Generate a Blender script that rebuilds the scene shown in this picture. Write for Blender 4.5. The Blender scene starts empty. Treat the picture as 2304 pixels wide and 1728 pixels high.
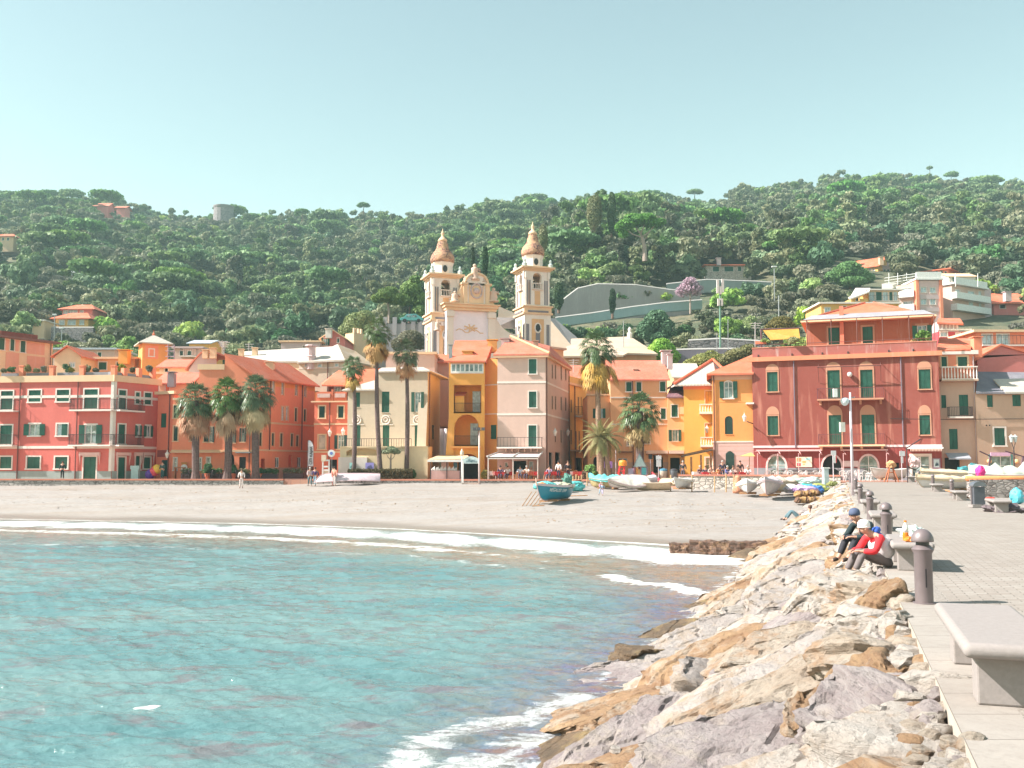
# Ligurian seaside village seen from its pier - procedural Blender 4.5 scene
SKY_STR=.070;EXPO=2.4;SKY_DUST=.4;SKY_OZ=1.0;SKY_TINT=(.90,.81,.55,1);SUN_E=2.25
SAND_A=(.33,.30,.285);SAND_B=(.30,.25,.215)
SEA_A=(.085,.185,.195);SEA_B=(.155,.24,.235);SEA_V=(.15,.105,.115);SEA_P=(.12,.115,.20);SEA_R=(.20,.115,.095);SEA_M=(.26,.19,.13)
PAV_A=(.35,.31,.28);PAV_B=(.29,.245,.215)
HAZE=.00032
import bpy,bmesh,math,random
import numpy as np
from mathutils import Vector,Matrix,noise
random.seed(7)
R=math.radians
F,CX,CY=2240.0,1152.0,864.0
PIT=math.atan(186/F)
EYE=3.65
sc=bpy.context.scene
COL=sc.collection
def ray(px,py):
 cx,cy=(px-CX)/F,(CY-py)/F
 Y=math.cos(PIT)-cy*math.sin(PIT)
 Z=math.sin(PIT)+cy*math.cos(PIT)
 return cx/Y,Z/Y
def at(px,py,Y):
 a,b=ray(px,py)
 return Vector((a*Y,Y,EYE+b*Y))
def gp(px,Y,z=2.45):
 py=1050+(EYE-z)/Y*F
 a,b=ray(px,py)
 return Vector((a*Y,Y,z))
def lerp(a,b,t):return a+(b-a)*t
def interp(x,xs,ys):
 return float(np.interp(x,xs,ys))
def ang(x,y):return CX+x/max(y,.1)*F
ORG={}
def tag(o,label=None,cat=None,group=None,kind=None):
 if label:o['label']=label
 if cat:o['category']=cat
 if group:o['group']=group
 if kind:o['kind']=kind
 return o
def empty(name,loc,label=None,cat=None,group=None,rz=0):
 o=bpy.data.objects.new(name,None)
 o.empty_display_size=.3
 COL.objects.link(o)
 o.location=loc;o.rotation_euler=(0,0,rz)
 ORG[o.name]=Vector(loc)
 return tag(o,label,cat,group)
class MB:
 def __init__(s):s.v=[];s.f=[]
 def add(s,vs,fs):
  n=len(s.v);s.v+=[tuple(p)for p in vs];s.f+=[tuple(n+i for i in f)for f in fs]
 def quad(s,a,b,c,d):s.add([a,b,c,d],[(0,1,2,3)])
 def poly(s,pts):s.add(pts,[tuple(range(len(pts)))])
 def box(s,o,u,v,w):
  o,u,v,w=Vector(o),Vector(u),Vector(v),Vector(w)
  P=[o,o+u,o+u+v,o+v,o+w,o+u+w,o+u+v+w,o+v+w]
  fs=[(0,3,2,1),(4,5,6,7),(0,1,5,4),(1,2,6,5),(2,3,7,6),(3,0,4,7)]
  if u.cross(v).dot(w)<0:fs=[f[::-1]for f in fs]
  s.add(P,fs)
 def abox(s,x0,x1,y0,y1,z0,z1):s.box((x0,y0,z0),(x1-x0,0,0),(0,y1-y0,0),(0,0,z1-z0))
 def tube(s,pts,rad,n=6,cap=True):
  pts=[Vector(p)for p in pts]
  if not hasattr(rad,'__len__'):rad=[rad]*len(pts)
  base=len(s.v)
  for i,p in enumerate(pts):
   d=(pts[min(i+1,len(pts)-1)]-pts[max(i-1,0)])
   d=d.normalized()if d.length>1e-9 else Vector((0,0,1))
   a=d.cross(Vector((0,0,1)))if abs(d.z)<.95 else d.cross(Vector((0,1,0)))
   a.normalize();b=d.cross(a)
   for k in range(n):
    t=2*math.pi*k/n
    s.v.append(tuple(p+(a*math.cos(t)+b*math.sin(t))*rad[i]))
  for i in range(len(pts)-1):
   for k in range(n):
    k2=(k+1)%n
    s.f.append((base+i*n+k,base+i*n+k2,base+(i+1)*n+k2,base+(i+1)*n+k))
  if cap:
   s.f.append(tuple(base+k for k in range(n))[::-1]);s.f.append(tuple(base+(len(pts)-1)*n+k for k in range(n)))
 def lathe(s,c,prof,n=24):
  base=len(s.v);c=Vector(c)
  for r,z in prof:
   for k in range(n):
    t=2*math.pi*k/n
    s.v.append((c.x+r*math.cos(t),c.y+r*math.sin(t),c.z+z))
  for i in range(len(prof)-1):
   for k in range(n):
    k2=(k+1)%n
    s.f.append((base+i*n+k,base+i*n+k2,base+(i+1)*n+k2,base+(i+1)*n+k))
  s.f.append(tuple(base+k for k in range(n))[::-1]);s.f.append(tuple(base+(len(prof)-1)*n+k for k in range(n)))
 def ball(s,c,r,n=10,sz=1.0):
  s.lathe(c,[(max(r*math.sin(math.pi*i/n),1e-4),-r*sz*math.cos(math.pi*i/n))for i in range(n+1)],n+4)
 def build(s,name,m,parent=None,smooth=False,base=None):
  org=ORG[parent.name]if parent is not None else(Vector(base)if base is not None else Vector((0,0,0)))
  me=bpy.data.meshes.new(name)
  me.from_pydata([(a-org.x,b-org.y,c-org.z)for a,b,c in s.v],[],s.f)
  if smooth:me.polygons.foreach_set('use_smooth',[True]*len(me.polygons))
  if m:me.materials.append(m)
  me.update()
  return link(name,me,parent,org)
def link(name,me,parent=None,org=None):
 o=bpy.data.objects.new(name,me);COL.objects.link(o)
 if parent is not None:o.parent=parent;ORG[o.name]=ORG[parent.name]
 else:
  org=Vector(org if org is not None else(0,0,0));o.location=org;ORG[o.name]=org
 return o
def smooth_angle(o,deg=35):
 me=o.data
 me.polygons.foreach_set('use_smooth',[True]*len(me.polygons))
 try:me.set_sharp_from_angle(angle=R(deg))
 except Exception:pass
def bev(o,w=.02,seg=2):
 m=o.modifiers.new('bevel','BEVEL');m.width=w;m.segments=seg;m.limit_method='ANGLE';m.angle_limit=R(40)
 return o
def copy_tree(o,loc=None,rz=None,label=None,scale=None,parent=None):
 c=o.copy();COL.objects.link(c)
 if parent is not None:c.parent=parent
 ORG[c.name]=Vector(loc)if loc is not None else ORG[o.name].copy()
 if loc is not None:c.location=loc
 if rz is not None:c.rotation_euler=(0,0,rz)
 if scale is not None:c.scale=(scale,)*3 if not hasattr(scale,'__len__')else scale
 if label:c['label']=label
 for ch in list(o.children):copy_tree(ch,parent=c)
 return c
def npmesh(name,V,Fq,m):
 me=bpy.data.meshes.new(name)
 me.vertices.add(len(V));me.vertices.foreach_set('co',np.asarray(V,dtype=np.float32).ravel())
 k=Fq.shape[1]
 me.loops.add(len(Fq)*k);me.loops.foreach_set('vertex_index',Fq.astype(np.int32).ravel())
 me.polygons.add(len(Fq));me.polygons.foreach_set('loop_start',np.arange(0,len(Fq)*k,k,dtype=np.int32))
 me.update(calc_edges=True);me.validate()
 if m:me.materials.append(m)
 return me
M={}
class NT:
 def __init__(s,name):
  s.m=bpy.data.materials.new(name);s.m.use_nodes=True
  s.t=s.m.node_tree;s.n=s.t.nodes;s.l=s.t.links
  s.b=s.n['Principled BSDF'];s.out=s.n['Material Output']
  s.tc=s.n.new('ShaderNodeTexCoord')
 def node(s,typ,**kw):
  x=s.n.new(typ)
  for k,v in kw.items():
   if k in('inp',):
    for a,b in v.items():
     if hasattr(b,'is_linked')or hasattr(b,'links'):s.l.new(b,x.inputs[a])
     else:x.inputs[a].default_value=b
   else:setattr(x,k,v)
  return x
 def mapping(s,scale=(1,1,1),rot=(0,0,0),src='Object'):
  mp=s.node('ShaderNodeMapping');mp.inputs['Scale'].default_value=scale;mp.inputs['Rotation'].default_value=rot
  s.l.new(s.tc.outputs[src],mp.inputs['Vector']);return mp.outputs[0]
 def noise(s,scale,vec=None,detail=4,rough=.6):
  x=s.node('ShaderNodeTexNoise');x.inputs['Scale'].default_value=scale;x.inputs['Detail'].default_value=detail
  x.inputs['Roughness'].default_value=rough
  s.l.new(vec if vec is not None else s.tc.outputs['Object'],x.inputs['Vector']);return x.outputs['Fac']
 def ramp(s,fac,stops,interp='LINEAR'):
  x=s.node('ShaderNodeValToRGB');x.color_ramp.interpolation=interp
  e=x.color_ramp.elements
  while len(e)<len(stops):e.new(.5)
  for i,(p,c)in enumerate(stops):
   e[i].position=p;e[i].color=(*c,1)if hasattr(c,'__len__')else(c,c,c,1)
  s.l.new(fac,x.inputs[0]);return x.outputs[0]
 def mix(s,fac,a,b,mode='MIX'):
  x=s.node('ShaderNodeMix');x.data_type='RGBA';x.blend_type=mode
  for i,v in((0,fac),(6,a),(7,b)):
   if isinstance(v,(int,float)):x.inputs[i].default_value=v
   elif isinstance(v,tuple):x.inputs[i].default_value=(*v,1)
   else:s.l.new(v,x.inputs[i])
  return x.outputs[2]
 def math(s,op,a,b=0.0):
  x=s.node('ShaderNodeMath',operation=op)
  for i,v in((0,a),(1,b)):
   if isinstance(v,(int,float)):x.inputs[i].default_value=v
   else:s.l.new(v,x.inputs[i])
  return x.outputs[0]
 def bump(s,h,strength=.3,dist=.02):
  x=s.node('ShaderNodeBump');x.inputs['Strength'].default_value=strength;x.inputs['Distance'].default_value=dist
  s.l.new(h,x.inputs['Height']);s.l.new(x.outputs[0],s.b.inputs['Normal']);return x
 def col(s,c):
  if isinstance(c,tuple):s.b.inputs['Base Color'].default_value=(*c,1)
  else:s.l.new(c,s.b.inputs['Base Color'])
 def rough(s,r):
  if isinstance(r,(int,float)):s.b.inputs['Roughness'].default_value=r
  else:s.l.new(r,s.b.inputs['Roughness'])
def sc3(c,k):return tuple(min(max(x*k,0),1)for x in c)
def plaster(name,c,stain=None,amt=.35,rough=.9):
 if name in M:return M[name]
 t=NT(name)
 n1=t.noise(.35,t.mapping((1,1,.45)),5,.65);n2=t.noise(3.0,None,6,.7)
 n3=t.noise(1.1,t.mapping((1.6,1.6,.16)),4,.6)
 base=t.mix(t.ramp(n1,[(.3,0.),(.72,1.)]),sc3(c,.9),tuple(min(1,x*1.07+.012)for x in c))
 base=t.mix(t.ramp(n2,[(.35,0.),(.7,.5)]),base,sc3(c,.86))
 st=stain or tuple(min(1,x*.6+.32)for x in c)
 base=t.mix(t.ramp(n3,[(.56,0.),(.74,amt)]),base,st)
 t.col(base);t.rough(rough);t.bump(n2,.25,.02)
 M[name]=t.m;return t.m
def flat(name,c,rough=.6,metal=0.,var=.12,scale=4.):
 if name in M:return M[name]
 t=NT(name)
 n=t.noise(scale,None,4)
 t.col(t.mix(t.ramp(n,[(.3,0.),(.7,1.)]),sc3(c,1-var),sc3(c,1+var)));t.rough(rough);t.b.inputs['Metallic'].default_value=metal
 t.bump(n,.08,.01)
 M[name]=t.m;return t.m
def tile(name,c,c2=None,k=1.0):
 if name in M:return M[name]
 t=NT(name);c2=c2 or sc3(c,.6)
 w=t.node('ShaderNodeTexWave',wave_type='BANDS',bands_direction='X');w.inputs['Scale'].default_value=3.2*k;w.inputs['Distortion'].default_value=.5
 t.l.new(t.tc.outputs['UV'],w.inputs['Vector'])
 w2=t.node('ShaderNodeTexWave',wave_type='BANDS',bands_direction='Y',wave_profile='SAW');w2.inputs['Scale'].default_value=2.2*k;w2.inputs['Distortion'].default_value=.4
 t.l.new(t.tc.outputs['UV'],w2.inputs['Vector'])
 n=t.noise(5.,None,5,.8);n2=t.noise(.5,None,4)
 a=t.mix(t.ramp(n,[(.35,0.),(.68,1.)]),c,c2)
 a=t.mix(t.ramp(n2,[(.45,0.),(.75,.5)]),a,tuple(min(1,x*.7+.2)for x in c))
 a=t.mix(t.ramp(w.outputs['Fac'],[(.0,.35),(.35,0.)]),a,sc3(c2,.6))
 t.col(a);t.rough(.88)
 h=t.math('ADD',t.math('MULTIPLY',w.outputs['Fac'],1.),t.math('MULTIPLY',w2.outputs['Fac'],.4))
 t.bump(h,.6,.04)
 M[name]=t.m;return t.m
def slats(name,c,k=9.,rough=.55):
 if name in M:return M[name]
 t=NT(name)
 w=t.node('ShaderNodeTexWave',wave_type='BANDS',bands_direction='Z',wave_profile='SAW');w.inputs['Scale'].default_value=k/3.14
 t.l.new(t.tc.outputs['Object'],w.inputs['Vector'])
 n=t.noise(1.3,None,3)
 t.col(t.mix(t.ramp(n,[(.3,0.),(.7,1.)]),sc3(c,.8),sc3(c,1.25)));t.rough(rough)
 t.bump(w.outputs['Fac'],.8,.04)
 M[name]=t.m;return t.m
def leaf(name,c,c2,var=.5,trans=.25,rough=.6):
 if name in M:return M[name]
 t=NT(name)
 oi=t.node('ShaderNodeObjectInfo')
 n=t.noise(.55,None,3)
 a=t.mix(t.ramp(n,[(.35,0.),(.65,1.)]),c,c2)
 hs=t.node('ShaderNodeHueSaturation')
 rv=t.math('ADD',t.math('MULTIPLY',oi.outputs['Random'],var),1-var/2)
 t.l.new(rv,hs.inputs['Value']);t.l.new(a,hs.inputs['Color'])
 r2=t.math('FRACT',t.math('MULTIPLY',oi.outputs['Random'],7.31))
 t.l.new(t.math('ADD',t.math('MULTIPLY',r2,.05),.475),hs.inputs['Hue'])
 r3=t.math('FRACT',t.math('MULTIPLY',oi.outputs['Random'],13.7))
 t.l.new(t.math('ADD',t.math('MULTIPLY',r3,.5),.75),hs.inputs['Saturation'])
 t.col(hs.outputs[0]);t.rough(rough);t.b.inputs['Specular IOR Level'].default_value=.25
 tr=t.node('ShaderNodeBsdfTranslucent');t.l.new(hs.outputs[0],tr.inputs['Color'])
 mx=t.node('ShaderNodeMixShader');mx.inputs[0].default_value=trans
 t.l.new(t.b.outputs[0],mx.inputs[1]);t.l.new(tr.outputs[0],mx.inputs[2]);t.l.new(mx.outputs[0],t.out.inputs[0])
 M[name]=t.m;return t.m
def rockmat(name,c,c2,c3,wet=False):
 if name in M:return M[name]
 t=NT(name)
 v=t.mapping((.7,1.2,5.0))
 n1=t.noise(1.6,v,8,.7);n2=t.noise(2.2,None,6,.65);n3=t.noise(14.,None,8,.75)
 a=t.mix(t.ramp(n1,[(.38,0.),(.6,1.)]),c,c2)
 a=t.mix(t.ramp(n2,[(.52,0.),(.64,.8)]),a,c3)
 a=t.mix(t.ramp(n3,[(.32,.75),(.47,0.)]),a,sc3(c2,.38))  # low spots darkened in the colour, painted crevice shade
 t.col(a);t.rough(.45 if wet else .85)
 h=t.math('ADD',t.math('MULTIPLY',n1,1.2),t.math('MULTIPLY',n3,.6))
 t.bump(h,1.,.09)
 M[name]=t.m;return t.m
def stonewall(name,c,c2,scale=2.2):
 if name in M:return M[name]
 t=NT(name)
 v=t.node('ShaderNodeTexVoronoi',feature='F1');v.inputs['Scale'].default_value=scale
 t.l.new(t.mapping((1,1,1.7)),v.inputs['Vector'])
 v2=t.node('ShaderNodeTexVoronoi',feature='DISTANCE_TO_EDGE');v2.inputs['Scale'].default_value=scale
 t.l.new(t.mapping((1,1,1.7)),v2.inputs['Vector'])
 sep=t.node('ShaderNodeSeparateColor');t.l.new(v.outputs['Color'],sep.inputs[0])
 a=t.mix(sep.outputs[0],c,c2)
 a=t.mix(t.ramp(v2.outputs[0],[(.02,1.),(.09,0.)]),a,sc3(c,.45))
 a=t.mix(t.ramp(t.noise(1.,None,5),[(.45,0.),(.7,.5)]),a,sc3(c2,1.2))
 t.col(a);t.rough(.95);t.bump(t.ramp(v2.outputs[0],[(0.,0.),(.15,1.)]),.8,.05)
 M[name]=t.m;return t.m
GREEN=slats('shutter_green',(.018,.12,.085))
DKGREEN=slats('shutter_dark_green',(.012,.07,.06))
WSHUT=slats('shutter_pale',(.62,.5,.42))
TRIM=plaster('trim_white',(.80,.70,.64),amt=.15)
TRIMY=plaster('trim_cream',(.80,.52,.33),amt=.15)
WHITE=flat('white_paint',(.78,.76,.74),.5)
IRON=flat('dark_iron',(.05,.03,.035),.5)
PIPE=flat('brown_pipe',(.16,.06,.05),.5)
WOOD=flat('weathered_wood',(.38,.2,.1),.8,var=.3)
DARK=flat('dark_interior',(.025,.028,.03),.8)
GREYM=flat('grey_metal',(.35,.36,.37),.45,.3)
def _glass():
 t=NT('window_glass');t.col((.12,.2,.22));t.rough(.08);t.b.inputs['Specular IOR Level'].default_value=.8
 n=t.noise(1.4);t.col(t.mix(t.ramp(n,[(.4,0.),(.6,1.)]),(.06,.10,.11),(.30,.40,.42)))
 M['glass']=t.m;return t.m
GLASS=_glass()
CURT=flat('curtain_glass',(.45,.55,.58),.25,var=.3)
TERRA=plaster('terracotta',(.62,.17,.09),amt=.2)
RTILE=tile('roof_tile_orange',(.80,.20,.09),(.62,.13,.07))
RTILE2=tile('roof_tile_old',(.78,.24,.14),(.50,.12,.08))
PALER=tile('roof_slate_pale',(.58,.52,.46),(.48,.42,.36),.7)
GREYR=tile('roof_slate_grey',(.24,.22,.25),(.17,.16,.2),.7)
PURPR=tile('roof_slate_purple',(.26,.12,.14),(.18,.09,.12),.7)
ROSE=plaster('coping_rose',(.58,.22,.15),amt=.2)
STONEW=stonewall('sea_wall_stone',(.30,.26,.25),(.46,.42,.40))
STONEP=stonewall('pale_wall_stone',(.55,.46,.40),(.66,.58,.52))
STONED=stonewall('terrace_stone',(.20,.18,.19),(.33,.29,.29),1.2)
cam=bpy.data.cameras.new('camera');camo=bpy.data.objects.new('camera',cam);COL.objects.link(camo)
camo.location=(0,0,EYE);camo.rotation_euler=(math.pi/2+PIT,0,0)
cam.sensor_width=36;cam.lens=35.0;cam.clip_end=6000;cam.clip_start=.1
sc.camera=camo
SUN_AZ,SUN_EL=R(-97),R(41)
sunv=Vector((math.sin(SUN_AZ)*math.cos(SUN_EL),math.cos(SUN_AZ)*math.cos(SUN_EL),math.sin(SUN_EL)))
sd=bpy.data.lights.new('sun','SUN');sd.energy=SUN_E;sd.angle=R(.5);sd.color=(1.,.945,.875)
so=bpy.data.objects.new('sun',sd);COL.objects.link(so);so.location=(0,0,300)
so.rotation_euler=sunv.to_track_quat('Z','Y').to_euler()
w=bpy.data.worlds.new('World');sc.world=w;w.use_nodes=True
wt=w.node_tree;bg=wt.nodes['Background']
sky=wt.nodes.new('ShaderNodeTexSky');sky.sky_type='NISHITA';sky.sun_disc=False
sky.sun_elevation=SUN_EL;sky.sun_rotation=SUN_AZ;sky.air_density=1.0;sky.dust_density=SKY_DUST;sky.ozone_density=SKY_OZ
tint=wt.nodes.new('ShaderNodeMix');tint.data_type='RGBA';tint.blend_type='MULTIPLY';tint.inputs[0].default_value=1
tint.inputs[7].default_value=SKY_TINT
wt.links.new(sky.outputs[0],tint.inputs[6]);wt.links.new(tint.outputs[2],bg.inputs[0])
bg.inputs[1].default_value=SKY_STR
sc.view_settings.view_transform='Standard';sc.view_settings.look='None'
sc.view_settings.exposure=EXPO;sc.view_settings.gamma=1;sc.view_settings.use_curve_mapping=False
sc.cycles.max_bounces=7;sc.cycles.diffuse_bounces=4;sc.cycles.glossy_bounces=3;sc.cycles.transmission_bounces=4
sc.cycles.volume_bounces=0;sc.cycles.transparent_max_bounces=8
sc.cycles.use_denoising=True
try:sc.cycles.denoiser='OPENIMAGEDENOISE'
except Exception:pass
sc.cycles.caustics_reflective=False;sc.cycles.caustics_refractive=False
def shore_y(a):return interp(a,[-400,0,575,900,1152,1350,1500,1700,1800,2600],[74,71,65,59.5,54,50,47.5,46.5,46,44])
def wall_y(a):return interp(a,[-400,0,385,640,775,1120,1230,1330,1500,1525,1700,1850,1900,2600],[95,93,92.5,92,91,90,89.5,88.5,86.5,84,82.5,80,79.5,72])
def wall_sand(a):return interp(a,[-400,0,640,770,1200,1450,1560,1850,2600],[1.85,1.86,1.92,2.1,2.15,2.0,1.75,1.75,1.9])
def edge_x(y):return .73+.325*y
def deck_z(y):
 t=min(max((y-40)/42,0),1);return 2.0+.45*t*t*(3-2*t)
def sand_z(x,y):
 a=ang(x,y)
 if x>edge_x(y)+2.5 and y<85:
  t=min(max((y-18)/14,0),1)
  return lerp(-1.0,min(deck_z(y)-.28,1.95),t)+.05*noise.noise(Vector((x*.4,y*.4,3)))
 ys,yw=shore_y(a),wall_y(a)
 t=(y-ys)/(yw-ys)
 if t<0:return max(-2.5,.075*(y-ys))
 t=min(t,1.15)
 z=wall_sand(a)*(t**.85)
 n=noise.noise(Vector((x*.12,y*.22,0)))*.14+noise.noise(Vector((x*.5,y*.8,5)))*.06+noise.noise(Vector((x*1.6,y*2.0,5)))*.025
 if t>.12:z+=n*min(1,(t-.12)*4)
 z+=.10/(1+math.exp(-(t-.33)*60))-.05
 return z
nx,ny=420,260
V=[];av=np.linspace(-600,3000,nx);yv=np.concatenate([np.linspace(8,44,30),np.linspace(44.4,100,ny-30)])
for y in yv:
 for a in av:
  x=(a-CX)/F*y
  V.append((x,y,sand_z(x,y)))
idx=np.arange(nx*ny).reshape(ny,nx)
def gridfaces(idx):return np.stack([idx[:-1,:-1].ravel(),idx[:-1,1:].ravel(),idx[1:,1:].ravel(),idx[1:,:-1].ravel()],1)
t=NT('sand')
n1=t.noise(.35,t.mapping((.25,1.6,1)),6,.65);n2=t.noise(2.2,t.mapping((1,1.6,1)),7,.8);n3=t.noise(.12,t.mapping((.3,1,1)),3)
wet=t.node('ShaderNodeAttribute',attribute_name='wet')
c=t.mix(t.ramp(n1,[(.42,0.),(.66,1.)]),SAND_A,SAND_B)
c=t.mix(t.ramp(n2,[(.38,.45),(.56,0.)]),c,sc3(SAND_B,.7))
c=t.mix(wet.outputs['Fac'],c,sc3(SAND_B,.78))
t.col(c);t.rough(t.ramp(wet.outputs['Fac'],[(0.,.95),(1.,.35)]))
t.bump(n2,.9,.07)
me=npmesh('beach',np.array(V),gridfaces(idx),t.m)
at_=me.attributes.new('wet','FLOAT','POINT')
wv=[]
for(x,y,z)in V:
 a=ang(x,y);s=y-shore_y(a)
 k=1-min(max((s-1.2-1.2*noise.noise(Vector((x*.15,3,1))))/1.8,0),1)
 wv.append(k)
at_.data.foreach_set('value',wv)
beach=link('beach',me);tag(beach,kind='structure')
beach.data.polygons.foreach_set('use_smooth',[True]*len(beach.data.polygons))
mb=MB();mb.abox(-900,900,-400,60,-3.2,-3.0);o=mb.build('seabed',flat('seabed',(.12,.16,.14),.9));tag(o,kind='structure')
rng=np.random.default_rng(3)
pyv=np.concatenate([np.linspace(1144,1160,10),np.linspace(1160.6,1760,620),np.geomspace(1764,5200,60)])
yy=EYE*F/(pyv-1050)
aa=np.linspace(-500,2050,820)
Yg,Ag=np.meshgrid(yy,aa,indexing='ij')
Xg=(Ag-CX)/F*Yg
dx=Yg*3.1/F;dyr=np.abs(np.gradient(yy))[:,None]*np.ones_like(Xg)
Zg=np.zeros_like(Xg)
sh=np.interp(Ag.ravel(),[-400,0,575,900,1152,1350,1500,1700,1800,2600],[74,71,65,59.5,54,50,47.5,46.5,46,44]).reshape(Ag.shape)-Yg
calm=np.clip(sh/9,.12,1)
for i in range(46):
 lam=.22*(13**(i/45));th=rng.normal(1.4,.3)
 kx,ky=math.cos(th),math.sin(th);k=2*math.pi/lam
 res=np.clip((lam/2.2-dyr*abs(ky))/(lam/2.2)*2,0,1)
 ph=rng.uniform(0,6.28)
 wob=.9*np.sin(Xg*.7/(lam**.5)+i)+.8*np.sin(Yg*.5/(lam**.5)+2*i)
 s_=np.sin(k*(Xg*kx+Yg*ky)+ph+wob)
 Zg+=.0060*lam**.5*(s_-.35*np.cos(2*(k*(Xg*kx+Yg*ky)+ph+wob)))*res*calm
foam=np.zeros_like(Xg)
def polydist(Xg,Yg,pts):
 d=np.full(Xg.shape,1e9)
 for(x0,y0),(x1,y1)in zip(pts[:-1],pts[1:]):
  vx,vy=x1-x0,y1-y0;L=vx*vx+vy*vy
  tt=np.clip(((Xg-x0)*vx+(Yg-y0)*vy)/L,0,1)
  d=np.minimum(d,np.hypot(Xg-x0-tt*vx,Yg-y0-tt*vy))
 return d
def seapt(px,py):
 Y=EYE*F/(py-1050);return((px-CX)/F*Y,Y)
w2=[seapt(1360,1298),seapt(1400,1305),seapt(1450,1316),seapt(1500,1318),seapt(1540,1328),seapt(1600,1336),seapt(1640,1345)]
d2=polydist(Xg,Yg,w2);Zg+=.10*np.exp(-(d2/.55)**2);foam=np.maximum(foam,np.exp(-(d2/.5)**2)*.72)
w3=[seapt(-400,1222),seapt(0,1226),seapt(300,1232),seapt(700,1243),seapt(950,1256),seapt(1120,1275),seapt(1300,1290)]
d3=polydist(Xg,Yg,w3);Zg+=.10*np.exp(-(d3/1.0)**2);foam=np.maximum(foam,np.exp(-(d3/.5)**2)*.42)
s1=np.where(sh>-1,np.exp(-((sh-6.)/4.6)**2),0)*.93
s1*=.82+.14*np.sin(Xg*.9+2*np.sin(Xg*.23))+.10*np.sin(Xg*2.3+1.7)
s2=np.exp(-((sh-13)/1.8)**2)*.55*np.clip((1500-Ag)/500,0,1)
s0=np.exp(-((sh-.5)/.7)**2)*.62
foam=np.maximum.reduce([foam,s1,s2,s0])
wl=[seapt(1215,1728),seapt(1245,1660),seapt(1300,1590),seapt(1372,1500),seapt(1480,1430),seapt(1560,1370),seapt(1630,1300),seapt(1690,1240)]
dr=polydist(Xg,Yg,wl)
fr_=np.exp(-(dr/.55)**2)*.42*np.clip((Yg-9)/3,0,1)
px1=[seapt(880,1728),seapt(960,1660),seapt(1060,1622),seapt(1180,1600),seapt(1300,1560)]
d4=polydist(Xg,Yg,px1);fr_=np.maximum(fr_,np.exp(-(d4/.6)**2)*.52)
px2=[seapt(1000,1720),seapt(1120,1690),seapt(1240,1640)]
d5=polydist(Xg,Yg,px2);fr_=np.maximum(fr_,np.exp(-(d5/.7)**2)*.5)
px3=[seapt(330,1577),seapt(372,1575)]
d6=polydist(Xg,Yg,px3);fr_=np.maximum(fr_,np.exp(-(d6/.1)**2)*.7)
foam=np.maximum(foam,fr_)
murk=np.maximum(np.clip(1-np.abs(sh-13)/9,0,1),np.clip(1-sh/4,0,1))*.95
murk2=np.clip((Ag-1250)/260,0,1)*np.clip((Yg-17)/6,0,1)*np.clip((sh-3)/4,0,1)
murk2=np.maximum(murk2,np.exp(-(dr/2.0)**2)*.85)
me=npmesh('sea',np.stack([Xg,Yg,Zg],-1).reshape(-1,3),gridfaces(np.arange(Xg.size).reshape(Xg.shape))[:,::-1],None)
for nm,arr in(('foam',foam),('murk',murk),('weed',murk2)):
 at_=me.attributes.new(nm,'FLOAT','POINT');at_.data.foreach_set('value',arr.astype(np.float32).ravel())
me.polygons.foreach_set('use_smooth',[True]*len(me.polygons))
def water_mat():
 t=NT('sea_water')
 A=lambda n:t.node('ShaderNodeAttribute',attribute_name=n).outputs['Fac']
 big=t.noise(.16,t.mapping((.5,1,1)),4,.6);mid=t.noise(1.5,t.mapping((.4,1.25,1)),7,.72);fine=t.noise(5.,t.mapping((.5,1.2,1)),6,.75)
 c=t.mix(t.ramp(big,[(.35,0.),(.65,1.)]),SEA_A,SEA_B)
 st=t.math('MULTIPLY',t.ramp(mid,[(.53,0.),(.62,1.)]),.62)
 c=t.mix(st,c,SEA_V)  # thin streaks paint reflections of dark wave facets into the colour
 wk=t.math('MULTIPLY',A('weed'),t.ramp(mid,[(.3,.45),(.6,1.)]))
 wc=t.mix(t.ramp(fine,[(.42,0.),(.58,1.)]),SEA_P,SEA_R)
 c=t.mix(wk,c,wc)
 mk=t.math('MULTIPLY',A('murk'),t.ramp(mid,[(.34,.3),(.56,1.)]))
 c=t.mix(mk,c,SEA_M)
 f=A('foam')
 thr=t.math('ADD',t.math('ADD',t.math('MULTIPLY',fine,.9),t.math('MULTIPLY',mid,.6)),-.2)
 fm=t.math('SUBTRACT',t.math('ADD',f,.0),thr)
 fm=t.ramp(t.math('ADD',t.math('MULTIPLY',fm,3.4),.58),[(.0,0.),(1.,1.)])
 fm=t.math('MULTIPLY',fm,t.ramp(f,[(.1,0.),(.3,1.)]))
 c=t.mix(fm,c,(.80,.80,.79))
 t.col(c);t.rough(t.ramp(fm,[(0.,.07),(1.,.8)]));t.b.inputs['IOR'].default_value=1.33
 t.b.inputs['Specular IOR Level'].default_value=.5
 b1=t.node('ShaderNodeBump');b1.inputs['Strength'].default_value=.8;b1.inputs['Distance'].default_value=.07
 h=t.math('ADD',t.math('MULTIPLY',t.noise(3.2,t.mapping((.7,1.3,1)),5,.65),1.),t.math('MULTIPLY',fm,.5))
 t.l.new(h,b1.inputs['Height']);t.l.new(b1.outputs[0],t.b.inputs['Normal'])
 return t.m
SEAM=water_mat();me.materials.append(SEAM)
sea=link('sea',me);tag(sea,kind='structure')
mb=MB();
mb.quad((-900,-400,-.02),(900,-400,-.02),(900,1.55,-.02),(-900,1.55,-.02))
mb.quad((-900,1.55,-.02),(-60,1.55,-.02),(-60,74,-.02),(-900,74,-.02))
mb.quad((8,1.55,-.02),(120,1.55,-.02),(120,30,-.02),(8,30,-.02))
o=mb.build('sea_beyond',SEAM);tag(o,kind='structure')
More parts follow.
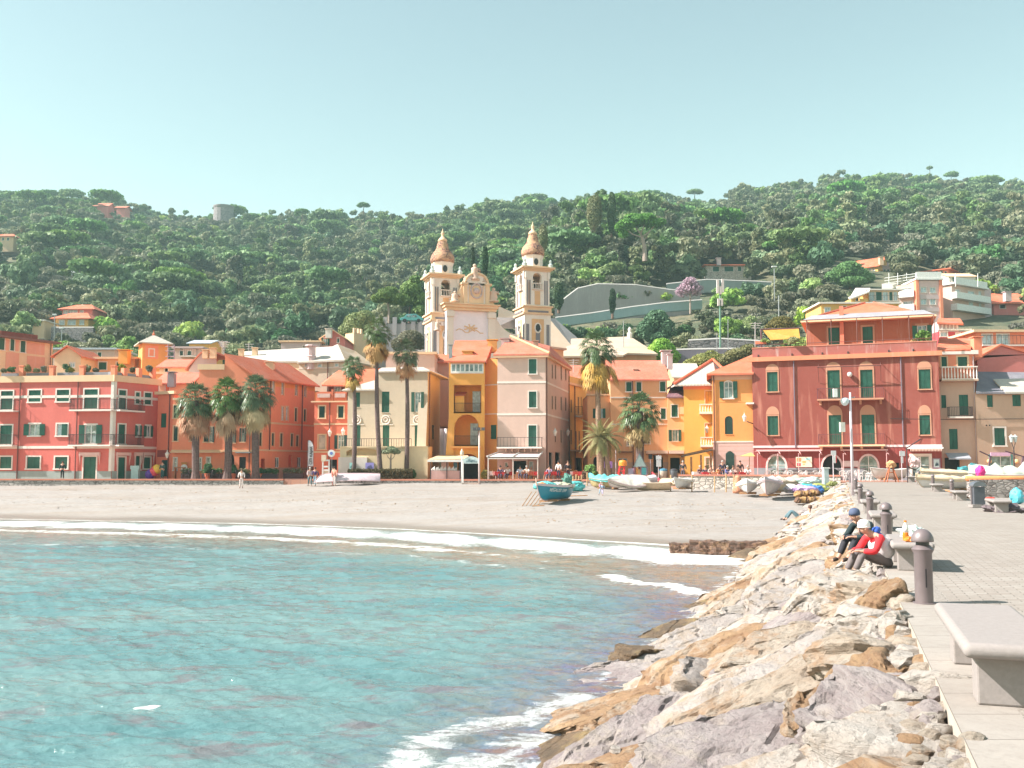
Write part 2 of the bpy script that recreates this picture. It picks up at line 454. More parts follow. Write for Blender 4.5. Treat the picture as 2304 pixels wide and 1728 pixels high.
line=[(-420,0),(0,0),(385,0),(640,0),(775,0),(1120,0),(1230,0),(1330,0),(1500,0),(1512,0),(1525,0),(1700,0),(1850,0),(1893,0)]
LP=[((a-CX)/F*wall_y(a),wall_y(a))for a,_ in line]
LP+=[(edge_x(79.5)+6.5,79.0),(60,76.5),(110,72)]
mb=MB()
n=len(LP)
top=[(x,y,2.45)for x,y in LP]+[(130,150,2.45),(-130,150,2.45)]
mb.poly(top)
for i in range(n-1):
 (x0,y0),(x1,y1)=LP[i],LP[i+1]
 mb.quad((x0,y0,-.5),(x1,y1,-.5),(x1,y1,2.45),(x0,y0,2.45))
t=NT('promenade_paving')
br=t.node('ShaderNodeTexBrick');br.inputs['Scale'].default_value=1.6;br.inputs['Color1'].default_value=(.42,.19,.13,1);br.inputs['Color2'].default_value=(.34,.15,.11,1);br.inputs['Mortar'].default_value=(.25,.14,.11,1);br.inputs['Mortar Size'].default_value=.01
t.l.new(t.tc.outputs['Object'],br.inputs['Vector'])
t.col(t.mix(t.ramp(t.noise(.6),[(.4,0.),(.7,.6)]),br.outputs['Color'],(.5,.3,.22)));t.rough(.9)
o=mb.build('promenade',t.m);tag(o,kind='structure')
def seawall(name,a0,a1,ztop,zcop,mat,copmat,label,steps=1,thick=.35):
 n=14;pts=[]
 for i in range(n+1):
  a=lerp(a0,a1,i/n);y=wall_y(a);pts.append(((a-CX)/F*y,y))
 root=empty(name,(pts[n//2][0],pts[n//2][1],2),label,'wall')
 mb=MB();mc=MB()
 for(x0,y0),(x1,y1)in zip(pts[:-1],pts[1:]):
  u=Vector((x1-x0,y1-y0,0));nn=Vector((u.y,-u.x,0)).normalized()
  mb.box(Vector((x0,y0,.2))+nn*.06,u,-nn*(thick+.06),(0,0,ztop-.2))
  mc.box(Vector((x0,y0,ztop+.003))+nn*.12,u,-nn*(thick+.2),(0,0,zcop))
 mb.build('wall_face',mat,root);mc.build('coping',copmat,root)
 return root
seawall('sea_wall',-420,640,2.38,.14,STONEW,ROSE,'low grey-blue stone sea wall with rose coping left of the slipway gap')
seawall('sea_wall',700,1505,2.38,.14,STONEW,ROSE,'low stone sea wall with rose coping running below the cafes at the centre')
seawall('sea_wall',1525,1888,2.86,.13,STONEP,ROSE,'taller pale sea wall with orange coping behind the beached boats',thick=.4)
def pier():
 ys=np.linspace(-6,82.5,178);W=5.75
 offs=[0,.46,.60,1.2,2.4,3.6,4.8,W]
 V=[];
 for y in ys:
  for o_ in offs:V.append((edge_x(y)+o_,y,deck_z(y)))
 me=npmesh('pier',np.array(V),gridfaces(np.arange(len(V)).reshape(len(ys),len(offs))),None)
 t=NT('pier_paving')
 rot=(0,0,0)
 sep=t.node('ShaderNodeSeparateXYZ');t.l.new(t.tc.outputs['Object'],sep.inputs[0])
 off=t.math('SUBTRACT',sep.outputs[0],t.math('ADD',t.math('MULTIPLY',sep.outputs[1],.325),.73))
 cv=t.node('ShaderNodeCombineXYZ');t.l.new(off,cv.inputs[0]);t.l.new(sep.outputs[1],cv.inputs[1])
 br=t.node('ShaderNodeTexBrick');br.inputs['Scale'].default_value=1.
 br.inputs['Brick Width'].default_value=.30;br.inputs['Row Height'].default_value=.125;br.inputs['Mortar Size'].default_value=.010;br.inputs['Mortar Smooth'].default_value=.5
 br.inputs['Color1'].default_value=(*PAV_A,1);br.inputs['Color2'].default_value=(*PAV_B,1);br.inputs['Mortar'].default_value=(*sc3(PAV_B,.62),1)
 nz=t.noise(3.,None,5,.7)
 dv=t.node('ShaderNodeVectorMath',operation='ADD');cx=t.node('ShaderNodeCombineXYZ')
 t.l.new(t.math('MULTIPLY',t.math('SUBTRACT',nz,.5),.12),cx.inputs[1]);t.l.new(cv.outputs[0],dv.inputs[0]);t.l.new(cx.outputs[0],dv.inputs[1])
 t.l.new(dv.outputs[0],br.inputs['Vector'])
 b2=t.node('ShaderNodeTexBrick');b2.offset=0;b2.inputs['Scale'].default_value=1.
 b2.inputs['Brick Width'].default_value=.6;b2.inputs['Row Height'].default_value=.62;b2.inputs['Mortar Size'].default_value=.006
 b2.inputs['Color1'].default_value=(*sc3(PAV_A,.96),1);b2.inputs['Color2'].default_value=(*sc3(PAV_A,1.04),1);b2.inputs['Mortar'].default_value=(*sc3(PAV_B,.55),1)
 t.l.new(cv.outputs[0],b2.inputs['Vector'])
 gr=t.mix(t.ramp(t.noise(26.,None,3,.7),[(.35,0.),(.6,1.)]),sc3(PAV_B,.6),sc3(PAV_A,1.05))
 s1=t.math('LESS_THAN',off,.455);s2=t.math('LESS_THAN',off,.62)
 c=t.mix(s2,br.outputs['Color'],gr);c=t.mix(s1,c,b2.outputs['Color'])
 big=t.noise(.5,None,6,.75)
 c=t.mix(t.ramp(big,[(.42,0.),(.7,.6)]),c,sc3(PAV_B,.82))
 c=t.mix(t.ramp(t.noise(9.,None,6,.8),[(.3,.4),(.5,0.)]),c,sc3(PAV_B,.65))
 t.col(c);t.rough(.9)
 hb=t.mix(s1,br.outputs['Fac'],b2.outputs['Fac'])
 h=t.math('SUBTRACT',t.math('MULTIPLY',nz,.8),hb)
 t.bump(h,.55,.02)
 me.materials.append(t.m)
 o=link('pier',me);tag(o,kind='structure')
 mb=MB()
 for y0,y1 in zip(ys[:-1:6],ys[6::6]):
  mb.quad((edge_x(y0),y0,-.8),(edge_x(y1),y1,-.8),(edge_x(y1),y1,deck_z(y1)-.002),(edge_x(y0),y0,deck_z(y0)-.002))
  mb.quad((edge_x(y1)+W,y1,-.8),(edge_x(y0)+W,y0,-.8),(edge_x(y0)+W,y0,deck_z(y0)-.002),(edge_x(y1)+W,y1,deck_z(y1)-.002))
 o=mb.build('pier_side',plaster('pier_concrete',(.40,.35,.30)));tag(o,kind='structure')
pier()
TY=[100,115,135,160,190,225,260,320,400,480,560,640,720,900]
TA={-600:[1080,1072,990,905,830,775,735,672,600,540,492,477,520,620],0:[1080,1072,990,905,830,775,735,672,600,540,490,474,520,620],100:[1080,1072,990,905,830,775,735,672,600,540,488,470,515,620],200:[1080,1072,992,912,842,787,745,682,610,550,498,478,520,620],310:[1080,1072,1000,920,850,795,755,695,620,560,512,494,530,630],600:[1080,1072,1000,930,870,820,775,710,640,575,524,503,540,640],900:[1080,1072,1000,920,850,790,745,690,620,560,512,493,530,630],1150:[1080,1072,1000,920,840,770,715,650,595,545,500,479,520,620],1250:[1080,1072,990,890,800,700,630,585,565,530,497,478,520,620],1340:[1080,1072,985,880,785,690,600,560,548,522,495,475,515,610],1500:[1080,1072,980,860,770,690,600,558,545,518,488,466,505,600],1600:[1080,1072,975,855,765,685,610,568,545,512,482,460,505,600],1700:[1080,1072,970,850,760,680,620,575,535,495,462,440,480,590],1780:[1080,1072,960,840,750,672,615,570,525,480,445,425,470,570],1900:[1080,1072,950,830,740,665,610,560,512,468,428,408,450,540],2050:[1080,1072,950,820,730,660,610,560,512,468,434,416,450,540],2300:[1080,1072,940,810,730,665,615,565,520,475,440,422,455,545],3000:[1080,1072,940,810,730,665,615,565,520,480,450,430,465,560],}
for a_ in TA:
 k_=interp(a_,[0,200,320,900,1150,1600,1720,3000],[9,12,24,26,19,20,34,36]);TA[a_]=TA[a_][:7]+[v+k_*c_ for v,c_ in zip(TA[a_][7:],(.15,.4,.7,1,1,1,1))]
_ta=sorted(TA);_tt=np.array([[EYE+ray(1152,TA[a][j])[1]*TY[j]for j in range(len(TY))]for a in _ta])
def terr(x,y):
 a=ang(x,y);a=min(max(a,_ta[0]),_ta[-1])
 i=max(0,min(len(_ta)-2,int(np.searchsorted(_ta,a)-1)))
 t=(a-_ta[i])/(_ta[i+1]-_ta[i]);t=t*t*(3-2*t)
 row=_tt[i]*(1-t)+_tt[i+1]*t
 z=float(np.interp(y,TY,row))
 k=min(max((y-150)/120,0),1)
 return z+k*(noise.noise(Vector((x*.02,y*.02,1)))*3.5+noise.noise(Vector((x*.06,y*.06,4)))*1.2)
nx,ny=230,150
av=np.linspace(-600,3000,nx);yv=np.concatenate([np.linspace(104,330,90),np.linspace(334,900,60)])
V=[((a-CX)/F*y,y,terr((a-CX)/F*y,y))for y in yv for a in av]
t=NT('hillside_scrub')
n1=t.noise(.05,None,6,.7);n2=t.noise(.4,None,6,.7)
c=t.mix(t.ramp(n1,[(.4,0.),(.65,1.)]),(.09,.10,.055),(.24,.19,.12))
c=t.mix(t.ramp(n2,[(.4,0.),(.65,1.)]),c,(.05,.075,.04))
t.col(c);t.rough(.95);t.bump(n2,.8,.6)
me=npmesh('hills',np.array(V),gridfaces(np.arange(nx*ny).reshape(ny,nx)),t.m)
me.polygons.foreach_set('use_smooth',[True]*len(me.polygons))
tag(link('hills',me),kind='structure')
mb=MB();mb.abox(-5000,5000,820,5500,-5,-1);mb.abox(-5000,-160,74,820,-5,1.0);mb.abox(190,5000,60,820,-5,1.0)
tag(mb.build('far_land',flat('far_land',(.09,.11,.07),.95)),kind='structure')
class Fr:
 """vertical wall plane: p0 left foot, p1 right foot as seen from outside"""
 def __init__(s,p0,p1):
  s.p0=Vector((p0[0],p0[1],0));s.p1=Vector((p1[0],p1[1],0))
  s.u=(s.p1-s.p0);s.L=s.u.length;s.u.normalize();s.n=Vector((s.u.y,-s.u.x,0));s.holes=[]
 def uv(s,px,py):
  a,b=ray(px,py);d=Vector((a,1,b))
  den=d.dot(s.n);t=s.p0.dot(s.n)/den
  P=d*t
  return(P-s.p0).dot(s.u),EYE+P.z
 def P(s,q,z,o=0):
  v=s.p0+s.u*q+s.n*o;return Vector((v.x,v.y,z))
 def box(s,mb,s0,s1,z0,z1,o0,o1):
  mb.box(s.P(s0,z0,o0),s.u*(s1-s0),s.n*(o1-o0),Vector((0,0,z1-z0)))
 def rect(s,x0,y0,x1,y1):
  ym=(y0+y1)/2;xm=(x0+x1)/2
  s0=s.uv(x0,ym)[0];s1=s.uv(x1,ym)[0];z1=s.uv(xm,y0)[1];z0=s.uv(xm,y1)[1]
  return s0,s1,z0,z1
def wall_mesh(mb,fr,s0,s1,z0,z1,holes,depth=.14):
 hs=[(max(s0+.001,h[0]),min(s1-.001,h[1]),max(z0,h[2]),min(z1-.001,h[3]),h[4])for h in holes if h[1]>s0 and h[0]<s1]
 S=sorted(set([s0,s1]+[h[0]for h in hs]+[h[1]for h in hs]));Z=sorted(set([z0,z1]+[h[2]for h in hs]+[h[3]for h in hs]))
 for i in range(len(S)-1):
  for j in range(len(Z)-1):
   cs,cz=(S[i]+S[i+1])/2,(Z[j]+Z[j+1])/2
   if any(h[0]<cs<h[1]and h[2]<cz<h[3]for h in hs):continue
   mb.quad(fr.P(S[i],Z[j]),fr.P(S[i+1],Z[j]),fr.P(S[i+1],Z[j+1]),fr.P(S[i],Z[j+1]))
 for(a,b,c,d,arch)in hs:
  D=depth if not isinstance(arch,tuple)else arch[1]
  mb.quad(fr.P(a,c),fr.P(a,d),fr.P(a,d,-D),fr.P(a,c,-D))
  mb.quad(fr.P(b,d),fr.P(b,c),fr.P(b,c,-D),fr.P(b,d,-D))
  mb.quad(fr.P(a,d),fr.P(b,d),fr.P(b,d,-D),fr.P(a,d,-D))
  mb.quad(fr.P(b,c),fr.P(a,c),fr.P(a,c,-D),fr.P(b,c,-D))
  ar=arch[0]if isinstance(arch,tuple)else arch
  if ar:
   r=(b-a)/2;h=min(ar,d-c);n=8;cs=(a+b)/2
   pts=[(cs-r*math.cos(math.pi*k/n),d-h+h*math.sin(math.pi*k/n))for k in range(n+1)]
   for k in range(n//2):
    mb.add([fr.P(a,d),fr.P(*pts[k]),fr.P(*pts[k+1])],[(0,1,2)])
    mb.add([fr.P(b,d),fr.P(*pts[n-k-1]),fr.P(*pts[n-k])],[(0,1,2)])
   for k in range(n):
    mb.quad(fr.P(*pts[k]),fr.P(*pts[k+1]),fr.P(*pts[k+1],-D),fr.P(*pts[k],-D))
def uv_roof(o):
 me=o.data;uvl=me.uv_layers.new(name='uv');Z=Vector((0,0,1))
 for p in me.polygons:
  n=p.normal;u=Z.cross(n)
  if u.length<.05:u=Vector((1,0,0))
  u.normalize();v=n.cross(u)
  for li in p.loop_indices:
   c=me.vertices[me.loops[li].vertex_index].co
   uvl.data[li].uv=(c.dot(u),c.dot(v))
 return o
def slabroof(mb,faces,th=.14):
 for f in faces:
  f=[Vector(p)for p in f];n=len(f)
  nn=(f[1]-f[0]).cross(f[2]-f[0])
  if nn.z<0:f=f[::-1]
  lo=[p-Vector((0,0,th))for p in f]
  mb.add(f+lo,[tuple(range(n)),tuple(range(2*n-1,n-1,-1))]+[(i,n+i,n+(i+1)%n,(i+1)%n)for i in range(n)])
class Bld:
 def __init__(s,name,label,wall,p0,p1,dep=8,p2=None,z0=1.6,z1=10,cat='house',group=None,org=None):
  s.p0,s.p1=Vector((p0[0],p0[1],0)),Vector((p1[0],p1[1],0))
  u=(s.p1-s.p0).normalized();back=Vector((-u.y,u.x,0))*dep
  if p2 is not None:back=Vector((p2[0],p2[1],0))-s.p1
  s.p2,s.p3=s.p1+back,s.p0+back
  s.z0,s.z1,s.wm=z0,z1,wall
  s.fr=[Fr(s.p0,s.p1),Fr(s.p1,s.p2),Fr(s.p2,s.p3),Fr(s.p3,s.p0)]
  c=(s.p0+s.p1)/2
  s.root=empty(name,(c.x,c.y,max(z0,2.45)),label,cat,group)
  s.extra=MB();s.defer=[]
 F=property(lambda s:s.fr[0])
 def part(s,name,mb,m,parent=None,smooth=False):return mb.build(name,m,parent or s.root,smooth)
 def win(s,x0,y0,x1,y1,kind='shut',trim=TRIM,sh=None,fr=None,arch=0,tw=.13,name=None,sill=True):
  fr=fr or s.F
  s0,s1,z0,z1=fr.rect(x0,y0,x1,y1)
  return s.winm(fr,s0,s1,z0,z1,kind,trim,sh or GREEN,arch,tw,name,sill)
 def winm(s,fr,s0,s1,z0,z1,kind='shut',trim=None,sh=None,arch=0,tw=.13,name=None,sill=True):
  sh=sh or GREEN
  fr.holes.append((s0,s1,z0,z1,arch))
  mb=MB();W=s1-s0
  nm=name or('door' if kind=='door' else 'window')
  if trim:
   if not arch:
    fr.box(mb,s0-tw,s0+.0,z0-(0 if kind=='door' else tw),z1+tw,-.02,.05);fr.box(mb,s1-.0,s1+tw,z0-(0 if kind=='door' else tw),z1+tw,-.02,.05)
    fr.box(mb,s0,s1,z1,z1+tw,-.02,.048)
   else:
    fr.box(mb,s0-tw,s0,z0,z1-arch,-.02,.05);fr.box(mb,s1,s1+tw,z0,z1-arch,-.02,.05)
    n=10;c=(s0+s1)/2;r=W/2
    for k in range(n):
     t0,t1=math.pi*k/n,math.pi*(k+1)/n
     q=[(c-r*math.cos(t0),z1-arch+arch*math.sin(t0)),(c-r*math.cos(t1),z1-arch+arch*math.sin(t1)),(c-(r+tw)*math.cos(t1),z1-arch+(arch+tw)*math.sin(t1)),(c-(r+tw)*math.cos(t0),z1-arch+(arch+tw)*math.sin(t0))]
     A=[fr.P(a,b,.05)for a,b in q];B=[fr.P(a,b,-.02)for a,b in q]
     mb.add(A+B,[(0,1,2,3),(4,7,6,5),(0,4,5,1),(2,6,7,3),(1,5,6,2),(0,3,7,4)])
   if kind!='door' and sill:fr.box(mb,s0-tw-.04,s1+tw+.04,z0-tw,z0-.0,-.02,.12)
  else:
   fr.box(mb,s0,s1,z0-.06,z0,-.1,.05)
  root=s.part(nm,mb,trim or s.wm)
  if kind=='shut' or kind=='door':
   q=MB();g=.02
   fr.box(q,s0+.01,(s0+s1)/2-g/2,z0+.01,z1-.01,-.12,-.06);fr.box(q,(s0+s1)/2+g/2,s1-.01,z0+.01,z1-.01,-.12,-.06)
   for(a,b)in((s0+.01,(s0+s1)/2-g/2),((s0+s1)/2+g/2,s1-.01)):
    for(c0,c1)in((a,a+.07),(b-.07,b)):fr.box(q,c0,c1,z0+.012,z1-.012,-.06,-.045)
    for zz in(z0+.02,(z0+z1)/2-.04,z1-.1):fr.box(q,a+.07,b-.07,zz,zz+.08,-.06,-.0455)
   s.part('shutter' if kind=='shut' else 'door_leaf',q,sh,root)
   d=MB();fr.box(d,s0,s1,z0,z1,-.2,-.14);s.part('backing',d,DARK,root)
  elif kind in('open','glass','curtain','half'):
   q=MB();fr.box(q,s0,s1,z0,z1,-.135,-.11);s.part('pane',q,CURT if kind in('curtain','half')else GLASS,root)
   q=MB();fw=.06
   fr.box(q,s0,s0+fw,z0,z1,-.11,-.06);fr.box(q,s1-fw,s1,z0,z1,-.11,-.06);fr.box(q,s0+fw,s1-fw,z1-fw,z1,-.11,-.062);fr.box(q,s0+fw,s1-fw,z0,z0+fw,-.11,-.062)
   if W>.5:fr.box(q,(s0+s1)/2-fw/2,(s0+s1)/2+fw/2,z0+fw,z1-fw,-.11,-.064)
   if z1-z0>1.2:fr.box(q,s0+fw,s1-fw,z0+(z1-z0)*.6,z0+(z1-z0)*.6+.04,-.11,-.066)
   s.part('sash',q,WHITE,root)
   if kind in('open','half'):
    lw=W/2*.95
    for(a,b)in((s0-lw-.02,s0-.02),(s1+.02,s1+lw+.02))if kind=='open' else((s1-W*.5,s1),):
     q=MB();fr.box(q,a,b,z0+.01,z1-.01,.055,.10);
     for zz in(z0+.03,(z0+z1)/2-.04,z1-.1):fr.box(q,a+.03,b-.03,zz,zz+.07,.10,.115)
     s.part('shutter',q,sh,root)
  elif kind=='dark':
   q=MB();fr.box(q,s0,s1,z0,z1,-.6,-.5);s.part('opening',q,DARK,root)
  return root
 def flush(s):
  for(fr,z0,z1,m,o,name)in s.defer:
   f2=Fr(fr.p0+fr.n*o,fr.p1+fr.n*o);mb=MB()
   wall_mesh(mb,f2,0,fr.L,z0,z1,[h for h in fr.holes if h[3]>z0 and h[2]<z1],o+.01)
   mb.quad(f2.P(0,z1),f2.P(fr.L,z1),f2.P(fr.L,z1,-o),f2.P(0,z1,-o));s.part(name,mb,m)
  s.defer=[]
 def band(s,fr,z0,z1,m,o=.05,s0=None,s1=None,name='string_course'):
  if z1-z0>.62 and s0 is None and name not in('cornice','parapet'):s.defer.append((fr,z0,z1,m,o,name));return
  mb=MB();fr.box(mb,(-o if s0 is None else s0),(fr.L+o if s1 is None else s1),z0,z1,-.02,o);return s.part(name,mb,m)
 def pipe(s,fr,q,z0,z1,m=None,r=.055):
  mb=MB();mb.tube([fr.P(q,z0,.1),fr.P(q,z1-.4,.1),fr.P(q,z1,.1)],r,6);return s.part('downpipe',mb,m or PIPE)
 def balcony(s,fr,s0,s1,z,dep=.9,h=1.0,style='iron',m=None,nbr=0,sm=None,gap=.13):
  mb=MB();fr.box(mb,s0,s1,z-.14,z,.0,dep);root=s.part('balcony',mb,sm or TRIM)
  q=MB();rm=m or IRON
  if style=='iron':
   for(a,b,c,d)in((s0+.03,s1-.03,dep-.05,dep-.02),):
    fr.box(q,a,b,z+h-.04,z+h,c-.01,d+.01);fr.box(q,a,b,z+.06,z+.09,c,d)
    n=int((b-a)/gap)
    for i in range(n+1):
     x=a+(b-a)*i/n;fr.box(q,x-.011,x+.011,z,z+h-.04,c+.003,d-.003)
   for x in(s0+.03,s1-.05):
    fr.box(q,x,x+.02,z+h-.04,z+h,.0,dep-.06);fr.box(q,x,x+.02,z+.06,z+.09,.0,dep-.06)
    for i in range(int(dep/gap)):
     o_=(i+.5)*gap;fr.box(q,x+.002,x+.018,z+.02,z+h-.04,o_,o_+.02)
  elif style=='balus':
   fr.box(q,s0+.02,s1-.02,z+h-.1,z+h,dep-.2,dep-.02);fr.box(q,s0+.02,s1-.02,z,z+.08,dep-.2,dep-.02)
   n=max(2,int((s1-s0)/.26))
   for i in range(n+1):
    x=lerp(s0+.1,s1-.1,i/n);q.lathe(fr.P(x,z+.08,dep-.11),[(.05,0),(.07,.2*h),(.04,.6*h),(.055,h-.18)],6)
  elif style=='solid':
   fr.box(q,s0+.01,s1-.01,z,z+h,dep-.12,dep-.005);fr.box(q,s0+.01,s0+.12,z,z+h,0,dep-.13);fr.box(q,s1-.12,s1-.01,z,z+h,0,dep-.13)
  s.part('railing',q,rm,root)
  for i in range(nbr):
   x=lerp(s0+.25,s1-.25,i/max(1,nbr-1));b=MB()
   fr.box(b,x-.1,x+.1,z-.5,z-.14,0,.22);fr.box(b,x-.1,x+.1,z-.3,z-.142,.22,dep*.75)
   s.part('bracket',b,sm or TRIM,root)
  return root
 def hip(s,ze,zr,m,axis=0,inset=0.,over=.4,name='roof',th=.14,inset2=None,extra=0):
  c=[s.p0,s.p1,s.p2,s.p3];cen=sum(c,Vector())/4
  u=(s.p1-s.p0).normalized();v=(s.p3-s.p0).normalized()
  c=[s.p0-u*over-v*over,s.p1+u*over-v*over,s.p2+u*over+v*over,s.p3-u*over+v*over]
  c=[Vector((p.x,p.y,ze))for p in c]
  i2=inset if inset2 is None else inset2
  if axis==0:A0,B0=(c[0]+c[3])/2,(c[1]+c[2])/2
  else:A0,B0=(c[0]+c[1])/2,(c[3]+c[2])/2
  A,B=A0.lerp(B0,inset),A0.lerp(B0,1-i2);A.z=B.z=zr
  pyr=(A-B).length<.05
  if axis==0:fs=[[c[0],c[1],B,A],[c[2],c[3],A,B]];ends=[[c[3],c[0],A],[c[1],c[2],B]]
  else:fs=[[c[1],c[2],B,A],[c[3],c[0],A,B]];ends=[[c[0],c[1],A],[c[2],c[3],B]]
  if pyr:fs=[[f[0],f[1],A]for f in fs]
  for e,ii in zip(ends,(inset,i2)):
   if ii>0:fs.append(e)
   else:
    k=over
    a,b,t=e
    mid=(a+b)/2;d=(cen-Vector((mid.x,mid.y,0)));d.z=0;d.normalize()
    span=(b-a).normalized()
    hgt=(zr-ze)
    q0=a+d*k+span*k;q1=b+d*k-span*k;q2=Vector((mid.x,mid.y,0))+d*k
    q0.z=q1.z=s.z1-.01;
    q2.z=zr-th
    s.extra.add([q0,q1,q2],[(0,1,2)])
  mb=MB();slabroof(mb,fs,th);r=s.part(name,mb,m);uv_roof(r)
  return r
 def ridge(s,pts,m=None,r=.13,root=None):
  mb=MB();mb.tube(pts,r,6);return s.part('ridge_tiles',mb,m or RTILE,root)
 def flatroof(s,m,z=None,par=0.,name='roof',o=.1,pm=None,copm=None):
  z=z if z is not None else s.z1
  mb=MB();c=[Vector((p.x,p.y,z))for p in(s.p0,s.p1,s.p2,s.p3)]
  slabroof(mb,[c],.1)
  return s.part(name,mb,m)
 def chimney(s,px,py0,py1,Y,m=None,w=.5,cap=True,parent=None):
  a=at(px,py0,Y);b=at(px,py1,Y)
  mb=MB();mb.abox(a.x-w/2,a.x+w/2,Y-w/2,Y+w/2,b.z-.6,a.z)
  if cap:mb.abox(a.x-w*.65,a.x+w*.65,Y-w*.65,Y+w*.65,a.z+.08,a.z+.16);mb.abox(a.x-w*.3,a.x+w*.3,Y-w*.3,Y+w*.3,a.z,a.z+.08)
  return s.part('chimney',mb,m or s.wm,parent)
 def obj(s,name,fn,m,parent=None,smooth=False):
  mb=MB();fn(mb);return s.part(name,mb,m,parent,smooth)
 def finish(s,depth=.14,zt=None):
  mb=s.extra
  s.flush()
  for f in s.fr:wall_mesh(mb,f,0,f.L,s.z0,s.z1,f.holes,depth)
  return s.part('wall',mb,s.wm)
def zat(fr,px,py):return fr.uv(px,py)[1]
def sat(fr,px,py=950):return fr.uv(px,py)[0]
CORAL=plaster('coral_plaster',(.64,.15,.125),amt=.12)
CORAL2=plaster('coral_plaster_orange',(.88,.28,.16),amt=.15)
CORAL3=plaster('coral_plaster_bright',(.82,.20,.12),amt=.12)
CREAM=plaster('cream_plaster',(.58,.47,.36),amt=.25)
PEACH=plaster('peach_plaster',(.66,.445,.375),amt=.2)
PEACH2=plaster('peach_orange_plaster',(.80,.42,.22),amt=.2)
OCHRE=plaster('orange_ochre_plaster',(.82,.34,.10),amt=.15)
OCHREB=plaster('deep_orange_plaster',(.85,.32,.07),amt=.1)
YELLO=plaster('yellow_plaster',(.80,.46,.14),amt=.2)
GOLD=plaster('gold_orange_plaster',(.82,.36,.08),amt=.12)
REDP=plaster('old_red_plaster',(.27,.062,.045),(.50,.22,.16),amt=.7)
REDP2=plaster('faded_pink_parapet',(.36,.11,.09),(.52,.42,.40),amt=.9)
REDG=plaster('dark_red_ground_floor',(.29,.05,.045),amt=.15)
TAN=plaster('tan_pink_plaster',(.58,.37,.28),amt=.2)
TAN2=plaster('tan_plaster',(.56,.37,.27),amt=.2)
LILAC=plaster('lilac_stucco',(.66,.42,.38),amt=.1)
DADO=plaster('grey_blue_dado',(.27,.27,.30),amt=.2)
GREYD=plaster('grey_green_dado',(.30,.36,.35),amt=.2)
PINKW=plaster('pink_plaster',(.70,.22,.20),amt=.15)
LILW=plaster('pale_lilac_plaster',(.60,.46,.46),amt=.15)
CHW=plaster('church_pale_stucco',(.82,.72,.66),amt=.25)
CHF=plaster('church_lilac_stucco',(.88,.80,.90),amt=.3)  # lilac tone of the shaded facade put into its stucco colour
CHO=plaster('church_ochre_panel',(.72,.42,.22),amt=.3)
CHG=plaster('church_grey_inlay',(.22,.20,.22),amt=.2)
CHP=plaster('church_peach',(.82,.56,.36),amt=.3)
A0,A1,A2=gp(-160,97.6),gp(250,95),gp(353,100)
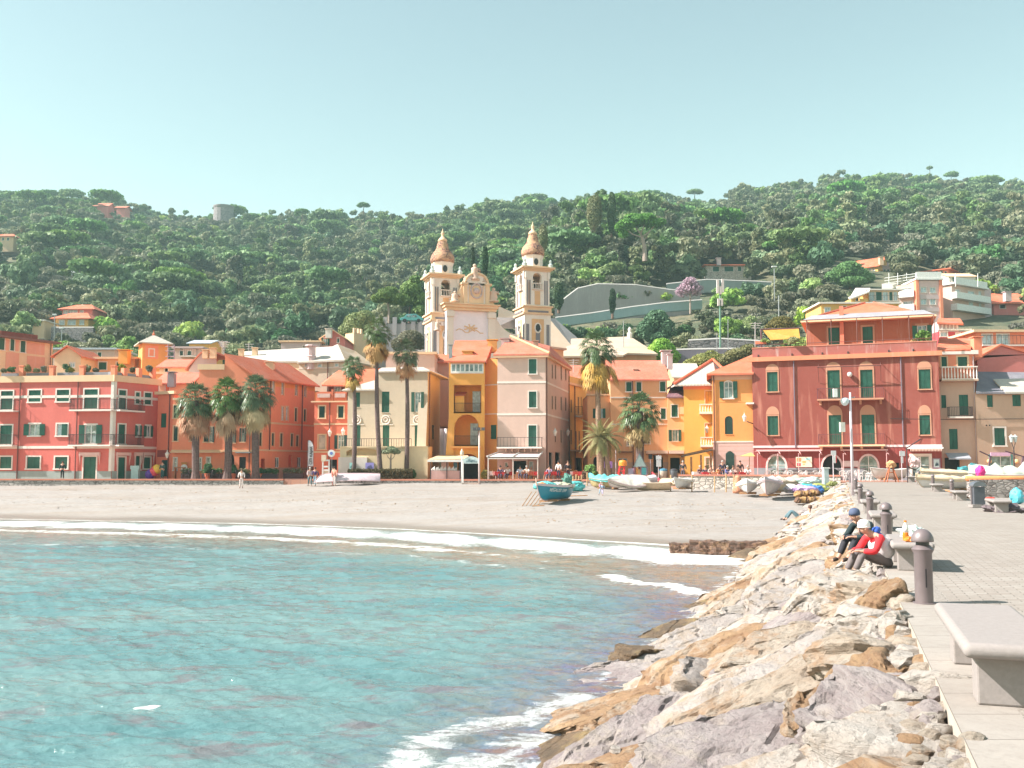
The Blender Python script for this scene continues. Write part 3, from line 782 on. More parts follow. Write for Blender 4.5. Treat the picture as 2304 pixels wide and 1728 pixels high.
def bldA():
 b=Bld('coral_house','large coral apartment house with white trim, roof terrace and green shutters at the far left',CORAL,A0,A1,p2=A2,z1=at(250,858,95).z)
 f,r=b.fr[0],b.fr[1]
 zc=b.z1
 for fr_ in(f,r):b.band(fr_,zc,zc+.62,TRIMY,.16,name='cornice')
 b.flatroof(TERRA,zc+.3)
 for py0,py1 in((888,894),(1003,1009)):
  z1_,z0_=at(250,py0,95).z,at(250,py1,95).z
  for fr_ in(f,r):b.band(fr_,z0_,z1_,TRIM,.05)
 for fr_ in(f,r):
  z=at(250,1060,95).z;b.band(fr_,1.6,z,GREYD,.04,name='dado')
 b.obj('corner_strip',lambda m:(f.box(m,f.L-.28,f.L,at(250,1060,95).z,zc,0,.06),r.box(m,.0,.28,at(250,1060,95).z,zc,0,.06)),TRIM)
 for k in('end_strip',):b.obj(k,lambda m:r.box(m,r.L-.16,r.L,2.2,zc,0,.05),TRIM)
 b.win(2,880,29,921,'shut');b.win(65,878,92,904);b.win(128,877,156,903);b.win(190,876,220,920)
 b.win(267,878,283,920,fr=r);b.win(305,883,314,908,fr=r);b.win(325,884,340,910,fr=r)
 b.win(0,957,27,999,'shut');b.win(66,954,90,980,'open');b.win(128,954,152,980,'half');b.win(191,956,217,998,'open')
 b.win(266,955,281,998,fr=r);b.win(307,957,314,982,'open',fr=r);b.win(328,958,338,983,'open',fr=r)
 b.win(0,1028,26,1054);b.win(61,1028,90,1054);b.win(124,1028,152,1054);b.win(188,1028,216,1079,'door');b.win(265,1029,281,1078,'door',fr=r)
 b.win(305,1026,314,1056,'shut',fr=r);b.win(323,1029,338,1054,fr=r)
 b.win(-60,880,-38,904);b.win(-60,954,-38,980);b.win(-62,1028,-38,1054)
 for py in(922,1001):
  z=at(210,py,95).z
  b.balcony(f,sat(f,166),f.L+.3,z);b.balcony(r,0,sat(r,311),z);b.balcony(f,sat(f,-20),sat(f,42),z)
 for px in(44,174):b.pipe(f,sat(f,px),2.4,zc)
 for fr_,x0,x1 in((f,181,227),(r,260,291),(r,301,318),(r,320,345)):
  s0,s1=sat(fr_,x0,1020),sat(fr_,x1,1020);z=zat(fr_,(x0+x1)/2,1018)
  m=MB();fr_.box(m,s0,s1,z-.3,z,.02,.28)
  for q in(s0,s1-.09):m.add([fr_.P(q,z-.3,.06),fr_.P(q+.09,z-.3,.06),fr_.P(q+.05,z-1.2,.1),fr_.P(q,z-.3,.26),fr_.P(q+.09,z-.3,.26),fr_.P(q+.05,z-1.2,.13)],[(0,1,2),(3,5,4),(0,2,5,3),(1,4,5,2),(0,3,4,1)])
  b.part('awning',m,plaster('awning_pink',(.78,.5,.46),amt=.1))
 for i,px in enumerate((46,114,182,253)):
  q=sat(f,px,830);m=MB();f.box(m,q-.22,q+.22,zc+.6,zat(f,px,824),-.55,-.1);f.box(m,q-.27,q+.27,zat(f,px,824),zat(f,px,822),-.6,-.05);b.part('terrace_pillar',m,CORAL2)
 for px in(285,318,349):
  q=sat(r,px,835);m=MB();r.box(m,q-.22,q+.22,zc+.6,zat(r,px,828),-.55,-.1);b.part('terrace_pillar',m,CORAL2)
 for i,(x0,x1)in enumerate(((-2,38),(54,108),(124,176),(188,246))):
  m=MB();f.box(m,sat(f,x0,840),sat(f,x1,840),zc+.3,zc+.95,-.9,-.35);b.part('planter',m,DADO)
 for i,(x0,x1)in enumerate(((258,280),(290,312),(323,344))):
  m=MB();r.box(m,sat(r,x0,840),sat(r,x1,840),zc+.3,zc+.95,-.9,-.35);b.part('planter',m,DADO)
 b.finish();return b
bA=bldA()
def bldB():
 b=Bld('narrow_house','narrow coral house squeezed right of the large coral apartment house',CORAL3,gp(350,99.2),gp(386,98.2),dep=8,z1=at(368,886,98).z)
 f=b.F;b.band(f,b.z1,b.z1+.3,TRIMY,.25,name='cornice');b.win(363,1035,377,1072,'door',trim=None,sh=DKGREEN)
 b.obj('sign_board',lambda m:f.box(m,sat(f,355,1020),sat(f,377,1020),zat(f,366,1028),zat(f,366,1013),.02,.07),REDG);b.flatroof(TERRA)
 b.win(362,930,374,962,trim=None);b.pipe(f,sat(f,382),2.4,b.z1);b.finish()
 p0,p1,p2=gp(385,98.0),gp(568,98.0),gp(705,108)
 zt=at(568,846,98).z
 b=Bld('long_coral_house','long coral house with orange gable roof behind the three broad palms',CORAL2,p0,p1,p2=p2,z1=at(450,900,98).z)
 f,r=b.fr[0],b.fr[1]
 b.z1=at(450,900,98).z;zmid=b.z1
 xs=505
 q=sat(f,xs,860)
 b.extra=MB()
 zr=zat(f,505,797)
 wm=b.extra
 pk=f.P(q,zr);c1=f.P(f.L,zt)
 wm.add([f.P(q,zmid),f.P(f.L,zmid),c1,pk],[(0,1,2,3)])
 d2=b.p2-b.p1
 pkb=pk+d2;
 wm.add([f.P(q,zmid),pk,pkb,f.P(q,zmid)+d2],[(0,1,2,3)])
 m=MB();e0=f.P(f.L+.45,zt-.18,.3);e1=e0+d2*1.03;r0=f.P(q,zr+.05,.3);r1=r0+d2*1.03
 slabroof(m,[[r0,e0,e1,r1]],.16)
 rr=b.part('roof',m,RTILE);uv_roof(rr)
 sL=sat(f,448,860);zl=zat(f,476,832)
 wm.add([f.P(sL,zmid-.5,.01),f.P(q,zmid-.5,.01),f.P(q,zl,.01),f.P(sL,zl,.01)],[(0,1,2,3)])
 wm.add([f.P(sL,zmid-.5,.01),f.P(sL,zl,.01),f.P(sL,zl,-8),f.P(sL,zmid-.5,-8)],[(0,1,2,3)])
 m=MB();f.box(m,sL-.15,q+.0,zl,zl+.55,-.6,.12);b.part('parapet',m,TRIMY)
 m=MB();f.box(m,sL,q,zl-.2,zl+.1,-8,-.6);b.part('terrace',m,TERRA)
 m=MB();f.box(m,0,sL,zmid-.02,zmid+.2,-8,.2);b.part('eave',m,TRIMY)
 for(x0,y0,x1,y1,k)in((391,959,400,992,'shut'),(429,959,440,992,'shut'),(459,962,466,994,'shut'),(470,960,478,995,'open'),(522,968,528,996,'open'),(543,963,550,994,'open')):
  b.win(x0,y0,x1,y1,k,trim=TRIMY,sh=DKGREEN,tw=.1)
 for(x0,x1)in((391,400),(425,436),(460,470),(495,506),(525,536)):b.win(x0,912,x1,940,'shut',trim=TRIMY,sh=DKGREEN,tw=.1)
 for(x0,y0,x1,y1,k,ar)in((391,1030,398,1058,'glass',0),(447,1030,453,1058,'glass',0),(465,1029,473,1052,'glass',0),(516,1022,527,1066,'dark',.6),(538,1028,553,1068,'door',0)):
  b.win(x0,y0,x1,y1,k,trim=TRIM if k=='glass' else None,sh=DARK,arch=ar,tw=.08)
 b.band(f,zat(f,480,1017),zat(f,480,1012),TRIMY,.06)
 b.obj('awning',lambda m:f.box(m,sat(f,388,1015),sat(f,503,1015),zat(f,450,1019),zat(f,450,1016),.06,.7),TRIMY)
 b.obj('canopy',lambda m:f.box(m,sat(f,535,1018),sat(f,568,1018),zat(f,550,1019.5),zat(f,550,1016.5),.02,.9),GREYM)
 b.pipe(f,sat(f,562,1000),2.4,zt-.4)
 zt2=zt;
 for(x0,y0,x1,y1,k)in((612,857,617,884,'curtain'),(633,861,638,888,'glass'),(664,866,669,890,'glass'),(684,870,689,893,'glass'),(633,915,638,946,'curtain'),(643,915,648,946,'curtain'),(663,918,668,948,'shut'),(683,921,688,948,'shut'),(583,973,588,1003,'shut'),(611,975,616,1003,'shut'),(630,975,635,1004,'shut'),(654,976,659,1004,'shut'),(666,980,671,1004,'shut'),(587,1032,596,1064,'dark'),(619,1029,628,1052,'glass'),(649,1024,657,1050,'dark'),(669,1029,677,1052,'glass')):
  b.win(x0,y0,x1,y1,k,trim=TRIMY if y0<1020 else None,sh=DKGREEN,fr=r,tw=.1,sill=False)
 mb=wm
 wall_mesh(mb,f,0,f.L,b.z0,zmid,f.holes);wall_mesh(mb,r,0,r.L,b.z0,zt,r.holes);wall_mesh(mb,b.fr[2],0,b.fr[2].L,b.z0,zt,[]);wall_mesh(mb,b.fr[3],0,b.fr[3].L,b.z0,zmid,[])
 b.part('wall',mb,b.wm)
 za=zt-.02
 b.band(r,za-.75,za,OCHRE,.03,name='frieze');b.band(r,zat(r,595,953),zat(r,595,948.5),TRIMY,.05);b.band(r,zat(r,595,1015),zat(r,595,1011),TRIMY,.05)
 b.band(r,1.6,zat(r,640,1052),TAN,.03,name='dado')
 for px in(606,678):b.pipe(r,sat(r,px,950),zat(r,px,1012),za-.2)
 b.flush();b.chimney(608,818,840,103,CHP,.8)
 return b
bB=bldB()
def bldC():
 b=Bld('small_coral_house','small coral house with brick terrace and tiled hip roof right of the alley',CORAL3,gp(705,100),gp(781,99.7),dep=9,z1=at(742,905,99.5).z)
 f=b.F
 b.band(f,b.z1,b.z1+.14,TRIMY,.3,name='cornice')
 for x0,x1 in((718,731),(761,773)):
  b.win(x0,914,x1,940,'shut',trim=TRIMY,sh=DKGREEN);b.win(x0-1,979,x1+1,1010,'shut' if x0<740 else 'open',trim=TRIMY,sh=WSHUT if x0<740 else DKGREEN)
 b.band(f,zat(f,742,956),zat(f,742,952.5),TRIMY,.04);b.band(f,zat(f,742,1019),zat(f,742,1015),TRIMY,.05)
 b.win(740,1034,758,1078,'dark',trim=None)
 b.pipe(f,sat(f,742,960),2.4,b.z1)
 z=b.z1+.14
 for x0,x1 in((711,745),(750,779)):
  m=MB();f.box(m,sat(f,x0,890),sat(f,x1,890),z,z+.95,-.3,-.05);b.part('terrace_parapet',m,TERRA)
  m=MB();f.box(m,sat(f,x0+4,890),sat(f,x1-2,890),z+.35,z+.75,-.04,.12);b.part('window_box',m,flat('pink_planter',(.6,.4,.36)))
 m=MB();f.box(m,sat(f,745.5,880),sat(f,749.5,880),z,zat(f,748,876),-.35,.0);b.part('terrace_pillar',m,TERRA)
 up=Bld('x',None,REDP,(f.P(sat(f,727),0,-1.6).x,f.P(0,0,-1.6).y),(f.P(sat(f,850),0,-1.6).x,f.P(sat(f,850),0,-1.6).y),dep=8,z0=b.z1-.3,z1=at(760,868,101).z)
 ORG[up.root.name]=ORG[b.root.name];up_root=up.root;up.root=b.root;bpy.data.objects.remove(up_root)
 up.win(754,870,765,884,'glass');up.finish()
 e0,e1=at(724,866,100.6),at(860,868,100.6);r0,r1=at(762,833,104.5),at(862,829,104.5)
 bk=at(724,862,109);
 m=MB();slabroof(m,[[e0,e1,r1,r0],[bk,e0,r0]],.14);rr=b.part('roof',m,RTILE);uv_roof(rr)
 b.finish();return b
bldC()
b=Bld('alley_house','orange house closing the dark alley between two coral houses',OCHRE,gp(690,109),gp(712,109),dep=6,z1=at(700,880,109).z);b.flatroof(TERRA)
b.win(693,919,704,946,'glass',trim=None);b.win(693,977,706,1000,'dark',trim=None);b.win(694,1020,706,1072,'dark',trim=None);b.finish()
def bldD():
 b=Bld('cream_villa','cream villa with pale slate roof and green shutters behind the tall thin palms',CREAM,gp(780,97.2),gp(961,96),p2=gp(989,104),z1=at(870,838,96.5).z)
 f,r=b.fr[0],b.fr[1]
 zl=zat(f,815,877)
 sM=sat(f,850,850)
 for(x0,y0,x1,y1,k)in((796,883,810,916,'shut'),(859,881,876,928,'shut'),(933,882,947,927,'open'),(797,956,811,1004,'shut'),(861,956,876,1004,'shut'),(933,955,950,1004,'shut')):
  b.win(x0,y0,x1,y1,k,trim=None)
 b.win(972,956,977,989,'shut',trim=None,fr=r,sh=DKGREEN)
 mb=MB();H=f.holes
 wall_mesh(mb,f,0,sM,b.z0,zl,H);wall_mesh(mb,f,sM,f.L,b.z0,b.z1,H)
 mb.quad(f.P(sM,zl),f.P(sM,b.z1),f.P(sM,b.z1,-9),f.P(sM,zl,-9))
 wall_mesh(mb,r,0,r.L,b.z0,b.z1,r.holes);wall_mesh(mb,b.fr[2],0,b.fr[2].L,b.z0,b.z1,[]);wall_mesh(mb,b.fr[3],0,b.fr[3].L,b.z0,zl,[])
 b.part('wall',mb,b.wm)
 m=MB();a=f.P(-.5,zl,.4);c=f.P(sM+.1,zl,.4);t=f.P(sM+.1,zat(f,850,843),-2.6);t2=f.P(sM+.1,zat(f,850,843),-6);a2=f.P(-.5,zl,-9)
 slabroof(m,[[a,c,t],[a,t,t2,a2]],.12);rr=b.part('wing_roof',m,PALER);uv_roof(rr)
 m=MB();f.box(m,sM-.1,f.L+.25,b.z1,b.z1+.12,-9,.25);
 m.quad(f.P(sM,b.z1+.12,.25),f.P(f.L+.25,b.z1+.12,.25),f.P(f.L-.8,b.z1+.62,-1.3),f.P(sM,b.z1+.62,-1.3))
 m.quad(f.P(f.L+.25,b.z1+.12,.25),f.P(f.L+.25,b.z1+.12,-9),f.P(f.L-.8,b.z1+.62,-9),f.P(f.L-.8,b.z1+.62,-1.3))
 m.quad(f.P(sM,b.z1+.62,-1.3),f.P(f.L-.8,b.z1+.62,-1.3),f.P(f.L-.8,b.z1+.62,-9),f.P(sM,b.z1+.62,-9))
 rr=b.part('roof',m,PALER);uv_roof(rr)
 m=MB();q0=f.L-.9
 m.add([f.P(q0,2.2,1.1),f.P(f.L,2.2,1.1),f.P(f.L,zat(f,960,905),.02),f.P(q0,zat(f,960,905),.02),f.P(q0,2.2,0),f.P(f.L,2.2,0)],[(0,1,2,3),(0,3,4),(1,5,2)])
 b.part('buttress',m,CREAM)
 for px in(803,868,940):
  q=sat(f,px,940);z=zat(f,px,945);m=MB();m.tube([f.P(q+.42*math.cos(k*.45),z+.42*math.sin(k*.45),.02)for k in range(15)],.07,5,False)
  m.tube([f.P(q+.2*math.cos(k*.79),z+.05+.2*math.sin(k*.79),.02)for k in range(9)],.06,5,False)
  f.box(m,q-.75,q+.75,z-.5,z-.42,0,.05);b.part('window_relief',m,TRIM)
 b.pipe(r,.6,3,b.z1)
 t=Fr(gp(764,94.2),gp(962,93.6));zt=t.uv(860,1004)[1]
 m=MB();hole=(sat(t,779,1018),sat(t,853,1018),t.uv(815,1025)[1],t.uv(815,1011)[1]+.1,(.35,.8))
 wall_mesh(m,t,0,t.L,2.2,zt,[hole]);t.box(m,0,t.L,zt-.12,zt,-2.7,.08)
 t.box(m,hole[0]-.1,hole[1]+.1,hole[2]-.1,hole[3]+.1,-.9,-.8)
 e=Fr(t.P(t.L,0),t.P(t.L,0,-2.8));wall_mesh(m,e,0,2.8,2.2,zt,[]);e=Fr(t.P(0,0,-2.8),t.P(0,0));wall_mesh(m,e,0,2.8,2.2,zt,[])
 b.part('terrace_wall',m,plaster('terrace_cream',(.80,.62,.40),amt=.2))
 m=MB();t.box(m,sat(t,764,1040),sat(t,828,1040),2.2,t.uv(800,1029)[1],.02,.5);b.part('low_wall',m,TRIM)
 m=MB();q0,q1=sat(t,779,995),sat(t,925,995);zr=t.uv(850,987)[1]
 m.tube([t.P(q0,zr,-.15),t.P(q1,zr,-.15)],.025,5)
 n=26
 for i in range(n+1):
  x=lerp(q0,q1,i/n);m.tube([t.P(x,zt,-.15),t.P(x,zr,-.15)],.018 if i%6 else .03,4)
 b.part('railing',m,IRON)
 m=MB();
 for i in range(10):
  x=lerp(sat(t,925,990),sat(t,948,990),i/10);t.box(m,x,x+.25,zt-.1*0,zt,-.9,-.1)if i==0 else None
  x2=t.L+i*.0
 return b
bldD()
def back(name,label,wall,x0,x1,yt,yb,Y,dep=7,roof='flat',rm=None,rise=0,wins=(),skew=0,cat='house',over=.35,inset=.2,axis=0,trim=TRIM,grp=None,z0=None,par=None):
 b=Bld(name,label,wall,at(x0,(yt+yb)/2,Y),at(x1,(yt+yb)/2,Y+skew),dep=dep,z0=(at((x0+x1)/2,yb,Y).z-2 if z0 is None else z0),z1=at((x0+x1)/2,yt,Y+skew/2).z,cat=cat,group=grp)
 for wv in wins:
  x,y,x2,y2=wv[:4];k=wv[4]if len(wv)>4 else 'shut';sh=wv[5]if len(wv)>5 else None
  b.win(x,y,x2,y2,k,trim=trim,sh=sh,tw=.09,fr=b.fr[wv[6]]if len(wv)>6 else None)
 if roof=='flat':b.flatroof(rm or TERRA)
 elif roof=='cap':
  m=MB();b.F.box(m,-over,b.F.L+over,b.z1,b.z1+.25,-dep-over,over);b.part('roof',m,rm or PALER)
 elif roof!='none':b.hip(b.z1,b.z1+rise,rm or RTILE,axis=axis,inset={'gable':0,'hip':inset,'pyr':.5}[roof],over=over)
 return b
b=back('roof_block','peach box-shaped roof storey rising behind the cream villa',PEACH,868,978,797,850,104,dep=5,roof='cap',rm=CHP,over=.2,wins=[(921,807,938,826,'shut')],z0=8);b.finish()
b=back('tiled_house','low house with red tile roof glimpsed between cream villa and orange house',PEACH,975,1010,815,860,108,dep=6,roof='gable',rise=1.2,z0=8);b.finish()
def bldE():
 b=Bld('orange_house','narrow bright orange house with open loggias and an arched balcony beside the cream villa',GOLD,gp(1009,94),gp(1090,94),dep=10,z1=at(1050,813,94).z)
 f=b.F
 u=f.rect(1021,866,1083,927);l=f.rect(1022,932,1078,1001)
 f.holes+=[(u[0],u[1],u[2],u[3],(0,1.9)),(l[0],l[1],l[2],l[3],(1.3,1.9))]
 g=f.rect(1014,818,1088,838);f.holes.append((g[0],g[1],g[2],g[3],0))
 n=7;root=MB();f.box(root,g[0],g[1],g[2]-.1,g[2],-.1,.08);wr=b.part('veranda_window',root,TRIM)
 q=MB();f.box(q,g[0],g[1],g[2],g[3],-.14,-.12);b.part('pane',q,GLASS,wr)
 q=MB()
 for i in range(n+1):
  x=lerp(g[0],g[1]-.12,i/n);f.box(q,x,x+.12,g[2],g[3],-.1,.02)
 f.box(q,g[0],g[1],g[3]-.08,g[3],-.1,.015);f.box(q,g[0],g[1],g[2],g[2]+.12,-.1,.012);b.part('sash',q,WHITE,wr)
 g2=f.rect(1020,1021,1040,1074);f.holes.append((f.rect(1030,1026,1078,1074)[0],f.rect(1030,1026,1078,1074)[1],2.4,g2[3],(.9,1.2)))
 b.finish(.16)
 for(h,nm)in((u,'loggia'),(l,'loggia')):
  m=MB();f.box(m,h[0]-.05,h[1]+.05,h[2]-.05,h[3]+.05,-2.0,-1.9);f.box(m,h[0],h[1],h[2]-.12,h[2]-.003,-1.9,-.0);r_=b.part(nm,m,OCHREB)
  d=MB();x1=h[1]-.15;f.box(d,x1-.75,x1,h[2],h[2]+2.1,-1.88,-1.82);b.part('door',d,CURT,r_)
  q=MB();rz=h[2]+.85
  q.tube([f.P(h[0],rz,-.05),f.P(h[1],rz,-.05)],.02,5)
  for i in range(24):x=lerp(h[0]+.03,h[1]-.03,i/23);q.tube([f.P(x,h[2],-.05),f.P(x,rz,-.05)],.012,4)
  b.part('railing',q,IRON,r_)
 m=MB();f.box(m,0.3,f.L-.3,l[2]-.32,l[2]-.12,.0,.55);b.part('balcony',m,OCHRE)
 hb=f.rect(1030,1026,1078,1074);m=MB();f.box(m,hb[0],hb[1],2.4,hb[3],-1.3,-1.25);b.part('doorway',m,DARK)
 m=MB();a=f.rect(1023,890,1044,926);f.box(m,a[0],a[1],u[2],a[3],-1.7,-.3);b.part('loggia_cupboard',m,GOLD)
 m=MB();m.quad(f.P(a[0]-.1,a[3],-.15),f.P(a[1]+.1,a[3],-.15),f.P(a[1]+.2,a[3]+.5,-1.8),f.P(a[0]+.1,a[3]+.5,-1.8));b.part('cupboard_roof',m,TERRA)
 m=MB();z=zat(f,1009,940);m.add([f.P(-.45,2.3,.25),f.P(.5,2.3,.25),f.P(.5,z,.02),f.P(0,z,.02),f.P(-.45,2.3,-2),f.P(0,z,-2)],[(0,1,2,3),(4,0,3,5)]);b.part('buttress',m,GOLD)
 ze=b.z1
 e0,e1=f.P(-.45,ze,.5),f.P(f.L+.15,ze,.5)
 r0,r1=at(1027,800,96.5),at(1109,772,99.5)
 m=MB();slabroof(m,[[e0,e1,r1]],.16);slabroof(m,[[e1,f.P(f.L+.15,ze,-7),r1]],.16);slabroof(m,[[at(1013,801,98.5),at(1061,801,98.5),at(1109,766,103),at(1024,766,103)]],.16)
 rr=b.part('roof',m,RTILE);uv_roof(rr)
 m=MB();m.poly([f.P(0,ze-.02,-.02),f.P(f.L,ze-.02,-.02),r1-Vector((0,0,.3))]);b.part('gable',m,OCHRE)
 b.chimney(1108,768,780,98.9,YELLO,.9);b.chimney(1053,794,802,96,YELLO,.9);b.chimney(1014,779,808,95.6,GREYM,.35)
 w=Bld('x',None,OCHRE,gp(1090,95.3),gp(1121,94.6),dep=8,z1=at(1105,806,95).z);ORG[w.root.name]=ORG[b.root.name];x=w.root;w.root=b.root;bpy.data.objects.remove(x)
 w.win(1104,956,1117,988,'shut',trim=None);w.band(w.F,zat(w.F,1105,932.5),zat(w.F,1105,930.5),TRIM,.03);w.band(w.F,zat(w.F,1105,867),zat(w.F,1105,865),TRIM,.03)
 w.flatroof(PURPR);w.finish()
bldE()
def bldF():
 b=Bld('peach_tower_house','tall peach house with white bands, hip roof and glazed restaurant terrace at the centre',PEACH,gp(1119,93.5),gp(1228,93),p2=gp(1280,106),z1=at(1175,797,93.2).z)
 f,r=b.fr[0],b.fr[1]
 b.win(1190,808,1207,841,'shut',tw=.09);b.win(1190,881,1207,917,'shut',tw=.09);b.win(1189,957,1207,1005,'shut',tw=.09)
 for py in(860,932):
  for fr_ in(f,r):b.band(fr_,zat(f,1170,py+2.2),zat(f,1170,py-2.2),TRIM,.03)
 for row,(y0,y1)in enumerate(((818,850),(889,919),(963,992))):
  for i,px in enumerate((1243,1250,1263,1273)):
   if row==2 and i in(0,3):continue
   o_=(px-1228)*.12;b.win(px-1.6,y0+o_,px+1.6,y1+o_,'shut',trim=None,sh=flat('brown_shutter',(.2,.12,.08)),fr=r)
 for x0,x1 in((1235,1243),(1249,1260)):b.win(x0,1018,x1,1072,'dark',trim=None,fr=r)
 b.win(1135,1040,1143,1051,'glass',trim=None,sill=False);b.win(1156,1037,1184,1075,'dark',trim=TRIM);b.win(1190,1038,1200,1058,'curtain',trim=None)
 zb=zat(f,1170,1006)
 b.balcony(f,0.05,sat(f,1221),zb,dep=1.0,h=.9,gap=.3)
 b.obj('pergola_beams',lambda m:[f.box(m,x,x+.1,zat(f,1170,1018),zat(f,1170,1008),.0,.5)for x in np.linspace(.8,f.L-.8,6)],TAN)
 for px in(1229,1277):
  b.pipe(r,.15 if px==1229 else r.L-.15,2.5,b.z1)
 ze=b.z1;ap=at(1149,757,98.5)
 c0,c1,c2,c3=f.P(-.35,ze,.4),f.P(f.L+.4,ze,.4),r.P(r.L+.3,ze,.4),f.P(-.35,ze,-12)
 bk=Vector((c2.x-2.5,c2.y-2,ap.z*.9+ze*.1))
 m=MB();slabroof(m,[[c0,c1,ap],[c1,c2,bk,ap],[c3,c0,ap],[c2,c3,ap,bk]],.18);rr=b.part('roof',m,RTILE2);uv_roof(rr)
 m=MB();m.tube([c1+Vector((0,0,.05)),ap+Vector((0,0,.05))],.12,6);b.part('ridge_tiles',m,PEACH2)
 m=MB();f.box(m,-.3,f.L+.3,ze-.32,ze-.16,-.02,.38);r.box(m,.0,r.L+.3,ze-.32,ze-.16,-.02,.36);b.part('eave',m,TRIMY)
 b.chimney(1137,765,777,97,LILW,.8);b.chimney(1205,770,781,97.5,TAN,.5)
 b.finish()
 g=Fr(gp(1097,90.9),gp(1211,90.9));zr=g.uv(1150,1033)[1];zt=zat(f,1170,1019)
 c=empty('restaurant_terrace',(g.P(g.L/2,2.45)),'white and pink glazed restaurant terrace under the peach tower house','terrace')
 m=MB();n=9
 for i in range(n):
  x=lerp(0,g.L-.09,i/(n-1))
  if i in(0,4,8):g.box(m,x,x+.09,2.45,zr,0,.09)
 for i in range(6):g.box(m,0.0,.07,2.45,zr,-.3-i*.34,-.23-i*.34);g.box(m,g.L-.07,g.L,2.45,zr,-.3-i*.34,-.23-i*.34)
 g.box(m,0,g.L,zr,zr+.22,-.02,.12)
 m.build('frame',TRIM,c)
 m=MB();t0,t1=f.P(.05,zt+.0,.05),f.P(sat(f,1221),zt,.05);a0,a1=g.P(-.05,zr+.2,.12),g.P(g.L+.05,zr+.2,.12)
 slabroof(m,[[a0,a1,t1,t0]],.08)
 m.build('roof',plaster('terrace_canvas',(.80,.62,.60),amt=.1),c)
 m=MB()
 for k in(0,.5,1):m.tube([a0.lerp(a1,k)+Vector((0,0,.06)),t0.lerp(t1,k)+Vector((0,0,.06))],.08,5)
 m.build('roof_beam',WHITE,c)
 m=MB();g.box(m,0,g.L,2.45,2.95,-2.2,-2.16);m.build('back_panel',PEACH2,c)
bldF()
def bldG():
 b=Bld('yellow_street_house','yellow house with small iron balcony up the side street beside the peach tower house',YELLO,gp(1277,106),gp(1322,112),dep=7,z1=at(1300,868,109).z)
 f=b.F
 b.band(f,b.z1-.1,b.z1+.15,TRIMY,.25,name='cornice')
 for(x0,y0,x1,y1)in((1284,899,1287,928),(1300,893,1303,932),(1307,893,1309,932),(1284,967,1287,1000),(1294,970,1298,1012),(1302,970,1305,1012)):b.win(x0,y0,x1,y1,'shut',trim=None,sh=flat('brown_shutter',(.2,.12,.08)))
 b.win(1279,1028,1286,1070,'dark',trim=None);b.win(1295,1030,1310,1070,'dark',trim=None)
 b.balcony(f,sat(f,1293),sat(f,1318),zat(f,1306,937),dep=.9)
 b.obj('awning',lambda m:f.box(m,sat(f,1279),sat(f,1321),zat(f,1300,1016),zat(f,1300,1013),.05,1.2),TRIMY)
 b.pipe(f,sat(f,1292),3,b.z1);b.flatroof(TERRA)
 m=MB();f.box(m,0,sat(f,1320),b.z1+.15,b.z1+.95,-.5,-.25);b.part('terrace_parapet',m,YELLO)
 b.finish()
bldG()
b=back('red_roof_house','low house with red tile roof left of the tall central palm',PEACH2,1272,1342,864,900,116,dep=8,roof='gable',rise=2.6,rm=RTILE2,z0=2,over=.2);b.finish()
def bldH():
 b=Bld('salmon_house','salmon house with mottled red gable roof behind the broad central palm',PEACH2,gp(1375,100),gp(1504,100),dep=8,z1=at(1440,854,100).z)
 f=b.F
 for(x0,y0,x1,y1)in((1409,860,1421,881),(1432,860,1443,881),(1485,859,1497,881),(1487,919,1498,943),(1436,919,1447,943)):b.win(x0,y0,x1,y1,'shut',tw=.08)
 for(x0,y0,x1,y1,k)in((1411,987,1421,1003,'glass'),(1448,976,1462,998,'shut'),(1431,976,1437,992,'shut'),(1391,1031,1412,1046,'glass'),(1470,1024,1484,1064,'dark'),(1486,1029,1492,1064,'dark')):b.win(x0,y0,x1,y1,k,tw=.08,sh=DKGREEN,trim=TRIM if y0<1020 else None)
 b.band(f,zat(f,1440,896),zat(f,1440,893),TRIM,.03);b.band(f,zat(f,1440,956),zat(f,1440,953),TRIM,.03)
 b.band(f,2.2,zat(f,1440,1040),TAN,.03,name='dado')
 b.obj('awning',lambda m:f.box(m,sat(f,1452),sat(f,1499),zat(f,1475,1021),zat(f,1475,1014),.03,.9),plaster('awning_cream',(.8,.6,.5)))
 b.obj('canopy',lambda m:f.box(m,sat(f,1389),sat(f,1422),zat(f,1405,1018),zat(f,1405,1016),.03,.6),PIPE)
 b.pipe(f,sat(f,1424),2.5,b.z1)
 b.hip(b.z1,at(1450,811,104).z,RTILE2,inset=0,over=.25);
 b.chimney(1498,792,812,103.5,LILW,.9);b.chimney(1507,800,818,102.5,LILW,.5);b.chimney(1430,834,841,101.8,TAN,.45)
 w=Bld('x',None,PEACH2,gp(1323,100.6),gp(1375,100.6),dep=7,z1=at(1350,889,100.6).z);ORG[w.root.name]=ORG[b.root.name];x=w.root;w.root=b.root;bpy.data.objects.remove(x)
 for(x0,y0,x1,y1,k)in((1334,919,1341,941,'shut'),(1351,919,1362,941,'half'),(1335,1028,1346,1062,'dark'),(1356,1026,1366,1045,'dark')):w.win(x0,y0,x1,y1,k,trim=None,arch=.5 if y0>1020 else 0)
 w.flatroof(TERRA);w.band(w.F,w.z1-.05,w.z1+.12,TRIMY,.12,name='cornice');w.finish()
 b.finish()
bldH()
b=Bld('small_peach_house','small peach house with purple slate roof squeezed between salmon and yellow houses',plaster('small_peach',(.80,.46,.22)),gp(1504,99.4),gp(1541,99.2),dep=7,z1=at(1522,893,99.3).z)
f=b.F
b.win(1511,911,1525,938,'shut',tw=.08);b.win(1512,967,1526,993,'open',trim=TRIMY,tw=.08);b.win(1508,1030,1530,1064,'dark',trim=None)
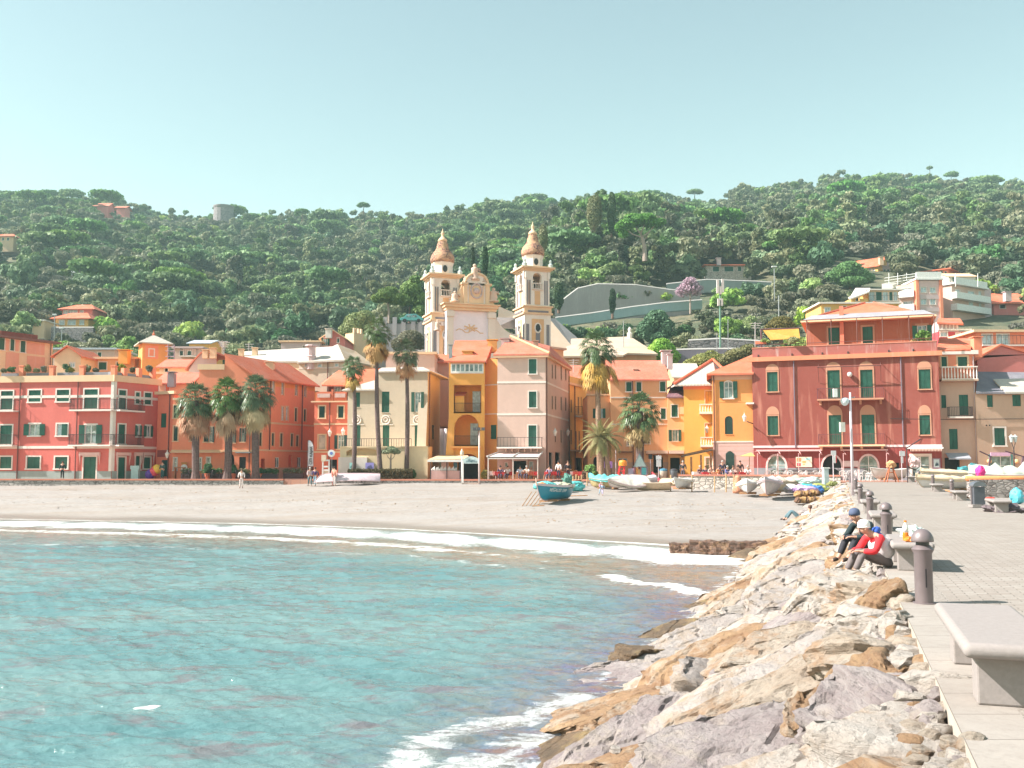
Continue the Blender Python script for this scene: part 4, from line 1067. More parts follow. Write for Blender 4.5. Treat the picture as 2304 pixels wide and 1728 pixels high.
b.obj('awning',lambda m:f.box(m,.1,f.L-.1,zat(f,1522,1021),zat(f,1522,1014),.03,.9),M['awning_cream'])
b.obj('shutter_board',lambda m:f.box(m,sat(f,1529),sat(f,1539),zat(f,1533,932),zat(f,1533,915),.01,.06),TRIMY)
m=MB();slabroof(m,[[f.P(-.1,b.z1,.3),f.P(f.L+.1,b.z1,.3),at(1543,858,103),at(1514,858,103)]],.14);rr=b.part('roof',m,PURPR);uv_roof(rr)
b.finish()
b=back('slate_roof_house','low house with pale slate roof seen over the small peach house',PEACH2,1516,1575,848,870,108,dep=6,roof='gable',rm=PALER,rise=1.8,z0=6,over=.2);b.finish()
def bldJ():
 b=Bld('yellow_house','yellow house with pale stone roof and small white balconies left of the orange house',plaster('house_yellow',(.80,.44,.10),amt=.25),gp(1541,98.3),gp(1612,97.7),dep=10,z1=at(1570,864,97).z)
 f=b.F
 b.band(f,zat(f,1570,876),zat(f,1570,868),CORAL2,.03,name='painted_frieze')
 b.win(1587,880,1602,910,'shut',trim=TRIMY,sh=flat('mustard_door',(.6,.3,.05)),tw=.09);b.win(1587,953,1602,984,'shut',trim=TRIMY,sh=M['mustard_door'],tw=.09)
 b.balcony(f,sat(f,1574),f.L-.05,zat(f,1590,929),dep=.8,h=.85,style='balus',m=TRIM,sm=TRIM);b.balcony(f,sat(f,1575),f.L-.05,zat(f,1590,1003),dep=.8,h=.85,style='balus',m=TRIM,sm=TRIM)
 b.win(1588,1030,1604,1070,'glass',trim=TRIM)
 e0,e1=f.P(-.9,b.z1,.5),f.P(f.L+.3,b.z1,.5);rg=at(1604,811,100.5)
 m=MB();slabroof(m,[[e0,e1,rg]],.15);slabroof(m,[[e0,rg,rg+Vector((0,8,0)),e0+Vector((0,9,0))],[e1,e1+Vector((3.5,6,-.2)),rg]],.15);rr=b.part('roof',m,PALER);uv_roof(rr)
 m=MB();m.tube([e0+Vector((0,0,.12)),rg+Vector((0,0,.12))],.14,6);m.tube([rg+Vector((0,0,.12)),at(1625,828,98.5)],.14,6);b.part('ridge_tiles',m,RTILE)
 b.finish()
 p=empty('pergola',gp(1575,93),'dark sloping pergola roof with vine-wrapped posts in front of the yellow house','pergola')
 m=MB();slabroof(m,[[at(1532,1026,91.5),at(1604,1011,91.5),at(1604,1007,95.5),at(1541,1021,95.5)]],.12);m.build('roof',flat('pergola_brown',(.10,.07,.05)),p)
 m=MB()
 for px,Y in((1536,91.7),(1556,91.7),(1578,91.7),(1600,91.7)):q=gp(px,Y);m.tube([q,q+Vector((0,0,1.9+(px-1536)*.009))],.09,6)
 m.build('post',WOOD,p)
bldJ()
def bldK():
 b=Bld('orange_corner_house','deep orange house with lilac ground floor left of the big red house',plaster('house_orange',(.82,.33,.10),amt=.15),gp(1606,92.4),gp(1697,91.7),dep=9,z1=at(1650,841,92).z)
 f=b.F
 b.band(f,b.z1-.55,b.z1,plaster('frieze_pink',(.76,.44,.3),amt=.1),.03,name='frieze')
 b.band(f,2.2,zat(f,1650,994),LILAC,.05,name='ground_storey')
 for i in range(6):b.band(f,zat(f,1650,1004+i*11),zat(f,1650,1003.2+i*11),TAN,.056,name='groove')
 b.band(f,zat(f,1650,995.5),zat(f,1650,992.5),TRIM,.09)
 b.win(1629,858,1649,896,'open',arch=.35,tw=.1);b.win(1631,936,1649,977,'shut',arch=.35,trim=None,sh=DKGREEN,sill=False)
 b.band(f,zat(f,1650,905),zat(f,1650,903.5),OCHRE,.02)
 s0,s1,z0,z1=f.rect(1633,1015,1652,1056)
 m=MB();f.box(m,s0,s1,z0,z1-.25,.05,.11);m.add([f.P(lerp(s0,s1,k/8),z1-.25+.25*math.sin(math.pi*k/8),.11)for k in range(9)],[tuple(range(9))[::-1]]);r_=b.part('door',m,DKGREEN)
 e=b.z1;m=MB();slabroof(m,[[f.P(-.5,e,.6),f.P(f.L+.1,e,.6),at(1697,796,97.5)],[f.P(f.L+.1,e,.6),f.P(f.L+.1,e,-8),at(1697,796,97.5)],[f.P(-.5,e,-9),f.P(-.5,e,.6),at(1697,796,97.5)]],.16);rr=b.part('roof',m,RTILE);uv_roof(rr)
 m=MB();f.box(m,sat(f,1678,905),sat(f,1696,905),zat(f,1688,910),zat(f,1688,906),0,.5);b.part('bracket_shelf',m,TRIM)
 b.pipe(f,sat(f,1606.5,900),2.5,b.z1)
 m=MB();m.tube([f.P(sat(f,1694),zat(f,1690,953),.0),f.P(sat(f,1680),zat(f,1680,949),.7)],.05,5);b.part('lamp_bracket',m,IRON)
 b.finish()
bldK()
def bldL():
 b=Bld('red_house','big weathered red house with two long balconies and attic storey at the pier head',REDP,gp(1697,91.4),gp(2121,86),dep=13,z1=at(1905,806,88.6).z)
 f=b.F
 zc=b.z1
 b.band(f,zc-.05,zc+.35,plaster('cornice_red',(.66,.24,.13)),.3,name='cornice')
 m=MB();zp=zc+.352;f.box(m,0.05,f.L-.05,zp,zat(f,1905,776),-.3,-.02);f.box(m,.05,.35,zp,zat(f,1905,776)-.01,-10,-.3);b.part('parapet',m,REDP2)
 m=MB();f.box(m,.02,f.L-.02,zat(f,1905,776),zat(f,1905,774),-.34,.02);b.part('parapet_cap',m,ROSE)
 for px in(1706,1782,1850,1908,2000,2055):
  m=MB();q=sat(f,px,798);f.box(m,q-.05,q+.05,zc+.4,zc+.6,-.02,.06);b.part('spout',m,DARK)
 b.flatroof(TERRA,zc+.3)
 b.band(f,zat(f,1905,1006.5),zat(f,1905,1001.5),plaster('band_lilac',(.76,.55,.55),amt=.1),.06)
 zg=zat(f,1905,1007)
 b.band(f,2.2,zg,REDG,.02,name='ground_storey')
 b.band(f,2.2,zat(f,1905,1053),DADO,.04,name='dado')
 TR=plaster('red_house_trim',(.52,.25,.16),amt=.3)
 wins=[(1726,837,1750,881),(1727,936,1751,979),(2067,831,2094,875),(2069,934,2093,978)]
 doors=[(1862,833,1890,898),(1936,832,1964,898),(1865,934,1893,1000),(1939,933,1968,1000)]
 for w_ in wins:b.win(*w_,'shut',trim=TR,tw=.1)
 for w_ in doors:b.win(*w_,'shut',trim=TR,tw=.13,sill=False)
 for(x0,y0,x1,y1)in wins+doors:
  s0,s1,z0,z1=f.rect(x0,y0,x1,y1);c=(s0+s1)/2;r_=(s1-s0)/2+.12;h=.62 if y0<900 else .75
  m=MB();n=12;pts=[(c-r_*math.cos(math.pi*k/n),z1+.13+h*math.sin(math.pi*k/n))for k in range(n+1)]
  A=[f.P(a,z,.035)for a,z in pts];B=[f.P(a,z,-.01)for a,z in pts]
  m.add(A+B,[tuple(range(n+1))[::-1]]+[(i,i+1,n+2+i,n+1+i)for i in range(n)])
  b.part('blind_arch',m,TR)
 for py,sty in((898,'iron'),(1001,'iron')):
  z=zat(f,1915,py);b.balcony(f,sat(f,1841),sat(f,1990),z,dep=1.1,h=.95,style=sty,nbr=4,sm=TR if py<950 else TRIMY,gap=.16,m=flat('rust_iron',(.16,.04,.05)))
 z=zat(f,1915,826);m=MB();m.tube([f.P(sat(f,1843),z,.9),f.P(sat(f,1987),z,.9)],.05,6);
 for px in(1845,1985):m.tube([f.P(sat(f,px),z,.9),f.P(sat(f,px),z+.3,.05)],.03,5);m.tube([f.P(sat(f,px),z,.9),f.P(sat(f,px),z-1.3,.05)],.02,5)
 b.part('awning_roller',m,PIPE)
 for px in(1789,2031):b.pipe(f,sat(f,px),zg,zc,flat('slate_pipe',(.18,.14,.18)))
 for px in(1915,):
  m=MB();q=sat(f,px);m.ball(f.P(q,zat(f,px,843),.25),.22,8);b.part('wall_lamp',m,WHITE)
 for(x0,x1)in((1727,1768),(1851,1893),(1934,1975)):
  s0,s1,z0,z1=f.rect(x0,1025,x1,1081);b.winm(f,s0,s1,2.45,z1,'dark' if x0==1851 else 'glass',M['band_lilac'],arch=1.0,tw=.16,name='arched_opening',sill=False)
 b.win(2052,1026,2092,1080,'glass',tw=.2,name='shop_front',sill=False);b.win(2005,1041,2023,1060,'dark',trim=None)
 b.finish()
 m=MB();f.box(m,sat(f,2038),f.L+.1,zat(f,2080,1010),zat(f,2080,1006.5),.05,.9);b.part('shop_awning',m,WHITE)
 m=MB()
 n=22
 for i in range(n):x0=lerp(sat(f,2045),f.L,i/n);x1=lerp(sat(f,2045),f.L,(i+.9)/n);m.add([f.P(x0,zat(f,2080,1010),.88),f.P(x1,zat(f,2080,1010),.88),f.P((x0+x1)/2,zat(f,2080,1017),.9)],[(0,2,1)])
 b.part('awning_fringe',m,plaster('awning_peach',(.8,.55,.45)))
 for(x0,x1,nm)in((1701,1848,'a'),(1890,1996,'b')):
  m=MB();z=zat(f,1800,1015);s0,s1=sat(f,x0),sat(f,x1)
  f.box(m,s0,s1,z,z+.14,.1,.35)
  if nm=='a':f.box(m,s0,s1,z-.03,z,.9,1.6)
  for q in np.linspace(s0+.2,s1-.2,4 if nm=='a' else 2):m.tube([f.P(q,z,.3),f.P(q+.25,z-.35,1.0),f.P(q+.05,z-.25,1.7)],.035,5);m.tube([f.P(q+.05,z-.3,1.7),f.P(q+.05,2.45,1.7)],.03,5)
  b.part('awning_frame',m,plaster('frame_pink',(.7,.42,.42)))
 s0,s1,z0,z1=f.rect(1791,1028,1827,1051);m=MB();f.box(m,s0,s1,z0,z1,.05,.1);pn=b.part('menu_board',m,flat('menu_cream',(.78,.62,.5)))
 for(a,bb,c,d,cc)in((.06,.33,.55,.9,(.7,.25,.1)),(.06,.3,.1,.4,(.45,.06,.08)),(.4,.62,.42,.6,(.75,.4,.12)),(.6,.92,.68,.9,(.3,.6,.6)),(.42,.56,.2,.34,(.75,.5,.2))):
  m=MB();f.box(m,lerp(s0,s1,a),lerp(s0,s1,bb),lerp(z0,z1,c),lerp(z0,z1,d),.1,.112);b.part('menu_picture',m,flat('menu%d'%int(cc[0]*100+cc[1]*10),cc),pn)
 s0,s1,z0,z1=f.rect(1896,1037,1931,1050);m=MB();f.box(m,s0,s1,z0,z1,.05,.1);b.part('sign_board',m,flat('sign_pale',(.74,.58,.58)))
 s0,s1,z0,z1=f.rect(2098,1031,2116,1055);m=MB();f.box(m,s0,s1,z0,z1,.05,.1);pn=b.part('poster_case',m,flat('poster_frame',(.3,.2,.25)))
 m=MB();f.box(m,s0+.1,s1-.1,z0+.15,z1-.1,.1,.11);b.part('poster',m,flat('poster_blue',(.6,.72,.74)),pn)
 for k in range(4):
  m=MB();x=lerp(s0+.2,s1-.25,k/3);m.add([f.P(x,z0+.25+.04*k,.118),f.P(x+.12,z0+.25,.118),f.P(x+.05,z0+.55+.1*(k%2),.118)],[(0,1,2)]);b.part('poster_mark',m,flat('poster_navy',(.06,.12,.16)),pn)
 Y0=3.2
 q0=sat(f,1802,745);
 at0=f.P(q0+.35,0,-Y0);at1=f.P(f.L-.3,0,-Y0)
 w=Bld('x',None,plaster('attic_red',(.40,.11,.055),amt=.5),(at0.x,at0.y),(at1.x,at1.y),dep=8,z0=zc+.2,z1=zat(f,1950,716));ORG[w.root.name]=ORG[b.root.name];x=w.root;w.root=b.root;bpy.data.objects.remove(x)
 g=w.F
 za=g.uv(1950,722)[1];w.z1=za
 for(x0,y0,x1,y1,k)in((1864,737,1889,775,'shut'),(1941,735,1964,775,'shut'),(2064,732,2086,770,'open')):w.win(x0,y0,x1,y1,k,trim=TR,tw=.16,sill=False)
 w.finish()
 m=MB();g.box(m,-.5,g.L+.4,za,za+.16,-8.3,1.0);b.part('attic_eave',m,TRIMY)
 m=MB();c=[g.P(-.45,za+.16,.95),g.P(g.L+.35,za+.16,.95),g.P(g.L+.35,za+.16,-8),g.P(-.45,za+.16,-8)]
 d=[g.P(.5,za+.75,.1),g.P(g.L-.6,za+.75,.1),g.P(g.L-.6,za+.75,-7),g.P(.5,za+.75,-7)]
 slabroof(m,[[c[0],c[1],d[1],d[0]],[c[1],c[2],d[2],d[1]],[c[3],c[0],d[0],d[3]]],.05);rr=b.part('attic_roof_edge',m,plaster('lead_grey',(.30,.29,.32),amt=.4));uv_roof(rr)
 ap0,ap1=at(1946,682,95.5),at(1965,682,97)
 e=[g.P(1.0,za+.7,-.3),g.P(g.L-1.5,za+.7,-.3),g.P(g.L-1.5,za+.7,-7.5),g.P(1.0,za+.7,-7.5)]
 m=MB();slabroof(m,[[e[0],e[1],ap1,ap0],[e[1],e[2],ap1],[e[3],e[0],ap0]],.14);rr=b.part('attic_roof',m,RTILE);uv_roof(rr)
 m=MB();m.tube([e[0]+Vector((0,0,.06)),ap0+Vector((0,0,.06))],.1,5);m.tube([e[1]+Vector((0,0,.06)),ap1+Vector((0,0,.06))],.1,5);b.part('ridge_tiles',m,RTILE2)
 m=MB();q=sat(g,1900);g.box(m,q-.17,q+.17,zc+.5,g.uv(1900,690)[1],.02,.36);b.part('chimney_flue',m,CORAL3)
 m=MB();zf=g.uv(1950,722)[1]-.1
 for px in(1815,1870,1928,1986,2046,2103):q=sat(f,px,750);m.tube([f.P(q,zp,-.15),f.P(q,zf,-.15)],.035,5);m.tube([f.P(q,zf,-.15),f.P(q,zf+.1,-Y0)],.025,4)
 m.tube([f.P(q0,zf,-.15),f.P(f.L-.3,zf,-.15)],.04,5);rl=zat(f,1905,768)
 m.tube([f.P(.3,rl,-.12),f.P(f.L-.3,rl,-.12)],.03,5);m.tube([f.P(.3,rl-.25,-.12),f.P(f.L-.3,rl-.25,-.12)],.02,5)
 b.part('terrace_railing',m,PIPE)
 m=MB();a=[at(1716,741,92),at(1797,739,91),at(1800,760,89.9),at(1734,764,91)]
 slabroof(m,[a],.06);b.part('terrace_awning',m,flat('awning_yellow',(.50,.24,.04)))
 m=MB()
 for px,py,Y in((1713,741,92),(1712,741,95)):q=at(px,py,Y);m.tube([q,Vector((q.x,q.y,zp))],.07,6)
 m.tube([at(1712,741,92),at(1800,738.5,91)],.07,6)
 b.part('awning_post',m,flat('awning_post',(.12,.05,.06)))
 m=MB();s0,s1=sat(f,1699,775),sat(f,1724,775);f.box(m,s0,s1,zat(f,1710,773.5),zat(f,1710,768),-.34,.05);b.part('flower_box',m,TERRA)
 return b
bL=bldL()
def bldM():
 b=Bld('tan_orange_house','tan house whose orange top floor has a white baluster balcony right of the red house',TAN,gp(2121,87.1),gp(2202,86.7),dep=9,z1=at(2160,788,87).z)
 f=b.F
 b.band(f,zat(f,2160,853),b.z1-.4,CORAL2,.03,name='top_storey');b.band(f,b.z1-.4,b.z1-.05,TRIM,.3,name='eave')
 b.win(2118,803,2130,826,trim=TRIMY,tw=.1);b.win(2155,803,2176,826,trim=TRIMY,tw=.14)
 z=zat(f,2160,855);b.balcony(f,.02,f.L+.1,z,dep=.7,h=1.15,style='balus',m=TRIM,sm=TAN2)
 b.win(2118,889,2129,918,trim=None);b.win(2158,888,2179,934,trim=None,sill=False);b.win(2136,965,2155,1011,trim=None)
 b.balcony(f,sat(f,2131),sat(f,2184),zat(f,2160,938),dep=.8,h=.85)
 b.win(2126,1030,2160,1081,'dark',trim=None,sill=False)
 b.obj('shop_awning',lambda m:m.add([f.P(sat(f,2124),zat(f,2150,1019),.02),f.P(sat(f,2174),zat(f,2150,1019),.02),f.P(sat(f,2174),zat(f,2150,1031),1.0),f.P(sat(f,2124),zat(f,2150,1031),1.0),f.P(sat(f,2174),zat(f,2150,1034),1.0),f.P(sat(f,2124),zat(f,2150,1034),1.0)],[(0,3,2,1),(3,5,4,2)]),flat('awning_grey',(.36,.36,.40)))
 b.pipe(f,f.L-.1,2.4,b.z1-.6,flat('pale_pipe',(.5,.4,.42)))
 m=MB();slabroof(m,[[f.P(-.2,b.z1,.3),f.P(sat(f,2188),b.z1,.3),at(2187,761,91),at(2112,761,91)]],.14);rr=b.part('roof',m,RTILE);uv_roof(rr)
 b.chimney(2196,762,790,87.5,CORAL2,.7);b.finish()
 b=Bld('tan_house','tan house with dark slate roof and small shop at the right edge',TAN2,gp(2202,86.4),gp(2345,86.4),dep=8,z1=at(2250,883,86.4).z)
 f=b.F
 b.win(2221,889,2234,916,trim=None);b.win(2278,888,2297,914,trim=None);b.win(2237,963,2261,1002,tw=.14)
 b.win(2229,1026,2276,1081,'glass',trim=flat('shop_teal',(.10,.30,.30)),name='shop_front',sill=False)
 s0,s1,z0,z1=f.rect(2228,1018,2272,1026);m=MB();f.box(m,s0,s1,z0,z1,.02,.1);sg=b.part('shop_sign',m,flat('sign_lilac',(.70,.42,.60)))
 for px in(2220,2281):m=MB();m.ball(f.P(sat(f,px),zat(f,px,1038),.2),.2,8);b.part('wall_lamp',m,flat('lamp_amber',(.8,.5,.25)))
 for px in(2219,2226):m=MB();q=f.P(sat(f,px),zat(f,px,957),.03);m.ball(q,.06,6);b.part('wall_hook',m,DARK)
 m=MB();m.tube([Vector(f.P(-7.5,zat(f,2210,942),.12)),f.P(-3,zat(f,2210,944),.12),f.P(f.L,zat(f,2250,942),.12)],.025,4);b.part('cable',m,DARK)
 m=MB();slabroof(m,[[f.P(-.1,b.z1,.35),f.P(f.L+.1,b.z1,.35),at(2345,838,90.5),at(2200,836,90.5)]],.15);rr=b.part('roof',m,GREYR);uv_roof(rr)
 m=MB();slabroof(m,[[at(2262,882,86),at(2350,882,86),at(2350,850,88),at(2235,853,88)]],.15);rr=b.part('dormer_roof',m,PALER);uv_roof(rr)
 b.finish()
 b=Bld('pink_gable_house','blank dark pink gable wall rising behind the tan houses at the right edge',PINKW,at(2200,830,92),at(2330,830,92),dep=8,z0=4,z1=at(2250,800,92).z)
 m=MB();a=at(2193,808,91.8);c=at(2253,773,91.8);d=at(2330,795,91.8);bk=Vector((0,8,0));slabroof(m,[[a,c,c+bk,a+bk],[c,d,d+bk,c+bk]],.2);rr=b.part('roof',m,RTILE);uv_roof(rr)
 b.extra.poly([b.F.P(0,b.z1),b.F.P(b.F.L,b.z1),at(2330,797,92),at(2253,775,92),at(2200,806,92)]);b.finish()
bldM()
def tall(name,label,wall,x0,x1,yt,Y,**k):return back(name,label,wall,x0,x1,yt,900,Y,z0=2,**k)
b=tall('cream_corner_house','cream house with coral wall panels and dark sloping eaves at the far left',CHP,-90,117,762,112,dep=9,skew=10,roof='cap',rm=PIPE,over=.7,wins=[(-3,760,10,787),(23,763,32,789),(46,767,57,793)])
f=b.F
for(x0,y0,x1,y1)in((12,764,20,788),(35,766,42,790),(60,772,100,797),(60,802,100,850),(12,793,42,850)):
 m=MB();s0,s1,z0,z1=f.rect(x0,y0,x1,y1);f.box(m,s0,s1,z0,z1,-.02,.04);b.part('wall_panel',m,plaster('panel_coral',(.78,.36,.26)))
m=MB();f.box(m,-1,sat(f,106,750),b.z1+.25,b.z1+1.1,-3,-1.8);b.part('upper_parapet',m,REDP);b.pipe(f,sat(f,107),4,b.z1);b.finish()
b=tall('long_low_house','long low pinkish house with flat blue-grey roof behind the coral roof terrace',PEACH,118,256,787,142,roof='cap',rm=flat('roof_bluegrey',(.42,.48,.55)),over=.5,wins=[(135,792,145,803,'curtain'),(180,792,192,804,'curtain'),(220,793,228,804)]);b.finish()
b=tall('peach_gable_house','pale peach gable house just above the coral roof terrace',CHP,121,180,802,116,roof='gable',rise=1.3,axis=1,wins=[(157,816,168,826,'curtain')]);b.finish()
b=tall('terrace_house','peach flat-roofed house with a columned veranda above the coral roof terrace',PEACH2,180,302,808,120,roof='cap',rm=CHP,wins=[(193,815,204,832,'dark'),(222,815,240,832),(262,815,280,832)]);b.chimney(281,790,808,119,GOLD,1.1);b.finish()
b=tall('orange_pavilion','orange square pavilion with pale pyramid roof left of the coral gable house',OCHRE,319,377,772,118,dep=3.2,skew=1.4,roof='none')
f=b.F;b.hip(b.z1,at(350,748,118).z,PALER,inset=.5,over=.5)
for k in range(2):m=MB();f.box(m,.3+k*100,f.L*.62,at(345,806,118).z,at(345,776,118).z,-.01,.03)if k==0 else None;(k==0)and b.part('wall_panel',m,CORAL2)
b.win(336,786,346,801,'curtain',tw=.12);m=MB();m.lathe((b.p0.x*.5+b.p2.x*.5,b.p0.y*.5+b.p2.y*.5,at(350,749,118).z-.1),[(.12,0),(.2,.2),(.05,.4),(.02,.7)],8);b.part('finial',m,TERRA)
m=MB();
for q in(378,392):m.tube([at(q,812,117),at(q,775,117)],.04,4)
for py in(780,790,802):m.tube([at(372,py,117),at(394,py,117)],.04,4)
b.part('scaffold',m,flat('mauve_metal',(.4,.28,.34)));b.finish()
b=tall('balcony_house','house with long dark balcony railing behind the orange pavilion',PEACH,392,452,784,136,roof='cap',rm=LILW,wins=[(405,790,412,799),(422,790,430,799)]);b.balcony(b.F,1,b.F.L-.4,zat(b.F,420,802),dep=1.0,gap=.3);b.finish()
b=tall('shed_roof_house','small ochre house with blue-grey lean-to roof up the slope behind the balcony house',YELLO,424,470,772,150,roof='gable',rm=flat('roof_bluegrey',(.42,.48,.55)),rise=.9);b.finish()
b=tall('grey_gable_house','lilac-grey blank gable wall with brown verge left of the long coral house',LILW,424,486,832,112,dep=7,roof='none')
f=b.F;b.extra.poly([f.P(0,b.z1),f.P(f.L,b.z1),f.P(f.L,zat(f,486,792)),f.P(sat(f,452,800),zat(f,452,792))])
m=MB();bk=Vector((0,7,0));a,c=at(416,829,111.8),at(452,791,111.8);e=at(486,791,111.8);slabroof(m,[[a,c,c+bk,a+bk],[c,e,e+bk,c+bk]],.2);rr=b.part('roof',m,RTILE2);uv_roof(rr)
for px,h in((463,790),(480,786)):b.chimney(px,h,795,111,CHP,.6)
b.finish()
b=tall('tiled_low_house','low house with tangled red tile roofs right of the roof terrace',CHP,354,430,862,104,dep=6,roof='gable',rise=1.4,rm=RTILE2,wins=[(373,865,381,881,'shut',CORAL2)],over=.3);b.chimney(387,840,858,103,DADO,.7);b.finish()
b=tall('patio_house','small white-trimmed house with open terrace behind the low tiled house',PEACH2,352,420,842,109,dep=5,roof='cap',rm=CHP,wins=[(371,830+14,378,856)]);b.finish()
b=tall('upper_patio_house','red-roofed house under the pavilion with white beam',CHP,358,428,826,113,dep=6,roof='gable',rise=1.2,rm=RTILE2,wins=[(371,829,378,838,'dark')]);b.finish()
b=back('long_slate_house','long cream building with huge pale slate roof behind the long coral house',CHP,545,705,816,860,120,dep=14,z0=3,roof='none',skew=-2)
f=b.F;m=MB();a,c,d,e=at(560,812,119.6),at(712,812,117.6),at(755,779,128),at(540,791,128)
m2=MB();slabroof(m2,[[a,c,d,e]],.2);rr=b.part('roof',m2,PALER);uv_roof(rr)
for px,y0,y1 in((543,788,796),(574,785,793)):b.chimney(px,y0,y1,124,CHP,.6)
b.finish()
b=back('cream_slate_house','cream building with small windows and pale hip roof left of the thin palms',CREAM,672,775,813,900,114,dep=12,z0=3,roof='none',skew=-1)
b.win(686,818,693,826,'curtain',tw=.08);b.win(715,818,724,826,'curtain',tw=.08);b.win(753,817,761,825,'curtain',tw=.08)
b.pipe(b.F,sat(b.F,738,830),4,b.z1);b.band(b.F,zat(b.F,720,829),zat(b.F,720,827),TRIM,.03)
m=MB();a,c,ap=at(668,814,113.6),at(776,809,112.6),at(760,774,119);rb=at(840,822,117);slabroof(m,[[a,c,ap]],.2);slabroof(m,[[a,ap,ap+Vector((-2,8,0)),a+Vector((2,10,0))]],.2);rr=b.part('roof',m,PALER);uv_roof(rr)
m=MB();slabroof(m,[[c,at(844,823,113.5),at(800,790,119.5),ap]],.2);rr=b.part('side_roof',m,tile('roof_slate_brown',(.40,.30,.20),(.30,.22,.15),.7));uv_roof(rr)
m=MB();e=Fr(b.p1,at(840,825,114));e.box(m,0,e.L,4,e.uv(810,820)[1]-.1,-5,0);b.part('side_wall',m,CHP)
m=MB();a=at(700,812,114);m.lathe((a.x,a.y,a.z-1),[(.55,0),(.55,1.4),(.6,1.5),(.5,1.6),(.5,2.6),(.75,2.7),(.7,2.85)],10);b.part('round_chimney',m,LILW);b.finish()
b=back('white_gable_block','plain white-lilac blank block up the slope left of the pink house',LILW,632,720,770,800,150,dep=10,roof='cap',rm=CHP,wins=[(682,778,685,782,'dark'),(687,778,690,782,'dark')]);b.finish()
b=back('pink_house','pink gable house with white-edged roof above the pale slate roofs',PINKW,722,776,762,800,152,dep=8,roof='gable',axis=1,rise=1.4,rm=CHP,wins=[(728,760,737,777,'open'),(759,760,763,771)],over=.3);b.chimney(740,742,752,151,CHW,.9);b.finish()
b=back('retaining_wall','tall grey roadside retaining wall with pillars behind the thin palms',plaster('grey_wall',(.40,.36,.38)),845,962,727,800,165,dep=4,roof='flat',rm=flat('road_asphalt',(.12,.12,.13)),cat='wall')
for px in(848,866,888,908,930,946):
 m=MB();q=sat(b.F,px,730);b.F.box(m,q-.35,q+.35,b.z1-2,b.z1+1.0,-.3,.12);b.part('pillar',m,M['grey_wall'])
b.finish()
b=back('pale_ruined_wall','pale battlemented garden wall behind the tallest palm',CHP,796,846,752,800,160,dep=2,roof='flat',rm=CHP,cat='wall',skew=4)
for px in(799,803,809,815):m=MB();q=sat(b.F,px,750);b.F.box(m,q-.15,q+.15,b.z1,b.z1+.8,-.4,-.1);b.part('merlon',m,CHP)
b.finish()
